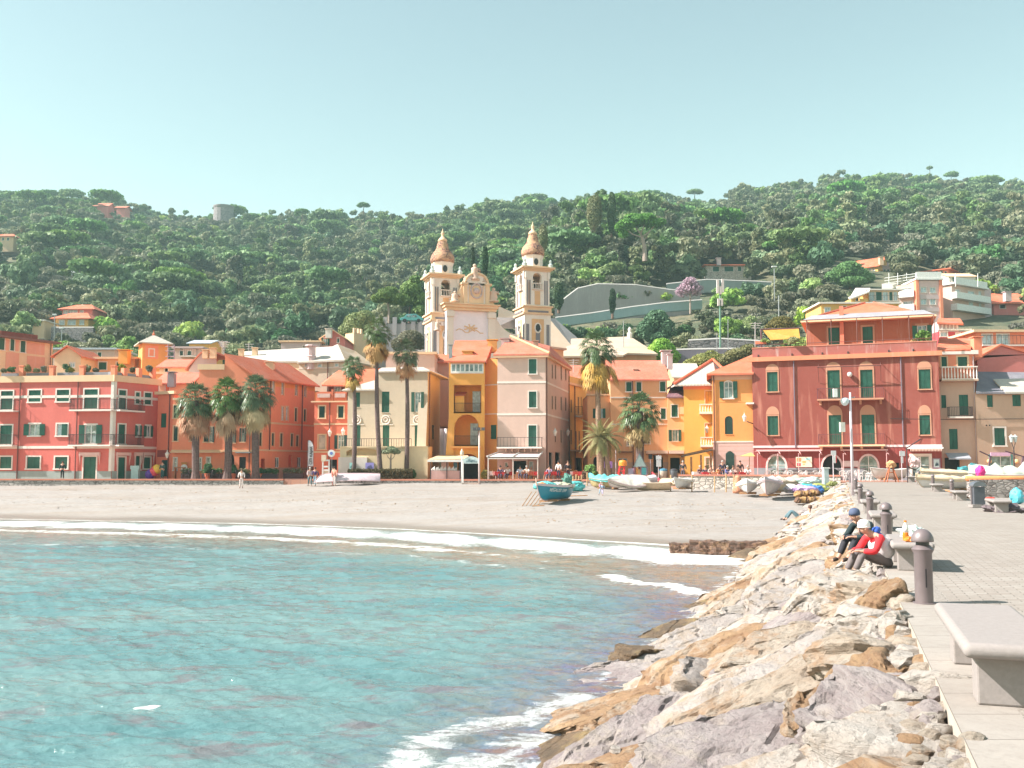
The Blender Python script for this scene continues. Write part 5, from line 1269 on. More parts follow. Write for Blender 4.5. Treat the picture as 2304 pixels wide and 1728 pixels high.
def church():
 Yc=130;th=R(19)
 U=Vector((math.cos(th),math.sin(th),0));Nn=Vector((math.sin(th),-math.cos(th),0))
 root=empty('church',at(1060,1040,Yc),'pale baroque church with two onion-domed bell towers and a tall stepped facade','church')
 CH=lambda px,py:at(px,py,Yc)
 def part(n,m,mt,p=None,sm=False):return m.build(n,mt,p or root,sm)
 def tower(cx,ytop,label_dy,Y,low):
  c=at(cx,700,Y);hw=1.72
  zz=lambda py:at(cx,py+label_dy,Y).z
  O=Vector((c.x,c.y,0))
  def bx(m,w_,z0,z1,w2=None):
   m.box(O-U*w_+Nn*w_+Vector((0,0,z0)),U*2*w_,-Nn*2*w_,(0,0,z1-z0))
  tw=part('bell_tower',MB2(lambda m:bx(m,hw+.12,3,zz(712))),CHW)
  part('lower_cornice',MB2(lambda m:(bx(m,hw+.35,zz(712),zz(708)),bx(m,hw+.2,zz(708),zz(696)),bx(m,hw+.4,zz(696),zz(693)))),CHP,tw)
  zb,zs,zt=zz(693),zz(655),zz(616)
  m=MB()
  fs=[]
  P=[O-U*hw+Nn*hw,O+U*hw+Nn*hw,O+U*hw-Nn*hw,O-U*hw-Nn*hw]
  for i in range(4):
   f=Fr((P[i].x,P[i].y),(P[(i+1)%4].x,P[(i+1)%4].y));fs.append(f)
   a0,a1=f.L/2-.62,f.L/2+.62
   wall_mesh(m,f,0,f.L,zb,zt,[(a0,a1,zs,zz(619),(.62,.55))])
  part('belfry',m,CHW,tw)
  m=MB();bx(m,hw-.05,zb,zs-.1);bx(m,hw-.05,zz(618),zt);part('belfry_floor',m,CHP,tw)
  for f in fs[:1]+fs[3:]:
   for q in(.28,.58,f.L-.75,f.L-.45):m=MB();f.box(m,q,q+.18,zz(690),zz(636),-.02,.05);part('inlay_panel',m,CHG,tw)
   m=MB();f.box(m,f.L/2-.38,f.L/2+.38,zz(690),zz(660),-.02,.06);f.box(m,.52,.56,zz(690),zz(640),0,.055);part('ochre_panel',m,CHO,tw)
   m=MB();f.box(m,f.L/2-.75,f.L/2+.75,zs-.12,zs+.0,-.1,.3);
   for k in range(5):x=f.L/2-.65+k*.32;f.box(m,x,x+.06,zs,zs+.65,.2,.26)
   f.box(m,f.L/2-.72,f.L/2+.72,zs+.65,zs+.75,.15,.3);part('balustrade',m,TRIM,tw)
   for q in(-.02,f.L-.3):m=MB();f.box(m,q,q+.32,zz(632),zz(617),.0,.22);f.box(m,q+.04,q+.26,zb,zz(632),0,.1);part('pilaster',m,TRIM,tw)
   m=MB();m.tube([f.P(f.L/2,zs+.3,-1.6),f.P(f.L/2,zs+.3+1.0,-1.6)],[.5,.22],10);part('bell',m,flat('bronze',(.08,.07,.05),.4,.6),tw)
  part('cornice',MB2(lambda m:(bx(m,hw+.15,zt,zz(613)),bx(m,hw+.35,zz(613),zz(610)),bx(m,hw+.62,zz(610),zz(607)),bx(m,hw+.3,zz(607),zz(605)))),CHP,tw)
  for sx,sy in((-1,-1),(1,-1),(1,1),(-1,1)):m=MB();q=O+U*sx*(hw+.1)+Nn*sy*(hw+.1);m.lathe((q.x,q.y,zz(607)),[(.3,0),(.34,.4),(.16,.6),(.2,.9),(.05,1.1)],8);part('corner_urn',m,flat('verdigris',(.45,.52,.50)),tw)
  oct_=lambda prof:MB2(lambda m:m.lathe((O.x,O.y,0),prof,8))
  part('drum',oct_([(1.32,zz(606)),(1.32,zz(586)),(1.28,zz(586)),(1.45,zz(579)),(1.5,zz(575))]),CHW,tw)
  for f in fs[:1]+fs[3:]:
   m=MB();pc=O+f.n*1.27+Vector((0,0,zz(593)))
   m.add([pc+f.u*.3*math.cos(k*.5236)+Vector((0,0,.45*math.sin(k*.5236)))for k in range(12)]+[pc+f.n*.06+f.u*.3*math.cos(k*.5236)+Vector((0,0,.45*math.sin(k*.5236)))for k in range(12)],[tuple(range(12,24))]+[(k,(k+1)%12,12+(k+1)%12,12+k)for k in range(12)]);part('round_window',m,DARK,tw)
  prof=[(1.52,zz(577)),(1.56,zz(571)),(1.55,zz(565)),(1.38,zz(558)),(1.02,zz(550)),(.78,zz(543)),(.74,zz(537)),(.62,zz(531)),(.5,zz(528))]
  m=MB();m.lathe((O.x,O.y,0),prof,16);dm=part('onion_dome',m,M['dome_tile'],tw,True)
  m=MB();m.lathe((O.x,O.y,0),[(.56,zz(528.5)),(.62,zz(526)),(.48,zz(522)),(.22,zz(518)),(.15,zz(513)),(.26,zz(510)),(.14,zz(507)),(.05,zz(502)),(.02,zz(499))],10);part('finial',m,CHP,tw,True)
  return tw,fs,zz
 t=NT('dome_tile')
 v=t.node('ShaderNodeTexVoronoi');v.inputs['Scale'].default_value=5.5;t.l.new(t.mapping((1,1,1.5)),v.inputs['Vector'])
 sp=t.node('ShaderNodeSeparateColor');t.l.new(v.outputs['Color'],sp.inputs[0])
 n=t.noise(.9,None,3)
 t.col(t.mix(t.ramp(n,[(.45,0.),(.6,1.)]),t.mix(t.ramp(sp.outputs[0],[(.3,0.),(.6,1.)]),(.14,.07,.06),(.50,.26,.17)),t.mix(sp.outputs[1],(.66,.40,.22),(.42,.22,.15))));t.rough(.85);t.bump(sp.outputs[0],.6,.06);M['dome_tile']=t.m
 tl,fl,zl=tower(995,608,15.5,127,0)
 tr,fr2,zr=tower(1199,592,0,131.5,0)
 for fs,zz,tw in((fr2,zr,tr),(fl,lambda py:zl(py),tl)):
  for f in fs[:1]+fs[3:]:
   m=MB();f.box(m,f.L/2-.85,f.L/2+.85,zz(790),zz(722),.1,.17);part('ochre_panel',m,CHO,tw)
   for q in(.1,f.L-.5):m=MB();f.box(m,q,q+.4,zz(790),zz(734),.1,.18);part('inlay_panel',m,CHG,tw)
   m=MB();f.box(m,f.L/2-.3,f.L/2+.3,zz(790),zz(752),.17,.2);part('inlay_panel',m,CHG,tw);m=MB();f.box(m,.3,f.L-.3,zz(708),zz(704),.1,.42);part('inlay_panel',m,CHG,tw)
   m=MB();pc=f.P(f.L/2,zz(742),.19)
   m.tube([pc+f.u*.42*math.cos(k*.5236)+Vector((0,0,.62*math.sin(k*.5236)))for k in range(13)],.11,5,False);part('window_frame',m,TRIM,tw)
   m=MB();m.add([pc+f.u*.38*math.cos(k*.5236)+Vector((0,0,.58*math.sin(k*.5236)))+f.n*.02 for k in range(12)],[tuple(range(12))]);part('oval_window',m,DARK,tw)
 pl=at(1004,740,124.3);prr=at(1163,740,129.8)
 Ff=Fr((pl.x,pl.y),(pl.x+U.x*12,pl.y+U.y*12))
 q=lambda px,py:Ff.uv(px,py)
 s1=q(1112,740)[0];zc=q(1060,694)[1]
 fc=part('facade',MB2(lambda m:Ff.box(m,0,s1,3,zc,-1.6,0)),CHF)
 m=MB()
 for a in(.0,s1-.85):Ff.box(m,a,a+.85,3,zc,0,.35);Ff.box(m,a-.1,a+.95,q(1060,715)[1],q(1060,703)[1],.0,.55)
 part('giant_pilaster',m,CHW,fc)
 m=MB();Ff.box(m,-.35,s1+.35,zc,zc+.35,-1.6,.75);Ff.box(m,-.15,s1+.15,zc-.35,zc,-1.6,.5);Ff.box(m,-.6,s1+.6,zc+.35,zc+.5,-1.6,.95);part('cornice',m,CHP,fc)
 m=MB();c=Ff.P(s1/2,q(1060,738)[1],.03)
 for k in range(7):a=k*.9;m.tube([c,c+U*.9*math.cos(a)+Vector((0,0,.5*math.sin(a)))],.09,5)
 m.tube([c+U*(-1.9+.4*k)+Vector((0,0,.25*math.sin(k*1.3)-.4))for k in range(10)],.06,5);part('stucco_relief',m,CHP,fc)
 zg0,zg1=zc+.5,q(1070,642)[1]
 a0,a1=q(1042,660)[0],q(1100,660)[0]
 up=part('upper_gable',MB2(lambda m:Ff.box(m,a0,a1,zg0,zg1,-1.2,.1)),CHW)
 n=14;cs=(a0+a1)/2;r_=(a1-a0)/2-.25
 m=MB();A=[Ff.P(cs-r_*math.cos(math.pi*k/n),zg1+.25+1.15*math.sin(math.pi*k/n),.2)for k in range(n+1)];B=[p-Ff.n*1.3 for p in A]
 m.add(A+B,[tuple(range(n+1))[::-1],tuple(range(n+1,2*n+2))]+[(i,i+1,n+2+i,n+1+i)for i in range(n)]);part('curved_pediment',m,CHW,up)
 m=MB();m.tube([p+Vector((0,0,.12))+Ff.n*.05 for p in A],.16,6);Ff.box(m,a0-.3,a0+.6,zg1,zg1+.25,-1.2,.4);Ff.box(m,a1-.6,a1+.3,zg1,zg1+.25,-1.2,.4)
 for a in(a0,a1-.5):Ff.box(m,a,a+.5,zg0,zg1,.1,.3)
 part('moulding',m,CHP,up)
 m=MB();Ff.box(m,a0+.75,a1-.75,zg0+.2,zg1-.1,.1,.16);part('ochre_field',m,CHP,up)
 m=MB();pc=Ff.P(cs,(zg0+zg1)/2+.5,.2);m.tube([pc+U*.75*math.cos(k*.5236)+Vector((0,0,.95*math.sin(k*.5236)))for k in range(13)],.12,6,False);m.ball(pc,.4,8);part('medallion',m,LILW,up)
 m=MB()
 for(sa,sb,d)in((-.3,a0,1),(s1+.3,a1,-1)):
  pts=[Ff.P(lerp(sa,sb,k/8),zg0+3.0*(k/8)**2.6,.1)for k in range(9)]
  base=[Ff.P(lerp(sa,sb,k/8),zg0-.01,.1)for k in range(9)]
  for k in range(8):m.quad(base[k],base[k+1],pts[k+1],pts[k]);m.quad(pts[k],pts[k+1],pts[k+1]-Ff.n*1.2,pts[k]-Ff.n*1.2)
 part('scroll',m,CHP,up)
 def statue(px,py0,py1,o_=-.3,w_=.42):
  s_,zb_=q(px,py1);zt_=q(px,py0)[1];H=zt_-zb_;m=MB();c=Ff.P(s_,zb_,o_)
  m.lathe(c,[(w_*1.15,0),(w_*1.2,.12*H),(w_*.8,.18*H),(w_*.95,.35*H),(w_*.75,.6*H),(w_*.85,.74*H),(w_*.3,.82*H)],10);m.ball(c+Vector((0,0,.9*H)),w_*.42,8)
  m.tube([c+Vector((0,0,.7*H))+U*w_*.6,c+Vector((0,0,.55*H))+U*w_*1.3+Ff.n*.1,c+Vector((0,0,.75*H))+U*w_*1.1],w_*.22,6)
  part('statue',m,M['statue_stone'],fc,True)
 plaster('statue_stone',(.66,.46,.36),amt=.3)
 statue(1068,594,631,.0,.55);statue(1047,622,637,0,.3);statue(1089,619,635,0,.3);statue(1110,648,680,.1,.55);statue(1023,656,680,.1,.5);statue(983,720,745,.3,.35)
 s2=q(1166,760)[0]
 m=MB();pts=[]
 for k in range(11):t_=k/10;pts.append(Ff.P(lerp(s1,s2,t_),lerp(q(1120,706)[1],q(1160,752)[1],1-(1-t_)**2.4),-.25))
 for k in range(10):m.quad(Vector((pts[k].x,pts[k].y,3)),Vector((pts[k+1].x,pts[k+1].y,3)),pts[k+1],pts[k])
 part('concave_wing',m,CHW,fc)
 def roofp(nm,polys,mt):m=MB();slabroof(m,polys,.25);r_=part(nm,m,mt);uv_roof(r_);return r_
 bei=tile('church_roof_slate',(.62,.46,.34),(.52,.38,.27),.6);grs=tile('church_roof_grey',(.36,.32,.31),(.28,.25,.25),.6)
 roofp('nave_roof',[[at(1120,722,134),at(1165,738,136),at(1160,705,142),at(1122,689,140)]],bei)
 roofp('nave_roof',[[at(1120,735,131.5),at(1163,735,133.5),at(1163,715,134),at(1118,714,133)]],grs)
 roofp('transept_roof',[[at(1233,800,137),at(1298,792,141),at(1235,716,150),at(1228,740,146)]],bei)
 roofp('transept_roof',[[at(1298,792,141),at(1305,765,150),at(1248,716,154),at(1235,716,150)]],grs)
 roofp('choir_roof',[[at(1262,801,136),at(1402,799,136),at(1412,794,136.5),at(1480,796,137),at(1418,757,148),at(1286,762,147)]],bei)
 m=MB()
 cw=Fr((at(1258,840,137).x,137),(at(1403,840,137).x,137));cw.box(m,0,cw.L,3,cw.uv(1330,800)[1],-6,0)
 cw2=Fr((at(1402,840,137).x,137.4),(at(1477,840,138).x,138));cw2.box(m,0,cw2.L,3,cw2.uv(1440,795)[1],-6,0)
 cw3=Fr((at(1232,840,139).x,139),(at(1262,840,137).x,137.2));cw3.box(m,0,cw3.L,3,cw3.uv(1245,799)[1],-6,0)
 part('choir_wall',m,plaster('choir_wall',(.70,.44,.26),amt=.4))
 m=MB();
 for px in(1290,1350):s_=cw.uv(px,820)[0];m.add([cw.P(s_-.3,3,1.8),cw.P(s_+.3,3,1.8),cw.P(s_+.3,cw.uv(px,805)[1],.05),cw.P(s_-.3,cw.uv(px,805)[1],.05),cw.P(s_-.3,3,0),cw.P(s_+.3,3,0)],[(0,1,2,3),(0,3,4),(1,5,2)])
 part('buttress',m,M['choir_wall'])
 a=at(1417,757,147);m=MB();m.lathe((a.x,a.y,a.z-.4),[(.35,0),(.4,.8),(.2,1.1),(.28,1.5),(.06,1.8)],8);part('finial',m,CHW)
 b2=back('sacristy','small orange lean-to house at the foot of the right bell tower',PEACH2,1232,1268,786,850,122,dep=5,z0=3,roof='cap',rm=TAN,over=.3,skew=2);b2.finish()
def MB2(fn):m=MB();fn(m);return m
church()
def hill(name,label,wall,x0,x1,yt,yb,Y,**k):b=back(name,label,wall,x0,x1,yt,yb,Y,**k);return b
HG='houses on the wooded hillside'
b=hill('yellow_villa','yellow villa with orange gable roof at the top of the right-hand hillside houses',YELLO,1905,1976,604,640,262,dep=9,roof='gable',rm=RTILE,rise=3.2,skew=-6,wins=[(1955,605,1960,617,'curtain'),(1963,606,1968,618,'curtain')],over=.6);b.finish()
b=hill('white_villa','white cubic villa right beside the yellow villa on the hillside',LILW,1974,2022,600,632,258,dep=8,roof='cap',rm=LILW,over=.15,wins=[(1988,606,1993,615),(1996,606,2001,620),(2009,610,2014,619)]);m=MB();b.F.box(m,0,b.F.L*.7,b.z1+.2,b.z1+1.9,-8,-2);b.part('roof_terrace',m,LILW);b.chimney(1982,580,592,256,CHP,1.);b.finish()
b=hill('small_orange_house','small salmon house with overhanging flat orange roof behind the white terrace railing',CORAL2,2076,2134,610,640,250,dep=7,roof='cap',rm=RTILE,over=.9,skew=-4,wins=[(2105,608,2110,617),(2116,609,2121,618),(2126,611,2130,619)]);b.finish()
b=hill('terrace_apartments','long white stepped terrace with railings running behind the pink apartment block',CHW,1985,2120,634,690,222,dep=10,roof='flat',rm=CHW,skew=-4)
m=MB();
for py in(632,626,620):m.tube([at(1990,py+6,221),at(2086,py-8,219)],.08,5)
for px in(2000,2020,2040,2060,2082):m.tube([at(px,645,220),at(px,614,220)],.07,5)
b.part('railing',m,WHITE);b.finish()
b=hill('pink_apartment_block','pale pink apartment block with red corner pillars and white balconies above the red house',plaster('apt_pink',(.72,.50,.48)),2062,2119,630,720,185,dep=9,roof='flat',rm=CHW,wins=[(2072,646,2084,658,'curtain'),(2093,647,2105,659,'curtain'),(2072,673,2084,685,'curtain'),(2093,673,2105,685,'curtain')])
for px in(2061,2114):m=MB();q=sat(b.F,px,670);b.F.box(m,q,q+.55,b.z0,b.z1+.4,-1,.25);b.part('corner_pillar',m,CORAL2)
for py in(666,694):m=MB();b.F.box(m,.6,b.F.L-.5,zat(b.F,2090,py+7),zat(b.F,2090,py-2),.0,.08);b.part('spandrel',m,LILW)
m=MB();b.F.box(m,-.2,b.F.L+.3,b.z1,b.z1+.3,-9,.4);m.box(b.F.P(0,b.z1+.3,.3),b.F.u*b.F.L,-b.F.n*.15,(0,0,1.2));b.part('roof_parapet',m,WHITE);b.finish()
b=hill('balcony_apartments','pink-white wing with stacked white balconies left of the pink apartment block',PEACH,2020,2064,640,720,188,dep=8,roof='flat',rm=CHW,skew=-2,wins=[(2030,648,2054,664,'curtain'),(2032,678,2054,690,'curtain')])
for py in(665,696):b.balcony(b.F,.2,b.F.L-.3,zat(b.F,2042,py+4),dep=1.4,h=1.1,style='solid',m=WHITE,sm=WHITE)
b.finish()
b=hill('veranda_house','cream house with a row of blue-curtained veranda windows under a thin flat roof',YELLO,1953,2022,654,700,178,dep=8,roof='cap',rm=CHW,over=.6,wins=[(1956,657,1968,677,'curtain'),(1971,657,1984,677),(1987,657,1998,677,'curtain'),(2001,657,2008,677),(2011,657,2019,677,'curtain')]);b.balcony(b.F,.1,b.F.L,zat(b.F,1990,678),dep=.8,gap=.3);b.finish()
b=hill('sloped_roof_annex','cream annex with slanted white roof left of the veranda house',YELLO,1915,1953,672,700,176,dep=6,roof='none',wins=[(1926,664+6,1934,677,'dark')]);m=MB();slabroof(m,[[at(1910,672,175),at(1956,655,175),at(1958,648,181),at(1925,648,181)]],.25);b.part('roof',m,CHW);b.finish()
b=hill('flat_ochre_house','flat-roofed ochre house just above the red house roof',YELLO,1848,2022,684,740,150,dep=8,roof='cap',rm=CHW,over=.4,wins=[(1893,689,1904,696,'dark'),(1856,692,1868,708,'curtain')]);b.finish()
b=hill('cream_apartment_block','cream apartment block with long white balconies stepping round its corner at the right',PEACH,2143,2216,646,730,190,dep=10,roof='flat',rm=CHW,skew=6,wins=[(2150,652,2160,664,'curtain'),(2178,656,2192,668,'curtain'),(2202,656,2208,668,'curtain'),(2180,680,2190,690,'curtain'),(2203,682,2208,694,'curtain')])
for py in(674,700):b.balcony(b.F,-.5,b.F.L,zat(b.F,2180,py+3),dep=1.3,h=1.1,style='solid',m=WHITE,sm=WHITE)
m=MB();b.F.box(m,-.4,b.F.L+.4,b.z1,b.z1+.3,-10,.8);m.box(b.F.P(0,b.z1+.3,.7),b.F.u*b.F.L,-b.F.n*.12,(0,0,1.1));b.part('roof_parapet',m,WHITE)
for px in(2150,2200):m=MB();m.tube([at(px,645,189),at(px,615,189)],.06,4);b.part('aerial',m,WHITE)
m=MB();r_=Fr(b.p1,b.p1+Vector((2.8,3,0)));r_.box(m,0,r_.L,b.z0,b.z1+.6,-4,0);b.part('stair_tower',m,LILW);b.finish()
b=hill('ochre_back_block','plain ochre house wedged between the two apartment blocks',YELLO,2118,2150,655,720,196,dep=8,roof='flat',rm=CHW,wins=[(2122,668,2128,678,'curtain')]);b.finish()
b=hill('stepped_white_house','white and peach stepped house behind the cream apartment block',CHW,2136,2196,622,660,236,dep=8,roof='gable',rm=CHP,rise=1.5,wins=[(2143,612+12,2150,634),(2160,626,2166,636)]);b.finish()
b=hill('red_long_roof_house','low house with long red tile roof at the right edge of the hillside',PINKW,2236,2330,684,720,200,dep=9,roof='hip',rm=RTILE,rise=3.0,inset=.2,over=.8,wins=[(2250,686,2262,694,'dark')]);b.chimney(2266,658,672,199,LILW,1.2);b.finish()
b=hill('crimson_white_house','crimson house with white arcaded upper loggia between the red house and cream apartments',plaster('crimson',(.52,.06,.08)),2112,2187,746,800,112,dep=7,roof='none',z0=4,wins=[(2116,747,2131,757,'curtain'),(2151,750,2160,758,'curtain'),(2168,752,2183,758,'curtain')])
f=b.F;m=MB();f.box(m,0,sat(f,2165),b.z1,zat(f,2140,724),-6,-.05);b.part('upper_storey',m,LILW)
m=MB();f.box(m,0,f.L,zat(f,2140,743),zat(f,2140,740),-.1,.1)
for px in np.linspace(2118,2160,6):q=sat(f,px);f.box(m,q,q+.12,zat(f,2140,740),zat(f,2140,731),-.05,.05)
b.part('arcade',m,WHITE);m=MB();slabroof(m,[[at(2108,725,111.5),at(2168,728,111.5),at(2160,716,117),at(2112,716,117)]],.2);r_=b.part('roof',m,RTILE);uv_roof(r_);b.finish()
b=hill('orange_garage_house','orange house with two wide pale shutters and white roof edge at the right',CORAL2,2198,2330,748,800,106,dep=7,roof='cap',rm=CHP,over=.5,z0=4,wins=[(2210,752,2232,776,'curtain'),(2243,751,2270,776,'curtain')]);b.balcony(b.F,.3,b.F.L-.3,zat(b.F,2250,777),dep=.7,gap=.4);b.finish()
b=hill('hillside_bungalow','long single-storey stone bungalow with thin red roof on the hillside left of the cypress road',STONEP,1588,1690,598,625,250,dep=8,roof='cap',rm=RTILE,over=.7,wins=[(1604,600,1618,611,'shut'),(1630,600,1650,611,'shut'),(1660,600,1668,610,'shut')]);b.chimney(1617,582,592,249,LILW,1.);b.finish()
b=hill('yellow_hill_villa','yellow villa with broad orange hip roof on the left hillside',YELLO,125,198,717,740,232,dep=8,roof='hip',rm=RTILE,rise=2.,inset=.3,over=1.,wins=[(133,720,145,731,'curtain'),(153,720,170,731,'curtain'),(179,720,189,731,'curtain')]);b.finish()
b=hill('pink_hill_villa','pink villa with orange hip roof directly above the yellow hillside villa',PINKW,140,208,696,715,244,dep=8,roof='hip',rm=RTILE,rise=1.8,inset=.3,over=.9,wins=[(143,698,152,706,'curtain'),(154,697,174,706,'curtain'),(180,698,188,707,'curtain')]);b.finish()
b=hill('rose_hill_cottage','tiny cottage with red hip roof behind the pink hillside villa',PINKW,125,148,682,692,262,dep=5,roof='pyr',rm=RTILE,rise=1.8,over=.5);b.finish()
b=hill('white_hill_cottage','small whitewashed cottage on the slope left of the yellow hillside villa',CHP,72,100,722,745,225,dep=6,roof='cap',rm=CHW,wins=[(88,727,92,733)]);b.finish()
b=hill('far_pink_house','pink house with shallow red roof high on the slope at the left edge',CHP,-12,30,532,556,420,dep=8,roof='hip',rm=RTILE,rise=2.,inset=.3,over=1.,wins=[(5,535,9,541),(16,535,20,541)]);b.finish()
b=hill('ridge_house','small pink house among trees on the left ridge line',PINKW,213,243,464,475,560,dep=9,roof='gable',rm=RTILE2,rise=3.,over=1.,z0=60);b.finish()
b=hill('ridge_cottage','tiny pinkish cottage right of the ridge house',PINKW,262,282,468,476,560,dep=7,roof='gable',rm=RTILE2,rise=2.,over=1.,z0=60);b.finish()
a=at(503,480,590);rt=empty('stone_tower',a,'round ruined stone tower standing on the left ridge','tower');m=MB();m.lathe((a.x,a.y,a.z-12),[(6.2,0),(5.9,12),(5.8,14.5),(6.2,15.4),(6.2,16.2),(5.2,16.2),(5.2,15)],16);m.build('tower_wall',STONED,rt)
def rwall(name,label,pts,h,mat,Y,cat='wall',ground=None):
 root=empty(name,at(pts[0][0],pts[0][1],pts[0][2]),label,cat);m=MB();c=MB()
 for(x0,y0,Y0),(x1,y1,Y1)in zip(pts[:-1],pts[1:]):
  a,b_=at(x0,y0,Y0),at(x1,y1,Y1);bk=Vector((0,1.2,0));d=Vector((0,0,h+5))
  m.add([a-d,b_-d,b_,a,a-d+bk,b_-d+bk,b_+bk,a+bk],[(0,1,2,3),(3,2,6,7),(4,7,6,5)])
  c.tube([a+Vector((0,.3,.12)),b_+Vector((0,.3,.12))],.22,4)
 m.build('wall_face',mat,root);c.build('coping',plaster('coping_grey',(.4,.38,.36)),root);return root
rwall('roadside_wall','long pale grey retaining wall above the hill road behind the central palm',[(1248,690,213),(1300,650,214),(1345,640,215),(1430,642,216),(1500,652,217),(1575,660,218)],8,plaster('concrete_wall',(.34,.31,.31),(.46,.42,.40),amt=.8),215)
rwall('road_parapet','teal-grey metal crash barrier wall along the hill road',[(1250,716,205),(1330,706,206),(1420,692,207),(1500,682,208),(1580,676,209)],-3.2,plaster('barrier',(.30,.40,.42),amt=.2),205)
rwall('upper_road_wall','teal shaded retaining wall under the hillside bungalow',[(1500,640,232),(1590,630,234),(1700,634,236),(1790,640,238)],-2,plaster('teal_wall',(.24,.28,.28),amt=.3),234)
rwall('upper_terrace_wall','dark rough stone terrace wall with grass top left of the red house',[(1550,768,150),(1620,764,150),(1720,770,150)],4,STONED,150)
rwall('lower_terrace_wall','plain purple-grey terrace wall below the rough stone wall left of the red house',[(1505,790,141),(1560,788,141),(1720,786,141)],5,plaster('purple_wall',(.24,.21,.26),amt=.25),141)
rwall('bungalow_terrace','grassy dark terrace wall under the left hillside villas',[(115,738,226),(210,738,226)],5,STONED,226)
def crown_np(rng,lobes,nleaf,size,flat=1.0,shell=.55,up=.35):
 """lobes: list of (x,y,z,r,rz). Leaf quads scattered through the outer shell of each lobe"""
 L=np.array(lobes,dtype=float);w_=(L[:,3]**2);w_/=w_.sum()
 k=rng.choice(len(L),nleaf,p=w_)
 d=rng.normal(size=(nleaf,3));d[:,2]+=up;d/=np.linalg.norm(d,axis=1)[:,None]
 rad=shell+(1-shell)*rng.random(nleaf)**.6
 cl=rng.normal(size=(len(L)*9,3));cl/=np.linalg.norm(cl,axis=1)[:,None]
 pick=cl[(k*9+rng.integers(0,9,nleaf))]
 d=d*.55+pick*.6+rng.normal(size=(nleaf,3))*.12;d/=np.maximum(np.linalg.norm(d,axis=1)[:,None],.3)
 C=L[k,:3]+d*(L[k,3]*rad)[:,None]*np.stack([np.ones(nleaf),np.ones(nleaf),L[k,4]/L[k,3]],1)
 n=d+rng.normal(size=(nleaf,3))*.7;n/=np.linalg.norm(n,axis=1)[:,None]
 t=np.cross(n,rng.normal(size=(nleaf,3)));t/=np.linalg.norm(t,axis=1)[:,None];b=np.cross(n,t)
 s=size*rng.uniform(.6,1.3,nleaf)[:,None]
 t*=s;b*=s*.75
 V=np.stack([C-t-b*.4,C+t*.2-b,C+t+b*.3,C-t*.1+b],1).reshape(-1,3)
 Fq=np.arange(nleaf*4).reshape(-1,4)
 return V,Fq
def lobes_round(rng,R_,H,n,zc,flat=.7):
 out=[(0,0,zc,R_*.62,R_*.62*flat)]
 for i in range(n):
  a=rng.random()*6.283;rr=R_*rng.uniform(.35,.72);r=R_*rng.uniform(.28,.48)
  out.append((rr*math.cos(a),rr*math.sin(a),zc+H*rng.uniform(-.45,.5),r,r*flat*rng.uniform(.8,1.2)))
 return out
def trunk_mb(H,r,rng,limbs=5,spread=2.,top=None,lean=.0):
 m=MB();pts=[(lean*t*H*.3+.08*math.sin(t*5),.06*math.cos(t*4)-.06,H*t)for t in np.linspace(0,1,5)]
 m.tube(pts,[r*(1.25-.7*t)for t in np.linspace(0,1,5)],7)
 for i in range(limbs):
  a=i*6.283/limbs+rng.random();z0=H*rng.uniform(.6,.95);zz=(top or H*1.25)*rng.uniform(.9,1.05)
  c=Vector(pts[-1])*(z0/H);c.z=z0
  e=Vector((spread*math.cos(a),spread*math.sin(a),zz));mid=c.lerp(e,.5)+Vector((0,0,-.1*spread))
  m.tube([c,mid,e],[r*.5,r*.32,r*.12],5)
 return m
BARK=flat('bark',(.16,.10,.075),.9,var=.35,scale=9)
BARKP=flat('bark_pale',(.34,.26,.22),.9,var=.3,scale=9)
LF_PINE=leaf('foliage_pine',(0.117,0.188,0.085),(0.203,0.278,0.117),var=.7)
LF_OAK=leaf('foliage_holm_oak',(0.140,0.171,0.098),(0.244,0.244,0.146),var=1.0)
LF_OLIVE=leaf('foliage_olive',(.16,.17,.115),(.24,.23,.16),var=.6)
LF_LIME=leaf('foliage_fresh',(0.213,0.342,0.096),(0.364,0.448,0.150),var=.5)
LF_DARK=leaf('foliage_dark',(0.063,0.139,0.063),(0.117,0.213,0.096),var=.5)
LF_CYP=leaf('foliage_cypress',(0.038,0.084,0.042),(0.079,0.131,0.061),var=.4,trans=.1)
LF_DRY=leaf('foliage_dry',(.26,.18,.11),(.34,.25,.16),var=.5)
LF_BLOS=leaf('blossom_mauve',(.42,.27,.33),(.52,.36,.42),var=.2)
LF_UMB=leaf('foliage_umbrella_pine',(0.117,0.213,0.074),(0.213,0.342,0.117),var=.35)
def tree_mesh(kind,seed,nleaf=1500,size=.42):
 rng=np.random.default_rng(seed)
 if kind=='round':R_,H,zc,n=3.6,3.2,5.0,9
 elif kind=='tall':R_,H,zc,n=2.9,6.5,6.2,11
 elif kind=='olive':R_,H,zc,n=2.7,2.2,3.4,8
 elif kind=='umbrella':
  lob=[(0,0,8.2,2.6,1.0)]+[(3.1*math.cos(a),3.1*math.sin(a),7.9+rng.uniform(-.2,.35),1.9,.85)for a in np.arange(7)*.9]
  return crown_np(rng,lob,nleaf,size,shell=.5,up=.9)
 elif kind=='shrub':R_,H,zc,n=2.0,1.2,1.2,6
 return crown_np(rng,lobes_round(rng,R_,H,n,zc),nleaf,size)
src=bpy.data.collections.new('forest_sources')
KINDS=[('round',LF_PINE,.46),('round',LF_OAK,.46),('tall',LF_PINE,.44),('tall',LF_OAK,.44),('umbrella',LF_UMB,.42),('olive',LF_OLIVE,.36),('olive',LF_OLIVE,.36),('round',LF_LIME,.44),('shrub',LF_DRY,.32),('round',LF_DARK,.46),('shrub',LF_OAK,.3),('shrub',LF_BLOS,.3)]
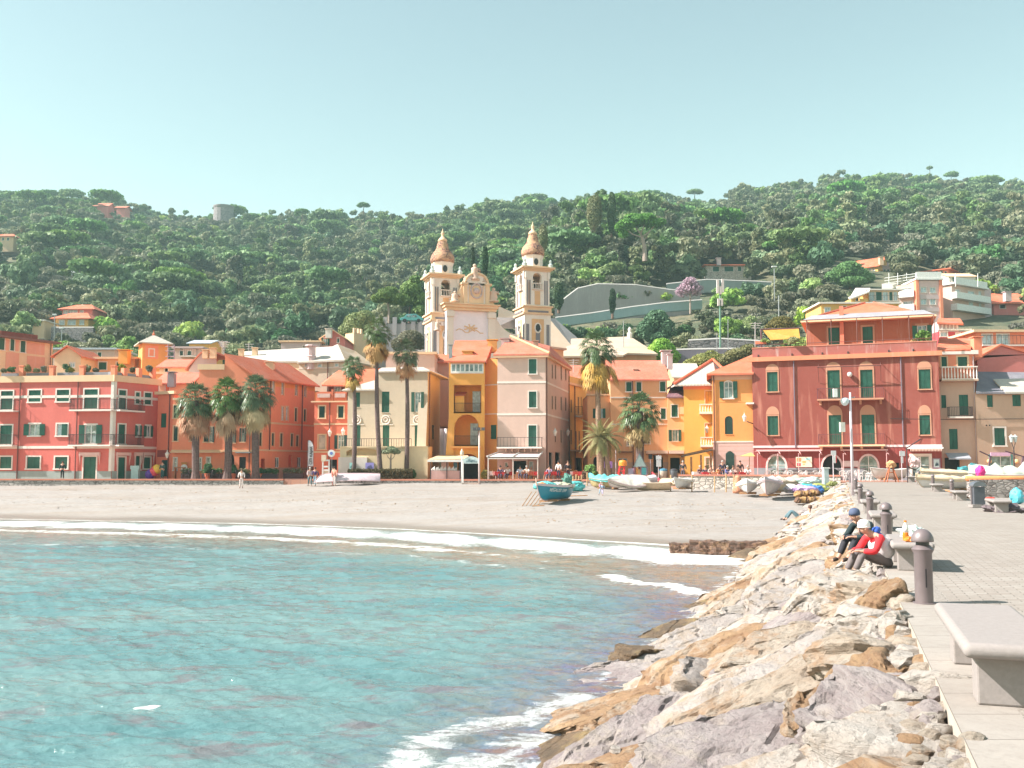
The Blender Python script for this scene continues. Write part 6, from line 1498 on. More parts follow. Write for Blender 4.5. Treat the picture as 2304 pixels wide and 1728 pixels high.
for i,(k,m_,s_)in enumerate(KINDS):
 V_,F_=tree_mesh(k,100+i,1300 if k!='shrub' else 600,s_)
 mb=trunk_mb(6.5 if k=='umbrella' else 3.2,.2,np.random.default_rng(i))if k!='shrub' else MB()
 me=npmesh('src_%02d'%i,V_,F_,m_)
 o=bpy.data.objects.new('src_%02d'%i,me);src.objects.link(o)
rng=np.random.default_rng(11)
OPEN=[(-200,330,100,150),(100,225,224,250),(60,105,220,232),(330,880,100,150),(700,800,100,162),(620,790,140,160),(840,970,160,175),(880,1500,100,168),(1240,1600,196,217),(1560,1800,228,240),(1570,1710,246,262),(1500,1740,138,152),(1840,2040,138,190),(1890,2040,250,275),(2010,2330,178,205),(2060,2150,215,262),(2000,2330,95,140),(1980,2150,215,235),(1840,2400,95,145),(200,290,552,572),(490,520,575,605),(-30,40,415,430)]
VIEW=[(118,212,200,246,736),(65,105,190,226,745),(-30,36,330,421,558),(205,285,520,560,472),(1585,1692,236,251,616),(1890,2025,185,262,640),(2015,2245,150,200,735),(1840,2025,120,180,740),(2070,2200,205,250,650),(2232,2330,170,200,700),(840,965,130,165,765),(490,520,560,590,482),(1248,1585,168,213,712),(1500,1800,222,236,652)]
def is_open(a,y):return any(a0<a<a1 and y0<y<y1 for a0,a1,y0,y1 in OPEN)
def blocks(a,y,x,z,h):
 for a0,a1,y0,y1,pyb in VIEW:
  if a0-8<a<a1+8 and y0-2<y<y1:
   top=1050-(z+h-EYE)/y*F
   if top<pyb-4:return True
 return False
pts=[];TREES=[]
tries=0
occ={}
def try_place(x,y,mind):
 k=(int(x//6),int(y//6))
 for i in(-1,0,1):
  for j in(-1,0,1):
   for q in occ.get((k[0]+i,k[1]+j),()):
    if(q[0]-x)**2+(q[1]-y)**2<mind*mind:return False
 occ.setdefault(k,[]).append((x,y));return True
def kind_at(a,y,r):
 nz=noise.noise(Vector((a*.004,y*.012,7)))+noise.noise(Vector((a*.012,y*.03,2)))*.5
 if a>1680 and y>235 and 1850-a<0 or(a>1650 and y>300):
  if y<330:return 5 if r<.62 else(1 if r<.8 else 9)
  if r<.3+nz*.3:return 4 if a>1900 and r<.08 else 3
  return 2 if r<.6 else(0 if r<.8 else(7 if r<.88 else(8 if r<.9 else 1)))
 if y<235:
  if a<1150:return 5 if r<.5 else(6 if r<.62 else(7 if r<.72 else(1 if r<.9 else 8)))
  return 5 if r<.45 else(9 if r<.6 else(7 if r<.72 else(1 if r<.9 else 10)))
 if a<1180 and 235<=y<330 and nz>.05:return 5 if r<.7 else 8
 if a<1180 and y<300:return 0 if r<.3 else(1 if r<.6 else(9 if r<.75 else(5 if r<.95 else 11)))
 if nz>.16 and y>280:return 5 if r<.34 else(6 if r<.5 else 7 if r<.56 else 8 if r<.64 else 1)
 if nz<-.3 and y>300:return 9 if r<.3 else 0 if r<.6 else 4 if r<.75 else 2
 return 0 if r<.25 else(1 if r<.42 else(2 if r<.68 else(3 if r<.84 else(4 if r<.93 else(9 if r<.97 else 7)))))
def ridge_y(a):return 590 if a<1250 else 660
for _ in range(90000):
 y=math.sqrt(rng.uniform(128**2,690**2));a=rng.uniform(-330,2620)
 if is_open(a,y):continue
 x=(a-CX)/F*y;r=rng.random()
 k=kind_at(a,y,r);s=rng.uniform(.8,1.35)*(1.22 if y>300 else 1 if y>230 else .8)
 if k in(5,6):s*=.95
 if k==4:s*=1.2
 mind={4:5.2,8:3.2,10:3.0,11:3.0}.get(k,4.6 if k not in(5,6)else 4.1)*(1.12 if y>300 else .85)
 z=terr(x,y)
 if blocks(a,y,x,z,s*(8.5 if k in(0,1,7,9)else 5.5 if k in(5,6)else 11 if k in(2,3,4)else 3)):
  k=10;s=.6
  if blocks(a,y,x,z,1.6):continue
 if not try_place(x,y,mind):continue
 if y<232 and k not in(8,10,11)and-60<a<2360:TREES.append((x,y,z,k,s,rng.random()*6.28,a))
 else:pts.append((x,y,z-.4,s,rng.random()*6.28,k,rng.uniform(.85,1.15)))
TREES.sort(key=lambda t:t[1])
for(x,y,z,k,s,r,a)in TREES[235:]:pts.append((x,y,z-.4,s,r,k,1.))
P_=np.array(pts)
me=bpy.data.meshes.new('forest');me.vertices.add(len(P_));me.vertices.foreach_set('co',P_[:,:3].astype(np.float32).ravel())
for nm,ty,arr in(('sc','FLOAT',P_[:,3]),('rz','FLOAT',P_[:,4]),('idx','INT',P_[:,5].astype(np.int32)),('szz','FLOAT',P_[:,6])):
 at_=me.attributes.new(nm,ty,'POINT');at_.data.foreach_set('value',arr.astype(np.int32)if ty=='INT' else arr.astype(np.float32))
fo=bpy.data.objects.new('forest',me);COL.objects.link(fo);tag(fo,'dense wood of pines, holm oaks and olives covering the hills behind the village','forest',kind='stuff')
def scatter(ob,coll,nm='scatter'):
 ng=bpy.data.node_groups.new(nm,'GeometryNodeTree')
 ng.interface.new_socket('Geometry',in_out='INPUT',socket_type='NodeSocketGeometry');ng.interface.new_socket('Geometry',in_out='OUTPUT',socket_type='NodeSocketGeometry')
 N=ng.nodes;Lk=ng.links
 gi,go=N.new('NodeGroupInput'),N.new('NodeGroupOutput')
 ip=N.new('GeometryNodeInstanceOnPoints');ci=N.new('GeometryNodeCollectionInfo')
 ci.inputs['Collection'].default_value=coll;ci.inputs['Separate Children'].default_value=True;ci.inputs['Reset Children'].default_value=True
 def na(n,t):
  x=N.new('GeometryNodeInputNamedAttribute');x.data_type=t;x.inputs['Name'].default_value=n;return x.outputs['Attribute']
 cr=N.new('ShaderNodeCombineXYZ');Lk.new(na('rz','FLOAT'),cr.inputs[2])
 cs=N.new('ShaderNodeCombineXYZ');s1=na('sc','FLOAT');Lk.new(s1,cs.inputs[0]);Lk.new(s1,cs.inputs[1])
 mu=N.new('ShaderNodeMath');mu.operation='MULTIPLY';Lk.new(s1,mu.inputs[0]);Lk.new(na('szz','FLOAT'),mu.inputs[1]);Lk.new(mu.outputs[0],cs.inputs[2])
 Lk.new(gi.outputs[0],ip.inputs['Points']);Lk.new(ci.outputs[0],ip.inputs['Instance']);ip.inputs['Pick Instance'].default_value=True
 Lk.new(na('idx','INT'),ip.inputs['Instance Index']);Lk.new(cr.outputs[0],ip.inputs['Rotation']);Lk.new(cs.outputs[0],ip.inputs['Scale'])
 Lk.new(ip.outputs[0],go.inputs[0])
 md=ob.modifiers.new('scatter','NODES');md.node_group=ng
scatter(fo,src)
def make_tree(name,kind,mat,seed,nleaf,size,th,tr,spread,bark,label,cat='tree'):
 V_,F_=tree_mesh(kind,seed,nleaf,size)
 root=empty(name,(0,0,0),label,cat)
 cr=link('crown',npmesh('crown',V_,F_,mat),root)
 trunk_mb(th,tr,np.random.default_rng(seed),5,spread,top=th*1.35).build('trunk',bark,root)
 return root
PROTO={}
def near_tree(x,y,z,k,s,rz,a):
 info={0:('pine_tree','round',LF_PINE,4.2,.2,1.8,BARK),1:('holm_oak','round',LF_OAK,3.6,.22,1.8,BARK),2:('pine_tree','tall',LF_PINE,4.5,.2,1.3,BARK),3:('holm_oak','tall',LF_OAK,4.5,.2,1.3,BARK),4:('umbrella_pine','umbrella',LF_UMB,6.6,.22,3.,BARK),5:('olive_tree','olive',LF_OLIVE,2.3,.2,1.4,BARKP),6:('olive_tree','olive',LF_OLIVE,2.3,.2,1.4,BARKP),7:('broadleaf_tree','round',LF_LIME,3.6,.2,1.8,BARK),9:('dark_evergreen_tree','round',LF_DARK,3.4,.22,1.8,BARK)}[k]
 side='left slope' if a<1150 else 'slope behind the church' if a<1560 else 'slope above the red house'
 desc={0:'rounded green pine',1:'dark olive-green holm oak',2:'tall green pine',3:'tall holm oak',4:'flat-topped umbrella pine',5:'silvery grey-green olive tree',6:'silvery grey-green olive tree',7:'fresh light-green tree',9:'dense dark evergreen tree'}[k]
 lab='%s standing among others on the %s'%(desc,side)
 v=(k,int(rz*10)%3)
 if v not in PROTO:
  t_=make_tree(info[0],info[1],info[2],300+k*7+v[1],2600,.27,info[3],info[4],info[5],info[6],lab)
  PROTO[v]=t_;c=t_;c.location=(x,y,z-.3);c.rotation_euler=(0,0,rz);c.scale=(s,s,s);ORG[c.name]=Vector((x,y,z))
 else:c=copy_tree(PROTO[v],(x,y,z-.3),rz,lab,s)
 c['group']=desc+'s on the '+side
for t_ in TREES[:235]:near_tree(*t_)
def special(name,label,px,pyb,Y,lob,mat,nleaf,size,trunkpts=None,tr=.3,bark=BARK,limbs=(),seed=1,up=.35,shell=.5,crname='crown'):
 b_=at(px,pyb,Y);root=empty(name,b_,label,'tree')
 L=[]
 for(lx,ly,r,rz)in lob:
  q=at(lx,ly,Y);k=Y/F;L.append((q.x-b_.x,random.uniform(-.25,.25)*r*k,q.z-b_.z,r*k,rz*k))
 V_,F_=crown_np(np.random.default_rng(seed),L,nleaf,size,up=up,shell=shell)
 link(crname,npmesh(crname,V_,F_,mat),root)
 m=MB()
 if trunkpts:
  pts_=[at(*p,Y)-b_ for p in trunkpts];pts_[0].z-=1.5;n_=len(pts_)
  m.tube([p+b_ for p in pts_],[tr*(1.1-.6*i/(n_-1))for i in range(n_)],8)
  for(p0_,p1_)in limbs:m.tube([at(*p0_,Y),at((p0_[0]+p1_[0])/2,(p0_[1]+p1_[1])/2+3,Y+random.uniform(-1,1)),at(*p1_,Y+random.uniform(-1,1))],[tr*.45,tr*.3,tr*.15],5)
 else:m.tube([b_-Vector((0,0,1)),at(px,(pyb+lob[0][1])/2,Y)],[tr,tr*.6],7)
 m.build('trunk',bark,root)
 return root
special('umbrella_pine','big umbrella pine with bare branching trunk on the crest right of the two tall cypresses',1451,574,236,[(1440,497,30,13),(1412,505,24,11),(1468,503,22,11),(1398,512,16,12),(1425,490,22,9),(1455,490,22,9),(1485,500,14,8),(1402,525,12,12)],LF_UMB,9000,.26,[(1451,574),(1450,555),(1445,535),(1440,522)],.55,BARKP,[((1444,534),(1405,515)),((1444,534),(1475,505)),((1441,525),(1425,500)),((1441,525),(1452,498)),((1447,542),(1462,520))],21,up=.7)
def cypress(label,px,py0,py1,w_,Y,seed,mat=None,name='cypress',ragged=1.0):
 n=12;lob=[]
 for i in range(n):
  t_=i/(n-1);r=w_/2*(.42+.62*math.sin(math.pi*min(1,.18+.8*t_))**.8)*ragged**(i%2)
  lob.append((px+random.uniform(-.08,.08)*w_,lerp(py0+w_*.25,py1,t_),max(r,1.),max(r,1.)*1.3+(py1-py0)/n*.6))
 special(name,label,px,py1+4,Y,lob,mat or LF_CYP,5200,.2,None,.3,BARK,seed=seed,shell=.8,up=.0)
cypress('tall slim dark cypress on the crest left of the umbrella pine',1376,440,520,18,238,31)
cypress('broad brown-green cypress on the crest beside the slim dark one',1337,446,505,34,238,32,LF_OAK)
cypress('isolated rounded cypress beside the right bell tower',1257,642,690,20,200,33)
cypress('small pointed cypress at the hill road crash barrier',1378,655,702,13,198,34)
cypress('thin needle-like cypress between the two bell towers',1064,560,620,5,175,35)
cypress('slim cypress right of the church pediment statue',1092,560,618,11,178,36)
cypress('dark cypress just behind the top of the right bell tower',1222,512,560,18,190,37,LF_OAK)
special('blossoming_tree','leafless tree in pale mauve blossom beside the hill road',1553,690,205,[(1553,648,26,20),(1535,655,16,14),(1570,652,16,13),(1553,633,16,10)],LF_BLOS,2600,.2,[(1553,690),(1553,668),(1550,650)],.2,BARKP,[((1552,665),(1532,640)),((1552,665),(1575,635)),((1551,655),(1545,625)),((1553,660),(1562,622))],41,shell=.15)
special('dark_evergreen_tree','dense glossy dark-green tree below the hill road right of the choir roof',1478,775,172,[(1478,730,34,30),(1455,742,24,24),(1500,742,24,24),(1478,712,24,16),(1485,760,34,16)],LF_DARK,9000,.2,None,.4,seed=42)
special('dark_evergreen_tree','round bright-green tree behind the salmon house chimney',1490,820,140,[(1490,790,34,24),(1470,800,24,18),(1510,802,22,16),(1488,775,22,13)],LF_LIME,8000,.17,None,.35,seed=43)
special('round_topped_tree','rounded olive-brown tree rising behind the yellow awning of the red house',1757,755,125,[(1757,736,34,20),(1735,742,18,13),(1780,742,18,13),(1760,722,24,10)],leaf('foliage_golden',(.17,.15,.06),(.26,.22,.10)),8000,.14,None,.3,seed=44)
special('stone_pine','broad bright-green stone pine below the yellow hillside villa',1915,660,225,[(1900,612,32,18),(1930,618,28,18),(1880,622,24,14),(1950,625,20,13),(1910,600,26,11),(1915,635,34,12)],LF_UMB,10000,.24,[(1915,660),(1912,640)],.35,seed=45)
special('scrub_bush','pale yellow-green scrub bush clump below the purple terrace wall',1590,836,120,[(1585,815,34,20),(1560,822,26,16),(1615,812,26,18),(1600,800,18,12)],leaf('foliage_scrub',(.20,.20,.09),(.30,.27,.14)),8000,.12,None,.1,seed=46)
special('scrub_bush','yellow-green scrub bush nearest the red house parapet',1668,828,118,[(1660,800,30,18),(1640,810,26,14),(1685,790,22,16)],M['foliage_scrub'],7000,.12,None,.1,seed=47)
special('tall_pine','tall loose pine with pink trunk left of the left bell tower',876,722,172,[(868,665,26,16),(892,672,22,14),(850,672,16,10),(880,655,16,9)],LF_PINE,5000,.2,[(876,722),(875,700),(872,680)],.25,BARKP,seed=48)
special('tall_pine','leaning green pine just left of the left bell tower',926,720,176,[(925,650,26,20),(940,672,22,18),(910,675,20,14),(935,630,16,11),(945,700,20,14)],LF_PINE,7000,.22,[(920,722),(922,690)],.25,seed=49)
special('bright_tree','bright green tree left of the tallest thin palm',800,772,168,[(800,730,30,28),(780,745,20,20),(822,715,22,16),(795,760,22,16)],LF_LIME,8000,.2,None,.3,seed=50)
special('grey_green_bush','round grey-green bush between the retaining wall and the cream villa',925,800,150,[(925,765,32,22),(900,775,20,16),(950,775,18,14)],LF_OLIVE,7000,.15,None,.25,seed=51)
for i,(px,py,Y,w_,nm)in enumerate([(818,458,575,26,'left of the church towers'),(1092,456,575,24,'left of the right bell tower'),(1194,446,575,28,'just left of the right spire top'),(1240,447,590,22,'just right of the right spire top'),(1563,428,620,34,'where the right ridge begins to climb'),(1673,424,640,40,'halfway up the right ridge'),(2140,389,655,30,'with an open gap beneath it near the right edge'),(680,472,575,30,'above the pale slate roofs')]):
 special('umbrella_pine','flat umbrella pine on the skyline '+nm,px,py+26,Y,[(px,py+3,w_*.5,5),(px-w_*.3,py+5,w_*.3,4),(px+w_*.3,py+5,w_*.3,4)],LF_UMB,1500,.42,[(px,py+26),(px,py+8)],.35,seed=60+i,up=.7)
special('lone_tree','spindly lone tree with bare stem standing above the right skyline',2092,396,655,[(2092,377,7,3),(2089,379,4,2)],LF_PINE,300,.5,[(2092,400),(2092,379)],.3,seed=70)
GREENF=leaf('palm_green',(.085,.15,.055),(.15,.22,.09),var=.2,trans=.2,rough=.35)
DRYF=leaf('palm_dry',(.42,.23,.09),(.56,.36,.18),var=.2,trans=.15)
PALEF=leaf('palm_pale',(.24,.27,.12),(.36,.34,.18),var=.2,trans=.25)
TRUNKD=flat('palm_trunk',(.13,.085,.08),.95,var=.4,scale=6)
TRUNKL=flat('palm_trunk_pale',(.30,.19,.13),.95,var=.35,scale=5)
def fan_leaf(rng,V,Fs,az,el,plen,R_,droop,org=(0,0,0),nb=17,spanang=2.8):
 """one fan palm leaf: petiole then pleated blades that droop at their tips"""
 o=Vector(org);d=Vector((math.cos(az)*math.cos(el),math.sin(az)*math.cos(el),math.sin(el)))
 up=Vector((-math.cos(az)*math.sin(el),-math.sin(az)*math.sin(el),math.cos(el)));side=d.cross(up)
 tip=o+d*plen+Vector((0,0,-droop*plen*plen*.12))
 w_=.03
 n=len(V);V+=[o-side*w_,o+side*w_,tip+side*w_*.7,tip-side*w_*.7];Fs.append((n,n+1,n+2,n+3))
 dd=(d+Vector((0,0,-.35*droop))).normalized();
 for i in range(nb):
  t_=(i/(nb-1)-.5)*spanang;bd=(dd*math.cos(t_)+side*math.sin(t_)).normalized();L=R_*(1-.25*abs(t_))*rng.uniform(.85,1.1)
  fold=up*.06*(1 if i%2 else-1)
  bw=side*math.cos(t_)*.05*R_-dd*math.sin(t_)*.05*R_
  m1=tip+bd*L*.55+fold-Vector((0,0,droop*L*.10));e=tip+bd*L*(.95-.1*droop)-Vector((0,0,droop*L*(.38+.1*rng.random())))
  n=len(V);V+=[tip,m1-bw,m1+bw,e];Fs+=[(n,n+1,n+2),(n+1,n+3,n+2)]
def tri_mesh(name,V,Fs,mat):
 me=bpy.data.meshes.new(name);me.from_pydata([tuple(v)for v in V],[],Fs);me.materials.append(mat);return me
def fan_palm(label,px,pybase,pycr,Y,R_,ngreen,ndry,tr0,tr1,seed,spread=1.0,lean=0,zb=2.45,skirt=1.0,grp=None,curve=0,tmat=None,low=-.5,vs=.0):
 rng=np.random.default_rng(seed);b_=gp(px,Y,zb);c=at(px+lean,pycr,Y);root=empty('fan_palm',b_,label,'palm tree',grp)
 H=c.z-b_.z;pts_=[b_+Vector(((c.x-b_.x)*t_+curve*math.sin(math.pi*t_),0,H*t_))for t_ in np.linspace(0,1,12)]
 m=MB();m.tube(pts_,[lerp(tr0,tr1,t_)*(1.25 if t_<.05 else 1)*(1+.05*math.sin(t_*60))for t_ in np.linspace(0,1,12)],10);tk=m.build('trunk',tmat or TRUNKD,root)
 V,Fs=[],[];cc=c-b_
 for i in range(ngreen):
  el=math.asin(min(.99,lerp(low,.96,((i+.5)/ngreen)**1.15)));az=i*2.399+rng.uniform(-.3,.3)
  fan_leaf(rng,V,Fs,az,el,R_*.62*spread*rng.uniform(.8,1.15)*(1-.4*max(0,el)),R_*.55,lerp(1.5,.35,(el+1)/2.4),cc+Vector((0,0,.15+(.3+vs)*el)))
 o=link('crown',tri_mesh('crown',V,Fs,GREENF),root)
 V,Fs=[],[]
 for i in range(ndry):
  az=i*2.399;el=rng.uniform(-1.35,-.45);fan_leaf(rng,V,Fs,az,el,R_*.55*skirt*rng.uniform(.7,1.2),R_*.55*skirt,1.1,cc+Vector((0,0,-.3-rng.random()*R_*.42*skirt)),9,1.3)
 if ndry:link('dead_fronds',tri_mesh('dead_fronds',V,Fs,DRYF),root)
 return root
G3='broad fan palms on the left promenade'
for i,(px,pycr,cv)in enumerate(((440,902,0),(511,892,.15),(575,884,0))):
 fan_palm(['broad fan palm nearest the coral apartment house, first of three','middle one of the three broad fan palms before the long coral house','right-hand one of the three broad fan palms, with a dense brown skirt'][i],px,1075,pycr,93.4,2.0,58,70 if i<2 else 100,.38,.30,500+i,zb=2.45,grp=G3,curve=cv,skirt=1.1,vs=.12)
fan_palm('shortest of the thin fan palms, standing at the left end of the villa hedge',795,1057,828,93.0,1.25,44,34,.24,.15,510,grp='thin fan palms before the cream villa',curve=.15)
fan_palm('tallest thin fan palm, before the middle of the cream villa',857,1057,748,92.8,1.5,56,60,.25,.15,511,grp='thin fan palms before the cream villa',lean=-8,curve=-.2,skirt=1.2,vs=.15)
fan_palm('thin fan palm before the right part of the cream villa',914,1057,795,93.0,1.35,50,40,.24,.15,512,grp='thin fan palms before the cream villa',curve=.12,skirt=1.1,vs=.1)
fan_palm('tall fan palm with long hanging fronds right of the peach tower house',1349,1066,785,93.5,1.95,50,64,.24,.24,513,lean=-6,tmat=TRUNKL,skirt=1.3,vs=.12)
fan_palm('broad dark-green fan palm before the salmon house at the playground',1441,1060,925,92.5,2.25,46,34,.40,.34,514,lean=-3,skirt=.9,low=-.5)
def date_palm(label,px,pybase,pycr,Y,R_,nfr,tr0,seed,trunks=((0,0),)):
 rng=np.random.default_rng(seed);b_=gp(px,Y,2.4);c=at(px,pycr,Y);root=empty('date_palm',b_,label,'palm tree')
 m=MB()
 for(dx_,hx)in trunks:m.tube([b_+Vector((dx_,.1*dx_,-.3)),b_+Vector((dx_*.7,0,(c.z-b_.z)*.5)),Vector((c.x+hx,c.y,c.z))],[tr0,tr0*.85,tr0*.8],9)
 m.build('trunk',TRUNKL,root)
 V,Fs=[],[];cc=c-b_
 for i in range(nfr):
  az=i*2.399;t0=(i+.5)/nfr;el=lerp(1.35,-.5,t0);L=R_*rng.uniform(.85,1.1);p=cc.copy();d=Vector((math.cos(az)*math.cos(el),math.sin(az)*math.cos(el),math.sin(el)))
  hx=trunks[i%len(trunks)][1];p.x+=hx;seg=9;prev=p.copy()
  for s_ in range(seg):
   d=(d+Vector((0,0,-.13-.05*t0))).normalized();q=prev+d*L/seg;side=d.cross(Vector((0,0,1))).normalized()
   n=len(V);V+=[prev-side*.02,prev+side*.02,q+side*.02,q-side*.02];Fs.append((n,n+1,n+2,n+3))
   for k in range(3):
    pp=prev.lerp(q,k/3);ll=R_*.2*math.sin(math.pi*min(.96,.15+(s_+k/3)/seg*.85))+.05
    for sd_ in(-1,1):
     e=pp+side*sd_*ll*.8+d*ll*.6-Vector((0,0,ll*.35));n=len(V);V+=[pp-d*.035,pp+d*.035,e];Fs.append((n,n+1,n+2))
   prev=q
 link('crown',tri_mesh('crown',V,Fs,PALEF),root);return root
date_palm('pale feathery date palm with twin trunks beside the beached boats',1356,1078,985,88.2,2.3,54,.26,520,trunks=((-.1,-.35),(.55,.25)))
def hedge(name,label,x0,x1,y0,y1,Y,dep,mat,n=5000,size=.09,seed=3,zb=None):
 a_,b_=at(x0,y1,Y),at(x1,y0,Y);zb=a_.z if zb is None else zb
 root=empty(name,((a_.x+b_.x)/2,Y,zb),label,'hedge');rng=np.random.default_rng(seed)
 C=np.stack([rng.uniform(a_.x,b_.x,n),Y+rng.uniform(-dep/2,dep/2,n),rng.uniform(zb,b_.z,n)],1)
 face=rng.integers(0,3,n);C[face==0,1]=Y-dep/2+rng.normal(0,.05,(face==0).sum());C[face==1,2]=b_.z+rng.normal(0,.06,(face==1).sum())
 nn=rng.normal(size=(n,3));nn/=np.linalg.norm(nn,axis=1)[:,None];t_=np.cross(nn,rng.normal(size=(n,3)));t_/=np.linalg.norm(t_,axis=1)[:,None];b2=np.cross(nn,t_)
 V=np.stack([C-t_*size,C+b2*size,C+t_*size,C-b2*size],1).reshape(-1,3)-np.array(ORG[root.name])
 link('foliage',npmesh('foliage',V,np.arange(n*4).reshape(-1,4),mat),root)
 m=MB();m.abox(a_.x+.1,b_.x-.1,Y-dep/2+.1,Y+dep/2-.1,zb,b_.z-.1);m.build('stems',flat('hedge_core',(.05,.05,.025)),root)
hedge('hedge','long clipped green-brown hedge at the foot of the thin palms',785,928,1059,1074,92.2,1.1,leaf('hedge_leaf',(.13,.12,.04),(.20,.16,.05)),9000,.10,5,2.45)
def shrub(name,label,px,py,Y,w_,h_,mat,n=1800,size=.09,seed=1,cat='plant',zb=None,pot=None):
 b_=at(px,py,Y);
 if zb is not None:b_.z=zb
 root=empty(name,b_,label,cat);k=Y/F;rw,rh=w_*k/2,h_*k/2;rng=np.random.default_rng(seed)
 lob=[(0,0,rh,rw*.7,rh*.85)]+[(rw*.5*math.cos(t_),rw*.5*math.sin(t_),rh*rng.uniform(.6,1.4),rw*.45,rh*.5)for t_ in np.arange(5)*1.3]
 if pot:lob=[(a,b,c+pot,d,e)for a,b,c,d,e in lob]
 V_,F_=crown_np(rng,lob,n,size,shell=.3);link('foliage',npmesh('foliage',V_,F_,mat),root)
 if pot:
  m=MB();m.lathe((b_.x,b_.y,b_.z),[(.18,0),(.3,pot),(.33,pot),(.33,pot+.05)],10);m.build('pot',TERRA,root)
 return root
special('frangipani_tree','small umbrella-shaped light-green tree at the villa terrace between two thin palms',878,1058,92.9,[(880,1013,16,7),(868,1017,10,5),(892,1017,10,5),(880,1008,9,4)],leaf('foliage_pale',(.20,.24,.12),(.32,.34,.2)),2400,.09,[(879,1058),(879,1035),(880,1022)],.1,BARKP,[((879,1035),(868,1018)),((879,1035),(892,1018))],71)
shrub('bush','dark bush at the right end of the villa hedge',928,1062,92.6,18,26,LF_DARK,zb=2.45,seed=2)
shrub('oleander_bush','big green bush at the foot of the tall palm beside the cafe tables',1330,1075,90.5,34,38,LF_LIME,3500,.1,seed=3,zb=2.45)
shrub('dry_bush','straw-coloured bush left of the big green bush by the cafe tables',1318,1076,89.8,18,22,LF_DRY,1500,.08,seed=4,zb=2.45)
shrub('bamboo_bush','yellowish bamboo clump between the straw-roofed bar and the restaurant terrace',1090,1073,91.8,16,24,leaf('foliage_bamboo',(.34,.27,.10),(.42,.34,.14)),1500,.09,seed=5,zb=2.45)
for i,(px,w_,h_)in enumerate(((453,20,26),(525,18,22),(586,11,14))):
 shrub('topiary_cone',['cone-shaped dark shrub between the first and middle broad palms','cone-shaped dark shrub just right of the middle broad palm','small cone-shaped shrub just right of the third broad palm'][i],px+(14 if i==0 else 0),1066,95.2,w_,h_,LF_DARK,1500,.09,seed=10+i,zb=2.45,pot=.5)
for i,(px,fr_i)in enumerate(((8,0),(25,0),(62,0),(82,0),(98,0),(150,0),(158,0),(196,0),(215,0),(262,1),(273,1),(300,1),(335,1))):
 Y=96.3 if fr_i==0 else 99.2
 shrub('roof_terrace_plant','bushy potted plant on the roof terrace of the coral apartment house',px,842,Y,15+(i*7)%9,12+(i*5)%13,[LF_OLIVE,LF_DARK,leaf('foliage_yellowy',(.30,.26,.05),(.2,.22,.06)),LF_OAK][i%4],500,.08,seed=30+i,zb=at(px,840,Y).z)['group']='plants on the coral house roof terrace'
shrub('terrace_plant','spiky green plant on the red house roof terrace at the right',2078,771,87.2,36,30,LF_LIME,1800,.1,seed=50)
shrub('terrace_flowers','low orange-yellow flowers beside the spiky plant on the red house terrace',2055,772,87.0,18,9,leaf('flower_orange',(.7,.35,.05),(.3,.3,.05)),600,.06,seed=51)
shrub('terrace_plant','pale yellow-green plant under the yellow awning of the red house terrace',1785,774,89.9,30,18,leaf('foliage_palegold',(.40,.38,.16),(.3,.32,.12)),1500,.08,seed=52)
shrub('terrace_plant','trailing green plant at the left corner of the red house terrace',1722,772,91,26,10,LF_LIME,800,.07,seed=53)
shrub('roof_garden_plant','bushes on the small roof terrace left of the salmon house',1363,889,101.5,22,18,LF_LIME,1200,.1,seed=54)
shrub('grass_tuft','tuft of dry grass among the rocks beside the pier lamp post',1872,1096,62,26,14,leaf('grass_dry',(.42,.38,.15),(.3,.32,.12)),1200,.06,seed=55)
RK={'white':rockmat('rock_white',(.50,.455,.42),(.45,.385,.34),(.40,.28,.19)),'grey':rockmat('rock_grey',(.43,.385,.365),(.36,.31,.29),(.40,.31,.24)),'tan':rockmat('rock_tan',(.45,.385,.325),(.37,.29,.225),(.36,.22,.13)),'orange':rockmat('rock_orange',(.39,.25,.14),(.28,.16,.09),(.44,.36,.29)),'violet':rockmat('rock_violet',(.40,.35,.34),(.29,.235,.235),(.43,.36,.31)),'wet':rockmat('rock_wet',(.22,.14,.08),(.12,.08,.05),(.32,.22,.10),True)}
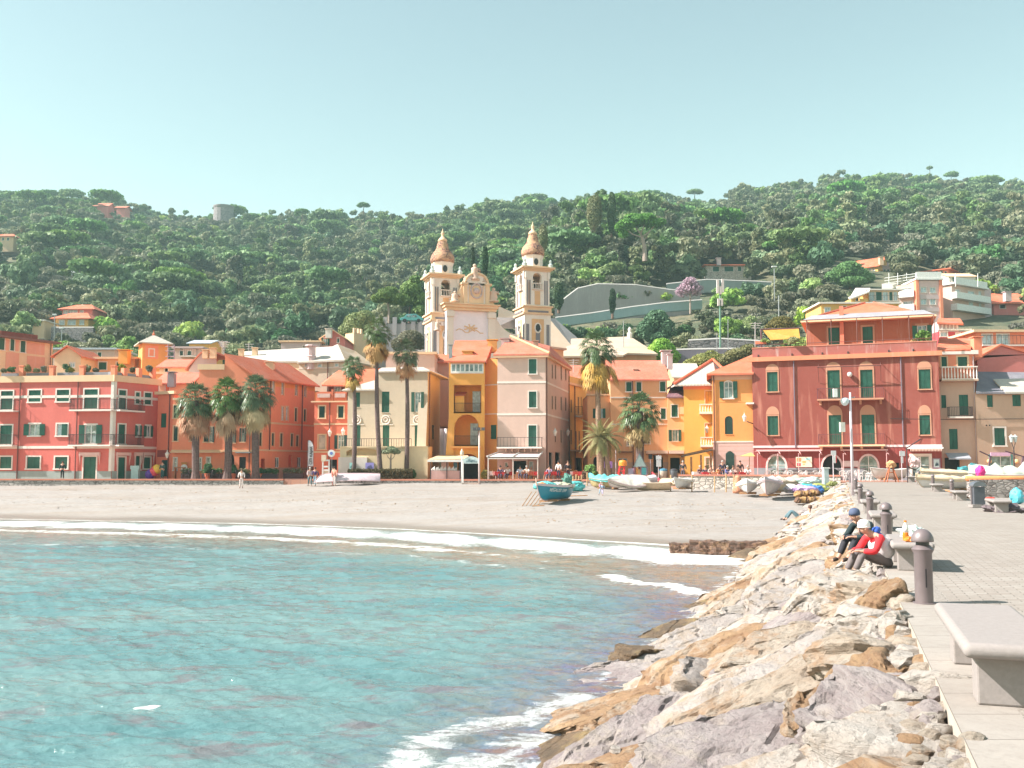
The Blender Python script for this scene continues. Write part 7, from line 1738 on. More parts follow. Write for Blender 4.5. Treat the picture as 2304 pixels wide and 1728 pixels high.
def rock_mesh(seed,L,W,T,sub=5,slab=True):
 rng=random.Random(seed);bm=bmesh.new();bmesh.ops.create_icosphere(bm,subdivisions=sub,radius=1.25)
 pl=[]
 if slab:
  pl+=[(Vector((rng.uniform(-.1,.1),rng.uniform(-.1,.1),1)),.62),(Vector((rng.uniform(-.1,.1),rng.uniform(-.1,.1),-1)),.7)]
 for i in range(9):
  a=i*.7+rng.uniform(-.3,.3);pl.append((Vector((math.cos(a),math.sin(a),rng.uniform(-.35,.5))),rng.uniform(.72,1.0)))
 for i in range(5):pl.append((Vector((rng.uniform(-1,1),rng.uniform(-1,1),rng.uniform(-.2,1))),rng.uniform(.75,.98)))
 pl=[(n.normalized(),d)for n,d in pl]
 S=Vector((L/2,W/2,T/2));off=Vector((seed*3.7,seed*1.3,0))
 for v in bm.verts:
  c=v.co
  for n,d in pl:
   k=c.dot(n)-d
   if k>0:c-=n*k
  c=Vector((c.x*S.x,c.y*S.y,c.z*S.z))
  v.co=c
 bm.normal_update()
 for v in bm.verts:
  c=v.co;n=v.normal.copy();side=1-abs(n.z)
  w1=noise.fractal((c+off)*1.3,.9,2.0,3);w2=noise.fractal((c+off)*4.5,.7,2.0,6)
  bed=noise.noise(Vector((c.x*.7+seed,c.y*.7,c.z*11+noise.noise(c*1.5)*1.6)))
  stp=abs(noise.noise(Vector((c.x*1.1,c.y*2.6,seed+c.z))));crack=-max(0,.05-stp)*1.6
  h=w1*(.045+.05*side)+w2*(.018+.05*side)+bed*.13*side+crack*.7
  v.co=c+n*h*min(1.,(L+W)/2)
 me=bpy.data.meshes.new('rock');bm.to_mesh(me);bm.free()
 me.polygons.foreach_set('use_smooth',[True]*len(me.polygons))
 try:me.set_sharp_from_angle(angle=R(22))
 except Exception:pass
 return me
SLAB=[rock_mesh(i,3.1+.25*(i%4),1.5+.15*(i%3),.75+.12*(i%2),6)for i in range(7)]
CHNK=[rock_mesh(20+i,1.35+.1*(i%3),1.15,.95,5,False)for i in range(7)]
SLABF=[rock_mesh(40+i,2.6,1.1,.6,4)for i in range(4)];CHNKF=[rock_mesh(50+i,1.2,.95,.8,4,False)for i in range(4)]
def coloured(me,m):c=me.copy();c.materials.clear();c.materials.append(RK[m]);return c
CACHE={}
def rock(me,m,loc,yaw,pitch,roll,s,label,group,flip=False):
 k=(me.name,m)
 if k not in CACHE:CACHE[k]=coloured(me,m)
 o=bpy.data.objects.new('boulder',CACHE[k]);COL.objects.link(o);ORG[o.name]=Vector(loc)
 e=Matrix.Rotation(yaw,4,'Z')@Matrix.Rotation(pitch,4,'Y')@Matrix.Rotation(roll,4,'X')
 o.matrix_world=Matrix.Translation(Vector(loc))@e@Matrix.Diagonal((*s,1))if hasattr(s,'__len__')else Matrix.Translation(Vector(loc))@e@Matrix.Scale(s,4)
 return tag(o,label,'rock',group)
PD=Vector((.309,.951,0));PP=Vector((-.951,.309,0))
def rock_pt(y,p,dz=0):
 base=Vector((edge_x(y),y,0))+PP*p;zt=deck_z(y)
 return Vector((base.x,base.y,zt-.12-.45*p+dz))
rr=random.Random(5)
ya=3.6;nrock=0;rowi=0
COLN={'white':'chalk-white','grey':'pale grey','tan':'tan','orange':'orange-brown','violet':'violet-grey','wet':'wet brown'}
while ya<78:
 pm=interp(ya,[0,38,44,60,78],[5.0,4.9,3.9,2.7,1.8]);zone='nearest the camera' if ya<14 else 'along the middle of the pier' if ya<40 else 'along the far end of the pier'
 p=.1+rr.uniform(-.1,.15)
 while p<pm:
  big=ya<26
  if p<.75 or(rr.random()<.22 and p<3):
   m=rr.choice(['white','white','orange','tan','violet','grey']);me_=rr.choice(CHNK if big else CHNKF);s=rr.uniform(.75,1.2)*(1 if big else 1.15)
   rock(me_,m,rock_pt(ya+rr.uniform(-.2,.2),p+.15,-.22),rr.uniform(0,6.28),rr.uniform(-.3,.3),rr.uniform(-.3,.3),(s,s,s*rr.uniform(.6,.9)),'%s block in the breakwater %s'%(COLN[m],zone),'%s blocks %s'%(COLN[m],zone));nrock+=1;p+=.8
  else:
   low=p>3.9 and ya<46
   m='wet' if low and rr.random()<.7 else rr.choice(['white','white','grey','grey','tan','tan','violet','orange']if p<3 else['tan','tan','grey','orange','violet'])
   me_=rr.choice(SLAB if big else SLABF);s=rr.uniform(.72,1.05)*(1 if big else 1.12)
   yaw=math.atan2(-.46,-.84)+rr.uniform(-.28,.28)
   rock(me_,m,rock_pt(ya+rr.uniform(-.25,.25),p+.45,-.24+rr.uniform(-.1,.16)),yaw,.26+rr.uniform(-.12,.12),rr.uniform(-.22,.16),(s,s*rr.uniform(.8,1.2),s*rr.uniform(.8,1.1)),'%s sloping slab in the breakwater %s'%(COLN[m],zone),'%s slabs %s'%(COLN[m],zone));nrock+=1;p+=1.55
 ya+=1.12 if ya<26 else 1.6
 rowi+=1
def hero(px,py,z,me_,m,yaw,pitch,roll,s,label):
 Y=(EYE-z)*F/(py-1050);a_=ray(px,py)[0];rock(me_,m,(a_*Y,Y,z),yaw,pitch,roll,s,label,None)
hero(2150,1610,1.62,CHNK[0],'white',.3,-.1,.1,(1.05,.9,.75),'big white block with orange ribs at the lower right corner of the breakwater')
hero(2000,1620,1.45,SLAB[1],'orange',2.9,.15,-.2,(.55,.8,.9),'orange layered block left of the big white corner block')
hero(2010,1455,1.6,CHNK[2],'white',1.2,.2,.1,(.95,.95,.8),'white block with brown split edge beside the pier kerb near the bench')
hero(1990,1390,1.66,CHNK[4],'orange',.6,.35,.3,(.7,.6,1.0),'upright orange-brown jagged block beside the pier kerb')
hero(1900,1335,1.68,SLAB[3],'white',.4,-.05,.1,(.5,.95,.9),'flat-topped bright white block below the seated pair')
hero(1790,1590,.95,SLAB[5],'grey',3.5,.25,-.05,(1.05,1.5,1.0),'very broad pale grey slab in the middle of the near rocks')
hero(1880,1500,1.25,SLAB[6],'grey',3.4,.3,-.1,(.9,1.25,.9),'smooth grey-white slab above the very broad one')
hero(1440,1475,.10,CHNK[5],'wet',.5,.1,.0,(.85,.7,.65),'rounded ochre boulder with its foot in the sea')
V=[];ysr=np.linspace(2,80,120);ps=np.linspace(-.15,7.2,22)
for y in ysr:
 for p in ps:
  pm=interp(y,[0,38,44,60,80],[9,9,4.6,3.2,2.2]);q=rock_pt(y,p,-.62-(0.6 if p>pm else 0)-max(0,p-pm)*1.5)
  V.append((q.x,q.y,q.z+noise.noise(q*1.7)*.22))
me=npmesh('rubble_bank',np.array(V),gridfaces(np.arange(len(V)).reshape(len(ysr),len(ps)))[:,::-1],RK['tan']);me.polygons.foreach_set('use_smooth',[True]*len(me.polygons))
tag(link('rubble_bank',me),kind='structure')
src2=bpy.data.collections.new('stone_sources')
for i in range(4):
 o=bpy.data.objects.new('stone_%d'%i,coloured(rock_mesh(70+i,.34,.26,.2,3,False),['tan','white','orange','violet'][i]));src2.objects.link(o)
PT=[]
for i in range(2600):
 y=3.5+74*rr.random()**1.5;p=rr.uniform(-.05,interp(y,[0,40,60,80],[5.2,4.6,3,2]))if i%3 else rr.uniform(.0,.35);q=rock_pt(y,p,rr.uniform(-.25,-.02)if p>.35 else rr.uniform(-.05,.06))
 PT.append((q.x,q.y,q.z,rr.uniform(.4,1.1),rr.random()*6.28,rr.randrange(4),rr.uniform(.6,1.1)))
P_=np.array(PT);me=bpy.data.meshes.new('stones');me.vertices.add(len(P_));me.vertices.foreach_set('co',P_[:,:3].astype(np.float32).ravel())
for nm,ty,arr in(('sc','FLOAT',P_[:,3]),('rz','FLOAT',P_[:,4]),('idx','INT',P_[:,5].astype(np.int32)),('szz','FLOAT',P_[:,6])):
 at_=me.attributes.new(nm,ty,'POINT');at_.data.foreach_set('value',arr.astype(np.int32)if ty=='INT' else arr.astype(np.float32))
o=bpy.data.objects.new('small_stones',me);COL.objects.link(o);tag(o,'small broken stones filling the gaps between the breakwater blocks','stones',kind='stuff');scatter(o,src2,'stones')
def stump():
 a_=Vector((*seapt(1505,1242),.15));b_=Vector((*seapt(1725,1246),.2));root=empty('old_jetty',a_,'dark brown weed-covered ruined jetty lying at the water edge beside the rocks','jetty')
 rng=random.Random(3);
 for part_,(t0,t1,h,w_)in(('block',(0,.22,.26,.7)),('block',(.2,.6,.40,.9)),('block',(.58,1.05,.36,.9))):
  bm=bmesh.new();bmesh.ops.create_cube(bm,size=1);bmesh.ops.subdivide_edges(bm,edges=bm.edges,cuts=14,use_grid_fill=True)
  L=(b_-a_).length*(t1-t0);ang_=math.atan2(b_.y-a_.y,b_.x-a_.x);mid=a_.lerp(b_,(t0+t1)/2)
  for v in bm.verts:
   c=Vector((v.co.x*L,v.co.y*w_,v.co.z*h*1.6));n_=v.co.normalized();c+=n_*(noise.fractal(c*2.6+Vector((t0*9,0,0)),.8,2.,4)*.10+noise.noise(c*9)*.05);v.co=c
  me=bpy.data.meshes.new(part_);bm.to_mesh(me);bm.free();me.materials.append(rockmat('weedy_block',(.20,.10,.06),(.09,.05,.035),(.34,.20,.11),True));o=bpy.data.objects.new(part_,me);COL.objects.link(o);o.parent=root;o.location=mid-a_+Vector((0,0,h*.1));o.rotation_euler=(0,0,ang_)
stump()
BOLM=flat('bollard_brown',(.19,.15,.155),.45,.2,var=.1)
CONC=flat('bench_concrete',(.285,.25,.24),.85,var=.08,scale=30)
def bollard_proto():
 root=empty('bollard',(0,0,0),'x','bollard')
 m=MB();m.lathe((0,0,0),[(.135,0),(.135,.012),(.1,.014)],24);m.lathe((0,0,0),[(.105,.01),(.105,.60),(.125,.635),(.128,.65),(.09,.66)],28);m.build('post',BOLM,root,True)
 m=MB();m.lathe((0,0,0),[(.078,.65),(.078,.75)],20);m.build('lamp_neck',flat('bollard_dark',(.045,.04,.045),.4),root,True)
 m=MB();prof=[(.02,.742),(.128,.742),(.132,.752)]+[(.132*math.cos(t_),.752+.145*math.sin(t_))for t_ in np.linspace(.1,1.5,8)];m.lathe((0,0,0),prof,28);m.build('dome_cap',BOLM,root,True)
 m=MB();m.lathe((0,0,.645),[(.125,0),(.13,.005),(.09,.05),(.08,.055)],24);m.build('collar',BOLM,root,True)
 m=MB();m.box((-.02,-.112,.2),(.014,0,0),(0,.012,0),(0,0,.22));m.build('slot',flat('bollard_dark2',(.03,.025,.03),.5),root)
 for c in root.children:
  if c.name.startswith(('post','dome','collar','lamp')):smooth_angle(c,40)
 return root
bp=bollard_proto()
LBY=[12.25,21.3,31.6,44.5,55.5,66,76];RBY=[32.3,42.5,53.5,64,75]
first=True
names=['nearest bollard, large and fully seen beside the second bench','second bollard, its dome just behind the seated pair','third bollard in the left row, plain brown with dome cap','fourth bollard in the left row, in front of the lamp post foot','fifth bollard in the left row beyond the lamp post','sixth bollard in the left row, tiny and half hidden','last bollard of the left row near the white chairs']
for i,y in enumerate(LBY):
 loc=(edge_x(y)+.29,y,deck_z(y))
 if first:o=bp;o.location=loc;o['label']=names[i];first=False
 else:o=copy_tree(bp,loc,0,names[i])
 o['group']='bollards along the left edge of the pier'
rn=['right-hand row bollard at the very right edge of the picture','right-hand row bollard beside the waste bin','right-hand row bollard just left of the sail-covered white boat','right-hand row bollard before the small wooden trestle','farthest bollard of the right-hand row']
for i,y in enumerate(RBY):copy_tree(bp,(edge_x(y)+5.4,y,deck_z(y)),0,rn[i])['group']='bollards along the right edge of the pier'
def bench_proto():
 root=empty('bench',(0,0,0),'x','bench')
 bm=bmesh.new();bmesh.ops.create_cube(bm,size=1);bmesh.ops.scale(bm,vec=(.64,2.2,.105),verts=bm.verts);bmesh.ops.translate(bm,vec=(.32,1.1,.40),verts=bm.verts);me=bpy.data.meshes.new('seat');bm.to_mesh(me);bm.free();me.materials.append(CONC)
 o=link('seat',me,root);md=bev(o,.048,5);md=o.modifiers[0];smooth_angle(o,60)
 for y0 in(.22,1.72):
  m=MB();prof=[(.10,.0),(.54,.0),(.54,.30),(.60,.349),(.04,.349),(.10,.30)]
  A=[(x,y0,z)for x,z in prof];B=[(x,y0+.26,z)for x,z in prof];n=len(prof)
  m.add(A+B,[tuple(range(n)),tuple(range(2*n-1,n-1,-1))]+[(i,n+i,n+(i+1)%n,(i+1)%n)for i in range(n)]);bev(m.build('leg',CONC,root),.015,2)
 return root
be=bench_proto();ab=-math.atan(.325)
bn=['big pale concrete bench cut off by the right edge in the foreground','concrete bench with bottle and plastic bag on it, behind the nearest bollard','concrete bench just beyond the seated pair','fourth concrete bench on the left side of the pier','fifth concrete bench on the left side, beside the lamp post','sixth concrete bench on the left side of the pier, far off']
first=True
for i,y in enumerate([6.9,15.9,25.6,35.4,48.5,60]):
 loc=(edge_x(y)+.10,y,deck_z(y))
 if first:o=be;o.location=loc;o.rotation_euler=(0,0,ab);o['label']=bn[i];first=False
 else:o=copy_tree(be,loc,ab,bn[i])
 o['group']='concrete benches on the left edge of the pier'
bn=['nearest right-hand bench, in front of the waste bin','right-hand bench with oars lying behind it','middle right-hand bench beside a bollard and small anchor stone','right-hand bench by the wooden trestle with a pink bundle','farthest right-hand bench near the propped white rowing boat']
for i,y in enumerate([36.0,47.6,58.6,70,79.0]):copy_tree(be,(edge_x(y)+4.85,y,deck_z(min(y,82))),ab,bn[i])['group']='concrete benches on the right edge of the pier'
bz=deck_z(16)+.4525
c=Vector((edge_x(16.3)+.38,16.35,bz));r_=empty('drink_bottle',c,'clear plastic bottle with orange drink and orange cap standing on the second bench','bottle')
m=MB();m.lathe(c,[(.045,0),(.05,.02),(.048,.11),(.05,.12),(.05,.13)],14);m.build('drink',flat('orange_drink',(.85,.22,.02),.2),r_,True)
m=MB();m.lathe(c,[(.049,.131),(.049,.20),(.035,.25),(.017,.28),(.017,.30)],14);m.build('bottle_top',flat('clear_plastic',(.75,.70,.66),.15),r_,True)
m=MB();m.lathe(c,[(.022,.295),(.022,.325)],10);m.build('cap',M['orange_drink'],r_)
def blob(name,c,r,seed,mat,parent,amp=.4,sub=4,fr_=3.):
 bm=bmesh.new();bmesh.ops.create_icosphere(bm,subdivisions=sub,radius=1)
 for v in bm.verts:
  k=1+amp*noise.fractal(v.co*fr_*.5+Vector((seed,0,0)),.8,2.,4)+amp*.5*abs(noise.noise(v.co*fr_*1.6));v.co=Vector((v.co.x*r[0]*k,v.co.y*r[1]*k,max(v.co.z*r[2]*k,-r[2]*.85)))
 me=bpy.data.meshes.new(name);bm.to_mesh(me);bm.free();me.materials.append(mat);me.polygons.foreach_set('use_smooth',[True]*len(me.polygons))
 try:me.set_sharp_from_angle(angle=R(35))
 except Exception:pass
 if parent is not None:o=link(name,me,parent);o.location=Vector(c)-ORG[parent.name]
 else:o=link(name,me,None,c)
 return o
c=Vector((edge_x(16.6)+.52,16.7,bz+.09));o=blob('plastic_bag',c,(.2,.17,.12),3,flat('bag_white',(.72,.78,.76),.35),None);tag(o,'crumpled white and mint plastic bag on the second bench behind the bollard dome','bag')
c=Vector((edge_x(16.2)+.30,16.05,bz));r_=empty('snack_packet',c,'small orange and blue snack packet lying on the second bench before the bottle','packet');blob('packet',c+Vector((.06,0,.04)),(.08,.05,.045),5,flat('packet_orange',(.8,.25,.04),.3),r_)
m=MB();m.box(c+Vector((.08,-.03,.07)),(.06,0,.02),(0,.04,0),(0,0,.05));m.build('packet_top',flat('packet_blue',(.25,.35,.65),.3),r_)
def lamppost():
 b_=Vector((edge_x(53.6)+.1,53.6,deck_z(53.6)));r_=empty('lamp_post',b_,'tall slender white lamp post with grey boxes in front of the red house','street lamp')
 k=53.6/F;top=at(1886,883,53.6).z
 m=MB();m.tube([b_,Vector((b_.x,b_.y,top))],[.085,.055],12);m.build('pole',flat('pole_pale',(.66,.55,.60),.4),r_,True)
 m=MB();m.tube([Vector((b_.x,b_.y,top-.3)),Vector((b_.x+.25,b_.y,top-.25))],.035,6);m.build('arm',GREYM,r_)
 c=at(1901,903,53.6);m=MB();m.lathe((c.x,c.y,c.z),[(.05,.2),(.16,.17),(.22,.08),(.22,-.05),(.14,-.19),(.03,-.24)],16);m.build('lamp_head',flat('lamp_silver',(.62,.68,.72),.3,.2),r_,True)
 c=at(1879,883,53.5);m=MB();m.abox(c.x-.1,c.x+.1,c.y-.08,c.y+.08,c.z-.25,c.z+.2);m.build('camera_box',WHITE,r_)
 c=at(1895,961,53.4);m=MB();m.abox(c.x-.13,c.x+.13,c.y-.1,c.y+.1,c.z-.26,c.z+.26);m.build('switch_box',flat('box_cream',(.6,.58,.52),.5),r_)
lamppost()
def wbin():
 y=40.5;b_=gp(2201,y,2.02);r_=empty('waste_bin',b_,'dark grey arched metal waste bin behind the nearest right-hand bench','bin')
 m=MB();m.abox(b_.x-.22,b_.x+.22,y-.16,y+.16,b_.z+.12,b_.z+.82);m.build('body',flat('bin_grey',(.10,.105,.125),.5,.2),r_)
 m=MB();n=10;A=[(b_.x-.27*math.cos(math.pi*k/n),y-.2,b_.z+.84+.2*math.sin(math.pi*k/n))for k in range(n+1)];B=[(x,y+.2,z)for x,_,z in A]
 m.add(A+B,[tuple(range(n+1))[::-1],tuple(range(n+1,2*n+2))]+[(i,i+1,n+2+i,n+1+i)for i in range(n)]);m.build('hood',flat('bin_hood',(.17,.18,.21),.35,.4),r_)
 m=MB();
 for s_ in(-1,1):m.tube([(b_.x+.265*s_,y,b_.z),(b_.x+.265*s_,y,b_.z+.86)],.022,8)
 m.build('side_post',BOLM,r_);m=MB();m.abox(b_.x-.32,b_.x+.32,y-.22,y+.22,b_.z,b_.z+.1);m.build('plinth',CONC,r_)
wbin()
def polesign(px,py0,py1,Y,zb,plates,label,name='sign_post'):
 b_=gp(px,Y,zb);r_=empty(name,b_,label,'sign');m=MB();m.tube([b_,Vector((b_.x,Y,at(px,py0,Y).z))],.03,7);m.build('pole',flat('pole_pale',(.66,.55,.60)),r_)
 for(x0,y0,x1,y1,mt)in plates:
  a_,c_=at(x0,y1,Y-.06),at(x1,y0,Y-.06);m=MB();m.abox(a_.x,c_.x,Y-.075,Y-.04,a_.z,c_.z);m.build('plate',mt,r_)
 return r_
SGW=flat('sign_back',(.62,.60,.62),.4);RED=flat('sign_red',(.60,.05,.06),.4)
polesign(1876,1014,1082,66,2.2,[(1870,1014,1881,1024,SGW),(1874,1025,1877,1041,SGW),(1877.2,1024,1880,1042,WHITE),(1880.2,1025,1882,1041,RED)],'sign post with square white plate and red-edged plate left of the lamp post')
polesign(2030,1014,1080,80,2.4,[(2024,1015,2036,1026,SGW),(2027.5,1027,2032,1042,SGW)],'sign post with two white plates before the right part of the red house')
b_=gp(1857,74,2.2);r_=empty('electric_cabinet',b_,'tall pale blue-grey electric cabinet between the boats and the pier head','cabinet');a_,c_=at(1852,1092,74),at(1862,1054,74);m=MB();m.abox(a_.x,c_.x,73.7,74.2,1.9,c_.z);bev(m.build('cabinet',flat('cab_grey',(.42,.48,.50),.5),r_),.02);m=MB();m.abox(a_.x-.05,c_.x+.05,73.65,74.25,c_.z,c_.z+.08);m.build('lid',WHITE,r_)
def chair_proto(name,mat,label,arms=True):
 r_=empty(name,(0,0,0),label,'chair');m=MB();m.abox(-.22,.22,-.22,.22,.41,.44);m.build('seat',mat,r_)
 for sx in(-1,1):
  for sy in(-1,1):m=MB();m.tube([(sx*.20,sy*.2,.41),(sx*.25,sy*.25,0)],[.025,.018],5);m.build('leg',mat,r_)
 m=MB();
 for k in range(9):
  a=math.pi*k/8;
 pts=[(-.22,.2,.44),(-.23,.26,.7)]+[(-.23*math.cos(math.pi*k/6),.28,.7+.17*math.sin(math.pi*k/6))for k in range(7)]+[(.23,.26,.7),(.22,.2,.44)]
 m.tube(pts,.025,5)
 for x in(-.1,0,.1):m.tube([(x,.21,.44),(x,.28,.86)],.02,4)
 m.build('backrest',mat,r_)
 if arms:
  for sx in(-1,1):m=MB();m.tube([(sx*.23,.26,.66),(sx*.26,-.05,.66),(sx*.25,-.2,.60),(sx*.22,-.21,.43)],.022,5);m.build('armrest',mat,r_)
 return r_
PLW=flat('plastic_white',(.78,.74,.73),.35)
cp=chair_proto('plastic_chair',PLW,'white plastic armchair among those set before the red house')
def zone_chairs(proto,spots,label,group,used=[set()]):
 for(px,Y,z,rz)in spots:
  loc=gp(px,Y,z)
  if proto.name not in used[0]:used[0].add(proto.name);c=proto;c.location=loc;c.rotation_euler=(0,0,rz)
  else:c=copy_tree(proto,loc,rz)
  c['label']=label;c['group']=group
zone_chairs(cp,[(px,86.2+(i%2)*.5,2.45,R(170+i*23%60))for i,px in enumerate((1728,1741,1764,1777,1797,1808,1832,1842))],'white plastic armchair behind the sea wall before the left arches of the red house','white chairs behind the sea wall')
zone_chairs(cp,[(px,83.0+(i%2)*.5,2.45,R(160+i*31%70))for i,px in enumerate((1896,1908,1919,1944,1957,1969))],'white plastic armchair on the open ground before the right arches of the red house','white chairs beside the pier head')
def table(px,Y,z,label,cloth=None,name='cafe_table',grp=None,w_=.42):
 b_=gp(px,Y,z);r_=empty(name,b_,label,'table',grp);m=MB();m.abox(b_.x-w_,b_.x+w_,Y-w_,Y+w_,z+.71,z+.74);m.build('table_top',PLW,r_);
 for sx in(-1,1):
  for sy in(-1,1):m=MB();m.tube([(b_.x+sx*w_*.85,Y+sy*w_*.85,z),(b_.x+sx*w_*.85,Y+sy*w_*.85,z+.71)],.022,5);m.build('leg',PLW,r_)
 if cloth:
  m=MB();g=w_+.015;m.abox(b_.x-g,b_.x+g,Y-g,Y+g,z+.743,z+.755)
  for(x0,x1,y0,y1)in((-g,g,-g,-g+.01),(-g,g,g-.01,g),(-g,-g+.01,-g+.01,g-.01),(g-.01,g,-g+.01,g-.01)):m.abox(b_.x+x0,b_.x+x1,Y+y0,Y+y1,z+.4,z+.743)
  o=m.build('tablecloth',cloth,None,base=(b_.x,Y,z+.74));tag(o,label.replace('table','tablecloth'),'tablecloth',(grp or '').replace('tables','tablecloths')or None)
REDC=flat('cloth_red',(.68,.05,.06),.8);PEACHC=flat('cloth_peach',(.78,.36,.22),.8);WHC=flat('cloth_white',(.76,.70,.68),.8)
cf=chair_proto('cafe_chair',flat('cafe_wood',(.52,.24,.12),.6),'x',arms=False)
for i,(px,Y,cl)in enumerate(((1110,92.6,WHC),(1124,92.0,REDC),(1142,92.2,REDC),(1171,91.6,PEACHC),(1186,91.5,REDC),(1200,91.4,REDC),(1236,90.8,REDC),(1252,91.2,REDC),(1268,90.6,REDC),(1285,90.8,WHC),(1300,90.6,REDC),(1313,91.0,REDC))):
 nm={REDC.name:'red',PEACHC.name:'peach',WHC.name:'white'}[cl.name];wh='under the glazed restaurant terrace' if px<1215 else 'in the open right of the restaurant terrace'
 table(px,Y,2.45,'%s-covered restaurant table %s'%(nm,wh),cl,'restaurant_table','%s tables %s'%(nm,wh))
zone_chairs(cf,[(px,Y,2.45,rz)for px,Y,rz in[(1116,92.3,1.4),(1132,91.8,4.5),(1150,92.5,1.2),(1163,91.4,4.7),(1180,91.0,3.1),(1194,90.9,3.2),(1208,91.2,1.5),(1229,90.4,4.6),(1244,90.5,1.4),(1260,90.3,3.1),(1276,90.2,1.5),(1293,90.3,3.3),(1306,90.4,4.6),(1320,90.5,1.5)]],'brown wooden chair at the red-clothed restaurant tables','wooden chairs of the restaurant')
for i,(px,Y,cl)in enumerate(((1570,86.6,WHC),(1590,86.3,REDC),(1640,85.8,WHC),(1655,85.5,REDC),(1673,85.4,REDC),(1610,86.0,PEACHC))):
 nm={REDC.name:'red',PEACHC.name:'peach',WHC.name:'white'}[cl.name];table(px,Y,2.45,'%s-covered cafe table behind the sea wall before the orange house'%nm,cl,'cafe_table','%s tables before the orange house'%nm)
for px in(1750,1786,1820):table(px,85.9,2.45,'white plastic table between the white armchairs behind the sea wall',None,'plastic_table','white plastic tables before the red house')
SKIN=flat('skin',(.52,.28,.20),.6,var=.05);HAIRD=flat('hair_dark',(.04,.025,.02),.7);HAIRG=flat('hair_grey',(.45,.42,.4),.7)
def cloth(c):return flat('cloth_%d_%d_%d'%tuple(int(x*99)for x in c),c,.85,var=.12,scale=9)
def skin(name,pts,edges,rad,mat,parent,subd=1,loc=None):
 me=bpy.data.meshes.new(name);me.from_pydata([tuple(p)for p in pts],edges,[]);me.materials.append(mat)
 o=bpy.data.objects.new(name,me);COL.objects.link(o)
 if parent is not None:o.parent=parent;ORG[o.name]=ORG[parent.name]
 md=o.modifiers.new('skin','SKIN');md.use_smooth_shade=True;md.branch_smoothing=.6
 for i,d in enumerate(me.skin_vertices[0].data):r=rad[i];d.radius=(r,r)if not hasattr(r,'__len__')else r;d.use_root=(i==0)
 s_=o.modifiers.new('sub','SUBSURF');s_.levels=subd;s_.render_levels=subd
 return o
POSE={'stand':dict(pel=(0,0,.93),chest=(0,.01,1.28),neck=(0,.0,1.46),head=(0,.03,1.60),sh=.19,elb=[(-.27,.0,1.12),(.27,.02,1.12)],han=[(-.27,.10,.88),(.26,.12,.88)],knee=[(-.1,.03,.5),(.1,.01,.5)],foot=[(-.11,-.02,.06),(.12,.0,.06)],toe=[(-.12,.15,.03),(.14,.16,.03)]),'walk':dict(pel=(0,0,.91),chest=(0,.03,1.26),neck=(0,.03,1.44),head=(0,.07,1.58),sh=.19,elb=[(-.25,-.14,1.12),(.25,.12,1.12)],han=[(-.24,-.14,.88),(.24,.30,.95)],knee=[(-.1,.22,.52),(.1,-.05,.48)],foot=[(-.1,.26,.06),(.1,-.36,.12)],toe=[(-.1,.42,.05),(.1,-.24,.03)]),'chair':dict(pel=(0,-.05,.50),chest=(0,-.05,.85),neck=(0,-.02,1.03),head=(0,.03,1.17),sh=.19,elb=[(-.27,.1,.74),(.27,.1,.74)],han=[(-.14,.32,.76),(.14,.32,.76)],knee=[(-.11,.40,.50),(.11,.40,.50)],foot=[(-.11,.38,.06),(.11,.42,.06)],toe=[(-.11,.54,.03),(.11,.58,.03)]),'ground':dict(pel=(0,0,.10),chest=(0,.13,.42),neck=(0,.27,.56),head=(0,.40,.63),sh=.2,elb=[(-.27,.34,.27),(.27,.34,.27)],han=[(-.10,.58,.28),(.08,.60,.26)],knee=[(-.12,.46,.29),(.12,.46,.27)],foot=[(-.12,.66,-.1),(.12,.68,-.12)],toe=[(-.12,.80,-.14),(.12,.82,-.15)]),'recline':dict(pel=(0,0,.12),chest=(0,-.30,.30),neck=(0,-.42,.42),head=(0,-.42,.57),sh=.19,elb=[(-.28,-.5,.2),(.26,-.2,.2)],han=[(-.3,-.45,.03),(.12,.05,.3)],knee=[(-.1,.35,.45),(.1,.38,.44)],foot=[(-.1,.62,.05),(.1,.72,.06)],toe=[(-.1,.78,.04),(.1,.88,.05)]),}
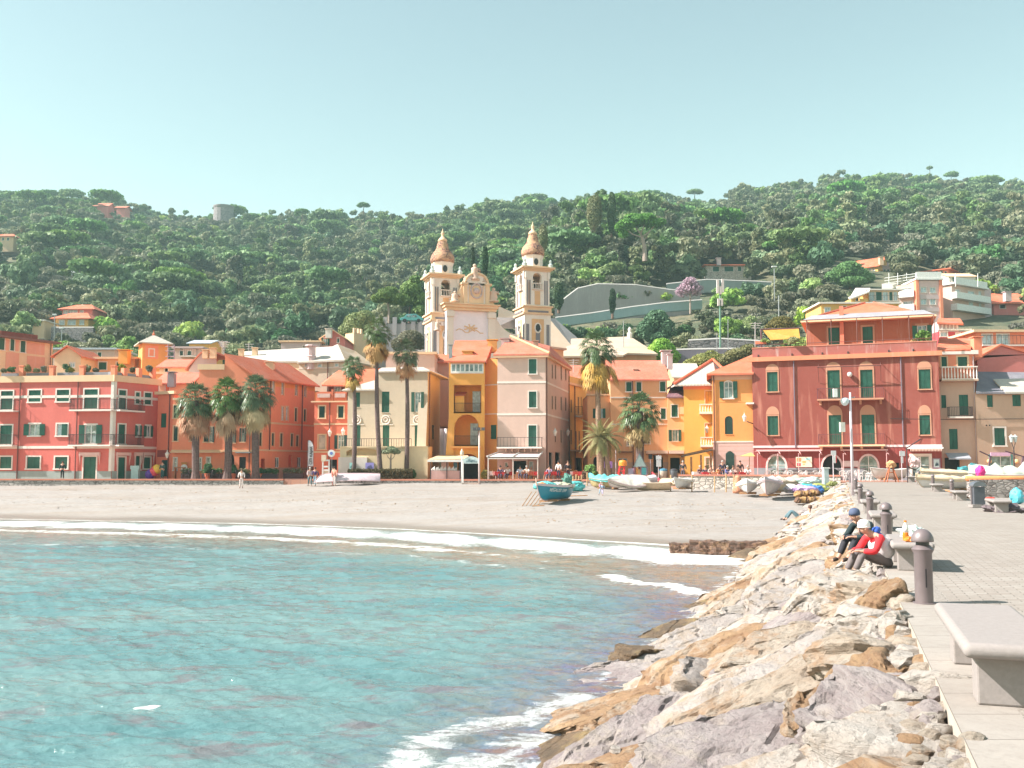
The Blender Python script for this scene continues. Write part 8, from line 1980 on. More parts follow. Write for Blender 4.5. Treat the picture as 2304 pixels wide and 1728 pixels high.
def person(px,Y,z,yaw,pose,shirt,pants,label,hair=HAIRD,hat=None,s=1.,group=None,vest=None,detail=False,loc=None,shoes=None):
 P_=POSE[pose];b_=Vector(loc)if loc is not None else gp(px,Y,z);r_=empty('person',b_,label,'person',group);r_.rotation_euler=(0,0,yaw);r_.scale=(s,s,s)
 V3=lambda t:Vector(t);pel,ch,nk,hd=map(V3,(P_['pel'],P_['chest'],P_['neck'],P_['head']));sh=P_['sh']
 up=(nk-ch).normalized();shl=[ch.lerp(nk,.62)+Vector((-sh,0,0)),ch.lerp(nk,.62)+Vector((sh,0,0))]
 hips=[pel+Vector((-.1,0,-.03)),pel+Vector((.1,0,-.03))]
 pts=[pel,ch,nk,nk.lerp(hd,.45),hd-Vector((0,0,.03)),hd+Vector((0,0,.06))];E=[(0,1),(1,2),(2,3),(3,4),(4,5)];rad=[(.13,.1),(.15,.11),.06,.052,(.075,.085),(.072,.082)]
 for k in(0,1):
  n=len(pts);el,ha=V3(P_['elb'][k]),V3(P_['han'][k]);w_=el.lerp(ha,.82)
  pts+=[shl[k],el,w_,ha];E+=[(2,n),(n,n+1),(n+1,n+2),(n+2,n+3)];rad+=[.055,.042,.028,(.036,.022)]
  if detail:
   d=(ha-el).normalized();sd_=d.cross(Vector((0,0,1))).normalized()
   for q in range(4):
    n2=len(pts);b0=ha+sd_*(q-1.5)*.02+d*.02;L=(.055,.07,.066,.05)[q]
    pts+=[b0+d*L*.5-Vector((0,0,.012)),b0+d*L-Vector((0,0,.035+.004*q))];E+=[(n+3,n2),(n2,n2+1)];rad+=[.009,.007]
   n2=len(pts);pts+=[w_.lerp(ha,.4)+sd_*.04*(1 if k else-1),ha+sd_*.05*(1 if k else-1)+d*.02];E+=[(n+2,n2),(n2,n2+1)];rad+=[.011,.009]
  n=len(pts);kn,fo_,to=V3(P_['knee'][k]),V3(P_['foot'][k]),V3(P_['toe'][k])
  pts+=[hips[k],kn,fo_,to];E+=[(0,n),(n,n+1),(n+1,n+2),(n+2,n+3)];rad+=[.085,.055,.038,.03]
 skin('body',pts,E,rad,SKIN,r_)
 fd=Vector((0,1,0));m=MB();m.add([hd+Vector((-.014,.078,-.02)),hd+Vector((.014,.078,-.02)),hd+Vector((0,.085,.03)),hd+Vector((0,.105,-.018))],[(0,1,3),(1,2,3),(2,0,3)]);
 for v_ in range(len(m.v)):m.v[v_]=tuple(Vector(m.v[v_])+b_)
 m.build('nose',SKIN,r_)
 if detail:
  for sx in(-1,1):m=MB();m.ball(b_+hd+Vector((sx*.03,.074,.02)),.009,5);m.build('eye',DARK,r_);m=MB();m.ball(b_+hd+Vector((sx*.08,0,.0)),.022,5);m.build('ear',SKIN,r_)
  m=MB();m.abox(b_.x+hd.x-.022,b_.x+hd.x+.022,b_.y+hd.y+.068,b_.y+hd.y+.082,b_.z+hd.z-.052,b_.z+hd.z-.045);m.build('mouth',flat('lips',(.4,.12,.1)),r_)
 arm=0
 pts=[pel.lerp(ch,.12),ch,nk-up*.03];E=[(0,1),(1,2)];rad=[(.155,.125),(.175,.135),.075]
 for k in(0,1):n=len(pts);el,ha=V3(P_['elb'][k]),V3(P_['han'][k]);pts+=[shl[k],el,el.lerp(ha,.7)];E+=[(1,n),(n,n+1),(n+1,n+2)];rad+=[.078,.062,.046]
 skin('jacket' if vest else 'shirt',pts,E,rad,shirt,r_)
 if vest:
  pts=[pel.lerp(ch,.05),ch.lerp(pel,.4),ch,ch.lerp(nk,.55)];skin('vest',pts,[(0,1),(1,2),(2,3)],[(.22,.20),(.235,.21),(.235,.20),(.14,.13)],vest,r_)
 pts=[pel+Vector((0,0,.06)),pel];E=[(0,1)];rad=[(.155,.12),(.16,.13)]
 for k in(0,1):n=len(pts);kn,fo_=V3(P_['knee'][k]),V3(P_['foot'][k]);pts+=[hips[k],kn,kn.lerp(fo_,.85)];E+=[(1,n),(n,n+1),(n+1,n+2)];rad+=[.105,.075,.06]
 skin('trousers',pts,E,rad,pants,r_)
 for k in(0,1):skin('shoe',[V3(P_['foot'][k]),V3(P_['toe'][k])],[(0,1)],[(.05,.045),(.045,.035)],shoes or HAIRD,r_,1)
 m=MB();c=b_+hd+Vector((0,-.012,.045))
 if hat:
  prof=[(.098,-.02),(.102,.02),(.095,.06),(.07,.095),(.03,.112),(.005,.115)];m.lathe(c,prof,14);m.build('hat',hat,r_,True)
  if hat.name=='cap_white':m=MB();m.lathe(c+Vector((0,.0,0)),[(.1,-.028),(.108,-.01),(.1,.0)],14);m.build('hat_band',hat,r_,True)
 else:
  prof=[(.06,-.08),(.088,-.04),(.094,.02),(.085,.06),(.05,.085),(.005,.09)];m.lathe(c,prof,14);m.build('hair',hair,r_,True)
 return r_
WCAP=flat('cap_white',(.76,.72,.70),.8);NCAP=flat('cap_navy',(.07,.09,.16),.8)
y0=16.6
person(0,0,0,R(100),'ground',cloth((.70,.03,.04)),cloth((.17,.14,.14)),'person in white cap, white vest and red sleeves sitting on the rocks',hat=WCAP,vest=flat('vest_white',(.70,.64,.66),.8,scale=9),detail=True,loc=(edge_x(y0)+.05,y0,deck_z(16)+.0),s=1.0)
person(0,0,0,R(112),'ground',cloth((.015,.03,.035)),cloth((.03,.03,.04)),'person in navy woollen cap and black jacket sitting just beyond the one in white',hat=NCAP,detail=True,loc=(edge_x(18.3)-.12,18.3,deck_z(18)+.12),s=1.0)
m=MB();b_=Vector((edge_x(y0)+.05,y0,deck_z(16)));
sk_par=[o for o in bpy.data.objects if o.name=='person'][0]
skin('scarf',[Vector((-.12,.26,.58)),Vector((-.02,.14,.62)),Vector((.13,.14,.60)),Vector((.17,-.04,.46)),Vector((.15,-.14,.26))],[(0,1),(1,2),(2,3),(3,4)],[.05,.06,.055,(.06,.03),(.05,.02)],cloth((.03,.09,.38)),sk_par)
person(0,0,0,R(75),'recline',cloth((.62,.52,.52)),cloth((.10,.17,.20)),'person in pale shirt and blue trousers lounging against the rocks at the beach end',hair=flat('hair_brown',(.12,.06,.04)),loc=(gp(1812,55,1.2).x,56.0,sand_z(gp(1812,55,1.2).x,56)+.12),s=1.25)
def bz_(px,Y):p=gp(px,Y,1.8);return sand_z(p.x,Y)
person(697,89.5,bz_(697,89.5),R(200),'walk',cloth((.55,.42,.42)),cloth((.10,.17,.19)),'walker in pale shirt on the sand below the slipway, left of two',hair=HAIRG)
person(709,89.3,bz_(709,89.3),R(170),'walk',cloth((.06,.04,.12)),cloth((.22,.34,.42)),'walker in dark top and pale blue trousers on the sand, right of two')
person(749,88.6,bz_(749,88.6),R(120),'stand',cloth((.45,.15,.14)),cloth((.6,.06,.06)),'person in red trousers standing on the sand by the overturned dinghy')
person(752.5,88.4,bz_(752,88.4),R(150),'stand',cloth((.70,.30,.22)),cloth((.55,.48,.47)),'person in orange top behind the one in red trousers by the dinghy')
person(543,88.4,bz_(543,88.4),R(180),'stand',cloth((.74,.62,.60)),cloth((.70,.58,.56)),'person dressed all in pale pink alone on the sand before the palms',hair=flat('hair_brown',(.12,.06,.04)))
person(1352,74.5,bz_(1352,74.5),R(200),'walk',cloth((.55,.30,.48)),cloth((.32,.45,.58)),'child in mauve top and pale blue trousers on the sand behind the blue boat',s=.62,hair=HAIRG)
person(1355.5,74.4,bz_(1355,74.4),R(160),'walk',cloth((.30,.42,.58)),cloth((.45,.35,.5)),'small child in blue walking beside the child in mauve',s=.55,hair=HAIRG)
person(140,94.2,2.45,R(180),'stand',cloth((.02,.03,.035)),cloth((.02,.025,.03)),'person dressed in black standing before the coral apartment house')
person(365,95.6,2.45,R(160),'stand',cloth((.04,.10,.10)),cloth((.03,.10,.11)),'person in dark green before the narrow coral house')
person(1278,89.9,2.45,R(180),'stand',cloth((.03,.02,.03)),cloth((.03,.02,.03)),'person in long black coat standing among the open-air restaurant tables',hair=flat('hair_brown',(.12,.06,.04)))
person(1257,90.0,2.45,R(150),'stand',cloth((.70,.62,.62)),cloth((.04,.03,.05)),'waiter in white shirt and black trousers among the restaurant tables')
person(1626,85.0,2.45,R(180),'stand',cloth((.05,.05,.09)),cloth((.06,.06,.1)),'person in dark suit standing behind the sea wall before the orange house',hair=HAIRG)
person(1666,86.4,2.45,R(180),'stand',cloth((.06,.03,.03)),cloth((.05,.03,.04)),'person in dark brown standing beside the small terrace sunshade')
person(1537,88.5,2.45,R(170),'stand',cloth((.05,.05,.06)),cloth((.1,.1,.14)),'person in black half hidden by the left pergola post',hair=HAIRG)
TS=[(1126,91.6,(.10,.06,.12),'dark purple'),(1142,91.5,(.70,.60,.60),'white'),(1170,91.0,(.50,.56,.66),'pale blue'),(1185,90.9,(.72,.66,.62),'cream'),(1195,91.9,(.68,.5,.48),'pink'),(1236,90.1,(.3,.2,.3),'mauve')]
for px,Y,c_,nm in TS:person(px,Y,2.45,R(180+(px*7)%60-30),'chair',cloth(c_),cloth((.08,.06,.1)),'diner in %s seated at the restaurant terrace tables'%nm,hair=HAIRG if px%2 else HAIRD)
TS=[(1618,85.0,(.72,.25,.10),'orange'),(1637,84.8,(.14,.14,.34),'blue'),(1650,84.8,(.70,.62,.60),'white'),(1683,84.5,(.74,.68,.68),'bright white'),(1575,86.2,(.20,.1,.1),'brown'),(1588,86.0,(.07,.06,.08),'black'),(1600,85.8,(.5,.35,.3),'beige'),(1660,84.8,(.6,.3,.26),'salmon')]
for px,Y,c_,nm in TS:person(px,Y,2.45,R(180+(px*7)%60-30),'chair',cloth(c_),cloth((.3,.1,.12)),'cafe guest in %s seated behind the sea wall before the orange house'%nm,hair=HAIRG if px%2 else flat('hair_brown',(.12,.06,.04)))
person(1384,84.9,3.6,R(180),'stand',cloth((.85,.24,.02)),cloth((.85,.24,.02)),'lifeguard-like figure in orange jacket on the red ladder tower',s=.0001)if False else None
def hull_pt(L,B,D,t,v,side,sheer=.25,tr=.55):
 w_=(1-max(0,(t-.35)/.65)**2.3)*(tr+(1-tr)*min(1,t/.35)**.6)*B/2
 zk=.28*D*max(0,(t-.8)/.2)**2+.05*D*max(0,(.2-t)/.2)
 zs=D*(1+sheer*(abs(t-.4)/.6)**2)
 x=w_*(v**.55)*(.82+.18*v);z=zk+(zs-zk)*(v**1.25)
 y=(t-.5)*L+(.10*L*(v-.3)*max(0,(t-.7)/.3)**2 if t>.7 else 0)
 return Vector((side*x,y,z))
def boat(name,label,loc,yaw,L,B,D,hm,rm,im=None,cover=None,upside=False,tilt=0,cat='boat',thw=2,group=None,pitch=0,cov_h=.35,keelblocks=True,tr=.55,stripe=None):
 r_=empty(name,loc,label,cat,group);r_.rotation_euler=(pitch,tilt+(math.pi if upside else 0),yaw)
 o0=Vector(loc)
 def bld(nm,m,mt,sm=True):m.v=[tuple(Vector(v)+o0)for v in m.v];o=m.build(nm,mt,r_,sm);smooth_angle(o,40)if sm else None;return o
 nt,nv=22,9;zo=D if upside else 0
 m=MB();P={}
 for s_ in(-1,1):
  for i in range(nt+1):
   for j in range(nv+1):P[s_,i,j]=len(m.v);q=hull_pt(L,B,D,i/nt,j/nv,s_,tr=tr);m.v.append((q.x,q.y,q.z-zo))
  for i in range(nt):
   for j in range(nv):f=(P[s_,i,j],P[s_,i+1,j],P[s_,i+1,j+1],P[s_,i,j+1]);m.f.append(f if s_>0 else f[::-1])
 for j in range(nv):m.f.append((P[1,0,j],P[1,0,j+1],P[-1,0,j+1],P[-1,0,j]))
 h=bld('hull',m,hm)
 sol=h.modifiers.new('thick','SOLIDIFY');sol.thickness=.03;sol.offset=-1
 m=MB()
 for s_ in(-1,1):m.tube([hull_pt(L,B,D,i/nt,1,s_,tr=tr)-Vector((0,0,zo))for i in range(nt+1)],.035,6)
 m.tube([hull_pt(L,B,D,0,1,-1,tr=tr)-Vector((0,0,zo)),hull_pt(L,B,D,0,1,1,tr=tr)-Vector((0,0,zo))],.03,6);bld('gunwale',m,rm)
 m=MB();m.tube([hull_pt(L,B,D,i/nt,0,1,tr=tr)-Vector((0,0,zo+.02))for i in range(nt+1)]+[hull_pt(L,B,D,1,v,1,tr=tr)+Vector((0,.02,-zo))for v in(.3,.6,1.05)],.03,6);bld('keel',m,rm)
 if stripe:
  for v_ in(.62,.8):
   m=MB()
   for s_ in(-1,1):m.tube([hull_pt(L,B,D,i/nt,v_,s_,tr=tr)*1.0+Vector((s_*.01,0,-zo))for i in range(nt+1)],.02,4)
   bld('stripe',m,stripe)
 if not upside and not cover:
  for k in range(thw):m=MB();t_=.28+.3*k;a_=hull_pt(L,B,D,t_,.8,-1,tr=tr);b_=hull_pt(L,B,D,t_,.8,1,tr=tr);m.box(a_-Vector((0,.1,0)),b_-a_,(0,.2,0),(0,0,.03));bld('thwart',m,im or WOOD,False)
  m=MB()
  pts_=[[hull_pt(L,B,D,t_,.35,s_,tr=tr)for s_ in(-1,1)]for t_ in np.linspace(.03,.93,10)]
  for a_,b_ in zip(pts_[:-1],pts_[1:]):m.quad(a_[0],b_[0],b_[1],a_[1])if False else m.quad(a_[0],a_[1],b_[1],b_[0])
  bld('floor',m,im or WOOD,False)
 if cover:
  m=MB();ns=12;idx_={}
  for i in range(nt+1):
   a_,b_=hull_pt(L,B,D,i/nt,1,-1,tr=tr),hull_pt(L,B,D,i/nt,1,1,tr=tr)
   for j in range(ns+1):
    s_=j/ns;q=a_.lerp(b_,s_);q.x*=1.06;e=1-abs(2*s_-1);q.z+=cov_h*e**.7*(.75+.5*noise.noise(Vector((i*.35,1,L))))+.05*noise.noise(Vector((i*.8,j*.7,L)))-(.16 if e==0 else 0)*(1+.6*noise.noise(Vector((i*.9,s_*3,2))));q.z+=.01
    idx_[i,j]=len(m.v);m.v.append(tuple(q))
  for i in range(nt):
   for j in range(ns):m.f.append((idx_[i,j],idx_[i,j+1],idx_[i+1,j+1],idx_[i+1,j]))
  o=bld('tarpaulin',m,cover);s2=o.modifiers.new('thick','SOLIDIFY');s2.thickness=.02
 if keelblocks and not upside:
  for k in(.25,.7):m=MB();m.abox(-B*.35,B*.35,(k-.5)*L-.08,(k-.5)*L+.08,-.12,.02);bld('keel_block',m,WOOD,False)
 return r_,bld,h
TEAL=flat('boat_teal',(.02,.23,.33),.35,var=.06);CYANM=flat('tarp_turquoise',(.12,.50,.50),.7,var=.2);BWH=flat('boat_white',(.68,.64,.62),.4,var=.06);BCR=flat('boat_cream',(.60,.46,.33),.5,var=.1);PINKR=flat('boat_rim_pink',(.62,.44,.46),.5)
TARPW=flat('tarp_white',(.66,.60,.54),.8,var=.15);BROWNH=flat('boat_brown',(.28,.18,.10),.6,var=.3);NETG=flat('net_green',(.10,.24,.20),.9,var=.5,scale=12)
def bpos(px,Y,dz=.12):p=gp(px,Y,1);return Vector((p.x,Y,sand_z(p.x,Y)+dz))
loc=bpos(1247,69.3,.16);BL,BB,BD=4.6,1.9,.92
rt,bld,hl=boat('fishing_boat','bright blue wooden fishing boat with white rim and VEGALISI lettering on the open sand',loc,R(152),BL,BB,BD,TEAL,PINKR,thw=2,tilt=R(3),tr=.6)
m=MB()
for s_ in(-1,1):m.tube([hull_pt(BL,BB,BD,i/22,.95,s_,tr=.6)+Vector((s_*.012,0,-.01))for i in range(23)],.06,6)
bld('rubbing_strake',m,flat('strake_pale',(.62,.54,.56)))
m=MB();q=hull_pt(BL,BB,BD,1,1,1);m.tube([q-Vector((0,0,.1)),q+Vector((0,.03,.38))],.045,6);bld('stem_post',m,flat('post_peach',(.72,.46,.36)))
m=MB();m.tube([(-.35,BL*.40,BD),(-.37,BL*.41,BD+.85)],.02,5);bld('rod',m,IRON)
blob('tarpaulin',loc+Matrix.Rotation(R(152),3,'Z')@Vector((.25,.9,BD+.02)),(.75,.8,.30),4,CYANM,None,amp=.3).name='turquoise_tarpaulin'
o=bpy.data.objects['turquoise_tarpaulin'];tag(o,'crumpled turquoise tarpaulin heaped in the bow of the blue fishing boat','tarpaulin')
o=blob('net_pile',loc+Matrix.Rotation(R(152),3,'Z')@Vector((0,-1.2,BD-.02)),(.7,.9,.24),8,flat('net_pale',(.42,.40,.30),.9,var=.5,scale=12),None,amp=.5);tag(o,'pale tangled fishing net piled in the stern of the blue boat','net')
o=blob('net_roller',loc+Matrix.Rotation(R(152),3,'Z')@Vector((-.1,-2.0,BD+.35)),(.3,.3,.48),9,NETG,None,amp=.5);tag(o,'green net bundle standing upright at the stern of the blue boat','net')
o=blob('buoy',loc+Matrix.Rotation(R(152),3,'Z')@Vector((.1,1.75,BD+.13)),(.28,.22,.18),10,flat('buoy_orange',(.62,.28,.10),.6),None,amp=.2);tag(o,'orange-brown float bag at the bow of the blue boat','float')
cu=bpy.data.curves.new('hull_lettering','FONT');cu.body='VEGALISI 599';cu.size=.40;cu.extrude=.006;cu.align_x='LEFT';cu.shear=.15;cu.materials.append(WHITE)
to=bpy.data.objects.new('hull_lettering',cu);COL.objects.link(to);to.parent=rt
pA,pB=hull_pt(BL,BB,BD,.86,.70,-1,tr=.6),hull_pt(BL,BB,BD,.40,.66,-1,tr=.6);X=(pB-pA).normalized();U_=(hull_pt(BL,BB,BD,.65,.9,-1,tr=.6)-hull_pt(BL,BB,BD,.65,.5,-1,tr=.6)).normalized();Zv=X.cross(U_).normalized();U_=Zv.cross(X)
midp=hull_pt(BL,BB,BD,.63,.68,-1,tr=.6);bulge=(midp-pA.lerp(pB,.5)).dot(Zv)
mt=Matrix((X,U_,Zv)).transposed().to_4x4();mt.translation=pA+X*.05+Zv*(max(bulge,0)+.05)-U_*.02;to.matrix_local=mt@Matrix.Scale(.86,4)
for i in range(5):
 c=loc+Vector((-.75-i*.26,-1.35,0));r_=empty('pole',c,'wooden pole leaning against the bow of the blue fishing boat','pole','wooden poles leaning against the blue boat');m=MB();g=sand_z(c.x-.5,c.y-.4);m.tube([Vector((c.x-.45,c.y-.35,g)),Vector((c.x+.35-i*.03,c.y+.5,g+.95))],.028,5);m.build('shaft',WOOD,r_)
for i,(x0,x1,py,Y,lab)in enumerate(((1276,1322,1123,74.5,'long thin pole lying on the sand right of the blue boat'),(1197,1225,1152,67,'thin plank lying on the sand in front of the blue boat'))):
 a_,b2=bpos(x0,Y,.04),bpos(x1,Y,.04);m=MB();m.tube([a_,b2],.035,5);o=m.build('driftwood_pole',WOOD,None,base=a_);tag(o,lab,'pole')
def bucket(px,Y,h,r,label,mat=None):
 c=bpos(px,Y,0);r_=empty('tub',c,label,'tub');m=MB();m.lathe(c,[(r*.78,0),(r,h),(r*1.06,h),(r*1.06,h+.06),(r*.92,h+.06),(r*.9,h-.06)],24);m.build('body',mat or flat('tub_brown',(.12,.08,.08),.6),r_,True);m=MB();m.lathe(c,[(r*.88,h-.1),(.01,h-.08)],16);m.build('soil',flat('soil',(.1,.07,.05),.95),r_)
bucket(1256,78.5,.92,.47,'big dark brown tub standing on the sand behind the blue boat')
bucket(1300,84.5,.55,.3,'small rust-red bucket by the wooden fence posts',flat('bucket_rust',(.30,.09,.05),.6))
o=blob('tarpaulin_heap',bpos(1288,80,.35),(.95,.5,.4),12,CYANM,None,amp=.4);tag(o,'turquoise tarpaulin draped over gear right of the brown tub','tarpaulin')
o=blob('gear_heap',bpos(1277,80.5,.5),(.35,.3,.6),13,NETG,None,amp=.5);tag(o,'dark green gear bundle between the tub and the turquoise tarpaulin','gear')
boat('covered_dinghy','boat heaped with blue and yellow tarpaulins left of the white striped boat',bpos(1366,82,.15),R(60),2.9,1.4,.6,flat('hull_yellowgrey',(.40,.32,.16),.7,var=.3),BROWNH,cover=CYANM,cov_h=.5)
boat('striped_boat','white boat with dark stripes tipped on its side among the beached boats',bpos(1412,80,.35),R(115),3.6,1.5,.65,BWH,PINKR,tilt=R(-38),stripe=flat('stripe_plum',(.10,.06,.08)),keelblocks=False,cover=TARPW,cov_h=.1)
boat('inflatable_boat','pale lilac rounded inflatable lying behind the white striped boat',bpos(1430,83,.35),R(95),3.6,1.4,.5,flat('inflatable',(.60,.52,.56),.5),flat('inflatable',(.60,.52,.56)),upside=False,cover=flat('inflatable_c',(.66,.58,.62),.5),cov_h=.25)
boat('open_boat','cream open boat with brown bottom, third of the beached row',bpos(1469,80,.1),R(80),2.9,1.4,.55,BCR,BCR,cover=None,keelblocks=False)
boat('small_pale_boat','small pale upturned boat beside a wooden post',bpos(1504,80.5,.55),R(30),2.2,1.3,.5,flat('hull_peach',(.66,.45,.30),.6),BCR,upside=True)
boat('white_dinghy','white dinghy on wooden blocks at the right end of the small boat row',bpos(1535,79.5,.3),R(150),3.0,1.5,.62,BWH,BWH,cover=TARPW,cov_h=.12)
boat('round_boat','round white tarpaulin-covered boat left of the propped grey boat',bpos(1683,74.5,.3),R(165),3.2,1.75,.62,BWH,BWH,cover=TARPW,cov_h=.4)
boat('grey_boat','pale grey wooden boat with upright stem pointing at the camera near the rocks',bpos(1732,71.5,.35),R(158),4.0,1.75,.85,flat('hull_greypink',(.52,.44,.42),.6),PINKR,cover=flat('tarp_grey',(.46,.40,.42),.8),cov_h=.35)
boat('plain_boat','beige boat under a brownish cover just behind the pale grey boat',bpos(1760,76,.3),R(120),3.6,1.6,.7,BCR,BROWNH,cover=flat('tarp_beige',(.56,.44,.36),.8),cov_h=.5)
for i,(px,Y,c_,nm,lab)in enumerate(((1808,72,(.55,.36,.62),'a','lilac'),(1826,72.5,(.07,.22,.58),'b','blue'),(1822,73.5,(.04,.42,.34),'c','sea-green'),(1820,76,(.50,.60,.56),'d','pale mint'),(1842,73,(.40,.42,.12),'e','olive'),(1790,73,(.62,.56,.54),'f','off-white'))):
 o=blob('tarpaulin',bpos(px,Y,.55 if nm not in 'd' else .95),(.8,.6,.32),30+i,flat('tarp_'+lab,c_,.6,var=.3),None,amp=.4);tag(o,'%s tarpaulin on the heap of coloured covers beside the rocks'%lab,'tarpaulin')
for i in range(16):o=blob('log',bpos(1796+(i%8)*6.0,66+(i//8)*.7,.3+.35*(i//8)),(.24,.34,.22),50+i,flat('log_brown',(.36,.20,.08),.8,var=.4)if i%3 else flat('log_dark',(.14,.07,.04),.8),None,amp=.3,sub=3);tag(o,'brown cut log in the heap below the coloured tarpaulins','log','cut logs below the coloured tarpaulins')
boat('overturned_dinghy','long pale lilac overturned dinghy by the sea wall left of the villa hedge',bpos(786,89.2,.4),R(100),5.4,1.7,.62,flat('hull_lilac',(.60,.48,.52),.5),PINKR,upside=True)
o=blob('tarpaulin',bpos(768,89.3,.75),(.9,.5,.25),77,flat('tarp_lightblue',(.45,.58,.62),.6),None,amp=.3);tag(o,'light blue cloth lying on the overturned lilac dinghy','cloth')
def rloc(px,Y,z):p=gp(px,Y,z);return Vector((p.x,Y,z))
boat('rowing_boat','white rowing boat propped on a trestle at the pier head before the shop',rloc(2000,81.5,2.7),R(105),3.0,1.3,.7,BWH,BWH,thw=2,keelblocks=True)
boat('sail_covered_boat','long white boat under a cream sail cover right of the pier',rloc(2132,66,2.22),R(108),4.4,1.5,.6,BWH,BCR,cover=flat('sail_cream',(.66,.52,.36),.8,var=.12),cov_h=.28)
boat('cream_covered_boat','second cream-covered boat lying behind the long white one',rloc(2148,72,2.6),R(98),4.6,1.5,.6,BWH,BCR,cover=M['sail_cream'],cov_h=.25)
o=blob('pink_bundle',rloc(2206,66,3.3),(.3,.3,.42),81,flat('cloth_magenta',(.75,.03,.25),.7),None,amp=.25);tag(o,'bright magenta cloth bundle above the orange coping at the right','bundle')
boat('tented_boat','boat under a peaked pale mint tent cover at the right edge',rloc(2252,68,2.6),R(95),4.0,1.6,.5,BWH,BWH,cover=flat('tent_mint',(.60,.60,.52),.8),cov_h=.8)
o=blob('tarpaulin',rloc(2288,50,2.15),(.3,.3,.42),83,flat('tarp_cyan',(.10,.48,.58),.6),None,amp=.2);tag(o,'cyan plastic-covered bundle by the stone wall at the right edge','bundle')
o=blob('red_cloth',rloc(2228,52,1.98),(.25,.2,.1),84,flat('cloth_bright_red',(.75,.05,.03),.7),None,amp=.2);tag(o,'small bright red cloth on the sand before the right stone wall','cloth')
a_,b_=gp(2183,57,2.0),gp(2310,57,2.0);r_=empty('rubble_wall',(a_.x,57,2),'rough rubble wall with round orange coping right of the waste bin','wall');m=MB();m.abox(a_.x,b_.x+3,57,57.4,1.5,2.92);m.build('wall_face',stonewall('rubble',(.22,.18,.17),(.44,.38,.36),3.2),r_);m=MB();m.tube([(a_.x-.1,57.2,2.98),(b_.x+3,57.2,2.98)],.15,10);m.build('coping',flat('coping_orange',(.72,.24,.09),.8),r_,True)
o=blob('fishing_net_heap',rloc(2262,36.5,1.98),(.55,.5,.3),91,flat('net_dark',(.13,.10,.11),.9,var=.7,scale=16),None,amp=.6);tag(o,'dark speckled fishing net heap right of the nearest right-hand bench','net')
for i in range(2):m=MB();a_=rloc(2128+i*4,51,2.45);b2=rloc(2180-i*6,48,2.15);m.tube([a_,b2],.04,6);o=m.build('oar',WOOD,None,base=a_);tag(o,'wooden oar lying behind the right-hand bench near the waste bin','oar','oars behind the right-hand bench')
r_=empty('trestle',rloc(2006,78,2.45),'small rust-brown wooden trestle with a hanging sack before the propped white rowing boat','trestle');m=MB();c=rloc(2006,78,2.45)
for s_ in(-1,1):
 for u_ in(-1,1):m.tube([c+Vector((s_*.45,u_*.3,0)),c+Vector((s_*.12,u_*.05,1.15))],.05,6)
m.tube([c+Vector((-.3,0,.75)),c+Vector((.3,0,.75))],.04,5);m.build('frame',flat('rust_wood',(.42,.13,.06),.8),r_);blob('sack',c+Vector((0,0,1.35)),(.32,.25,.28),92,flat('sack',(.60,.32,.16),.8),r_)
r_=empty('iron_hoist',rloc(2060,76,2.45),'black iron hoist frame holding a pink-white bundle near the far right bench','hoist');c=rloc(2060,76,2.45);m=MB()
m.tube([c+Vector((-.6,0,0)),c+Vector((-.6,0,2.6)),c+Vector((.5,0,3.3))],.05,6);m.tube([c+Vector((.55,0,0)),c+Vector((.5,0,1.3)),c+Vector((0,0,.95)),c+Vector((-.55,0,1.2))],.05,6);m.build('frame',IRON,r_);blob('bundle',c+Vector((0,0,1.5)),(.4,.35,.42),93,flat('bundle_pink',(.66,.46,.46),.8),r_)
for i,(px,Y,lab)in enumerate(((2208,80,'left one of two dark cantilever awning arms before the tan houses'),(2262,80,'right one of two dark cantilever awning arms before the tan houses'))):
 b_=gp(px,Y,2.45);r_=empty('awning_arm',b_,lab,'awning arm');m=MB();x1=2228 if i==0 else 2302;m.tube([at(px-(4 if i==0 else 0),1015,Y),at(x1+3,1028,Y)],.05,6);m.tube([at(x1,1028,Y),gp(x1-8,Y,2.45)],.09,6);m.build('frame',flat('plum_metal',(.09,.035,.06),.5),r_)
r_=empty('street_lamp',gp(2284,78,2.45),'twin-armed dark street lamp with glass lanterns at the right edge','street lamp');c=gp(2284,78,2.45);tp=at(2284,1008,78);m=MB();m.tube([c,Vector((c.x,78,tp.z))],[.07,.04],8)
for s_ in(-1,1):m.tube([Vector((c.x,78,tp.z-.1)),Vector((c.x+s_*.15,78,tp.z+.45))],.03,5)
m.build('pole',IRON,r_)
for s_ in(-1,1):m=MB();m.lathe((c.x+s_*.15,78,tp.z+.45),[(.08,0),(.17,.4),(.2,.42),(.03,.6)],8);m.build('lantern',flat('lantern_glass',(.55,.58,.58),.2),r_)
for i,(px,py,Y,r__)in enumerate(((2168,1062,84,.5),(2190,1060,84,.6),(2270,1062,83,.5),(2288,1064,82.5,.4))):
 o=blob('shop_goods',at(px,py,Y),(r__,.3,r__*.8),100+i,flat('goods_teal',(.05,.26,.30),.6,var=.5),None,amp=.5,sub=3);tag(o,['teal beach goods stacked left before the tan-orange house shop','round blue-teal goods at the corner between the two tan houses','teal goods before the shop of the slate-roofed tan house','teal and dark goods beside the twin street lamp'][i],'shop goods')
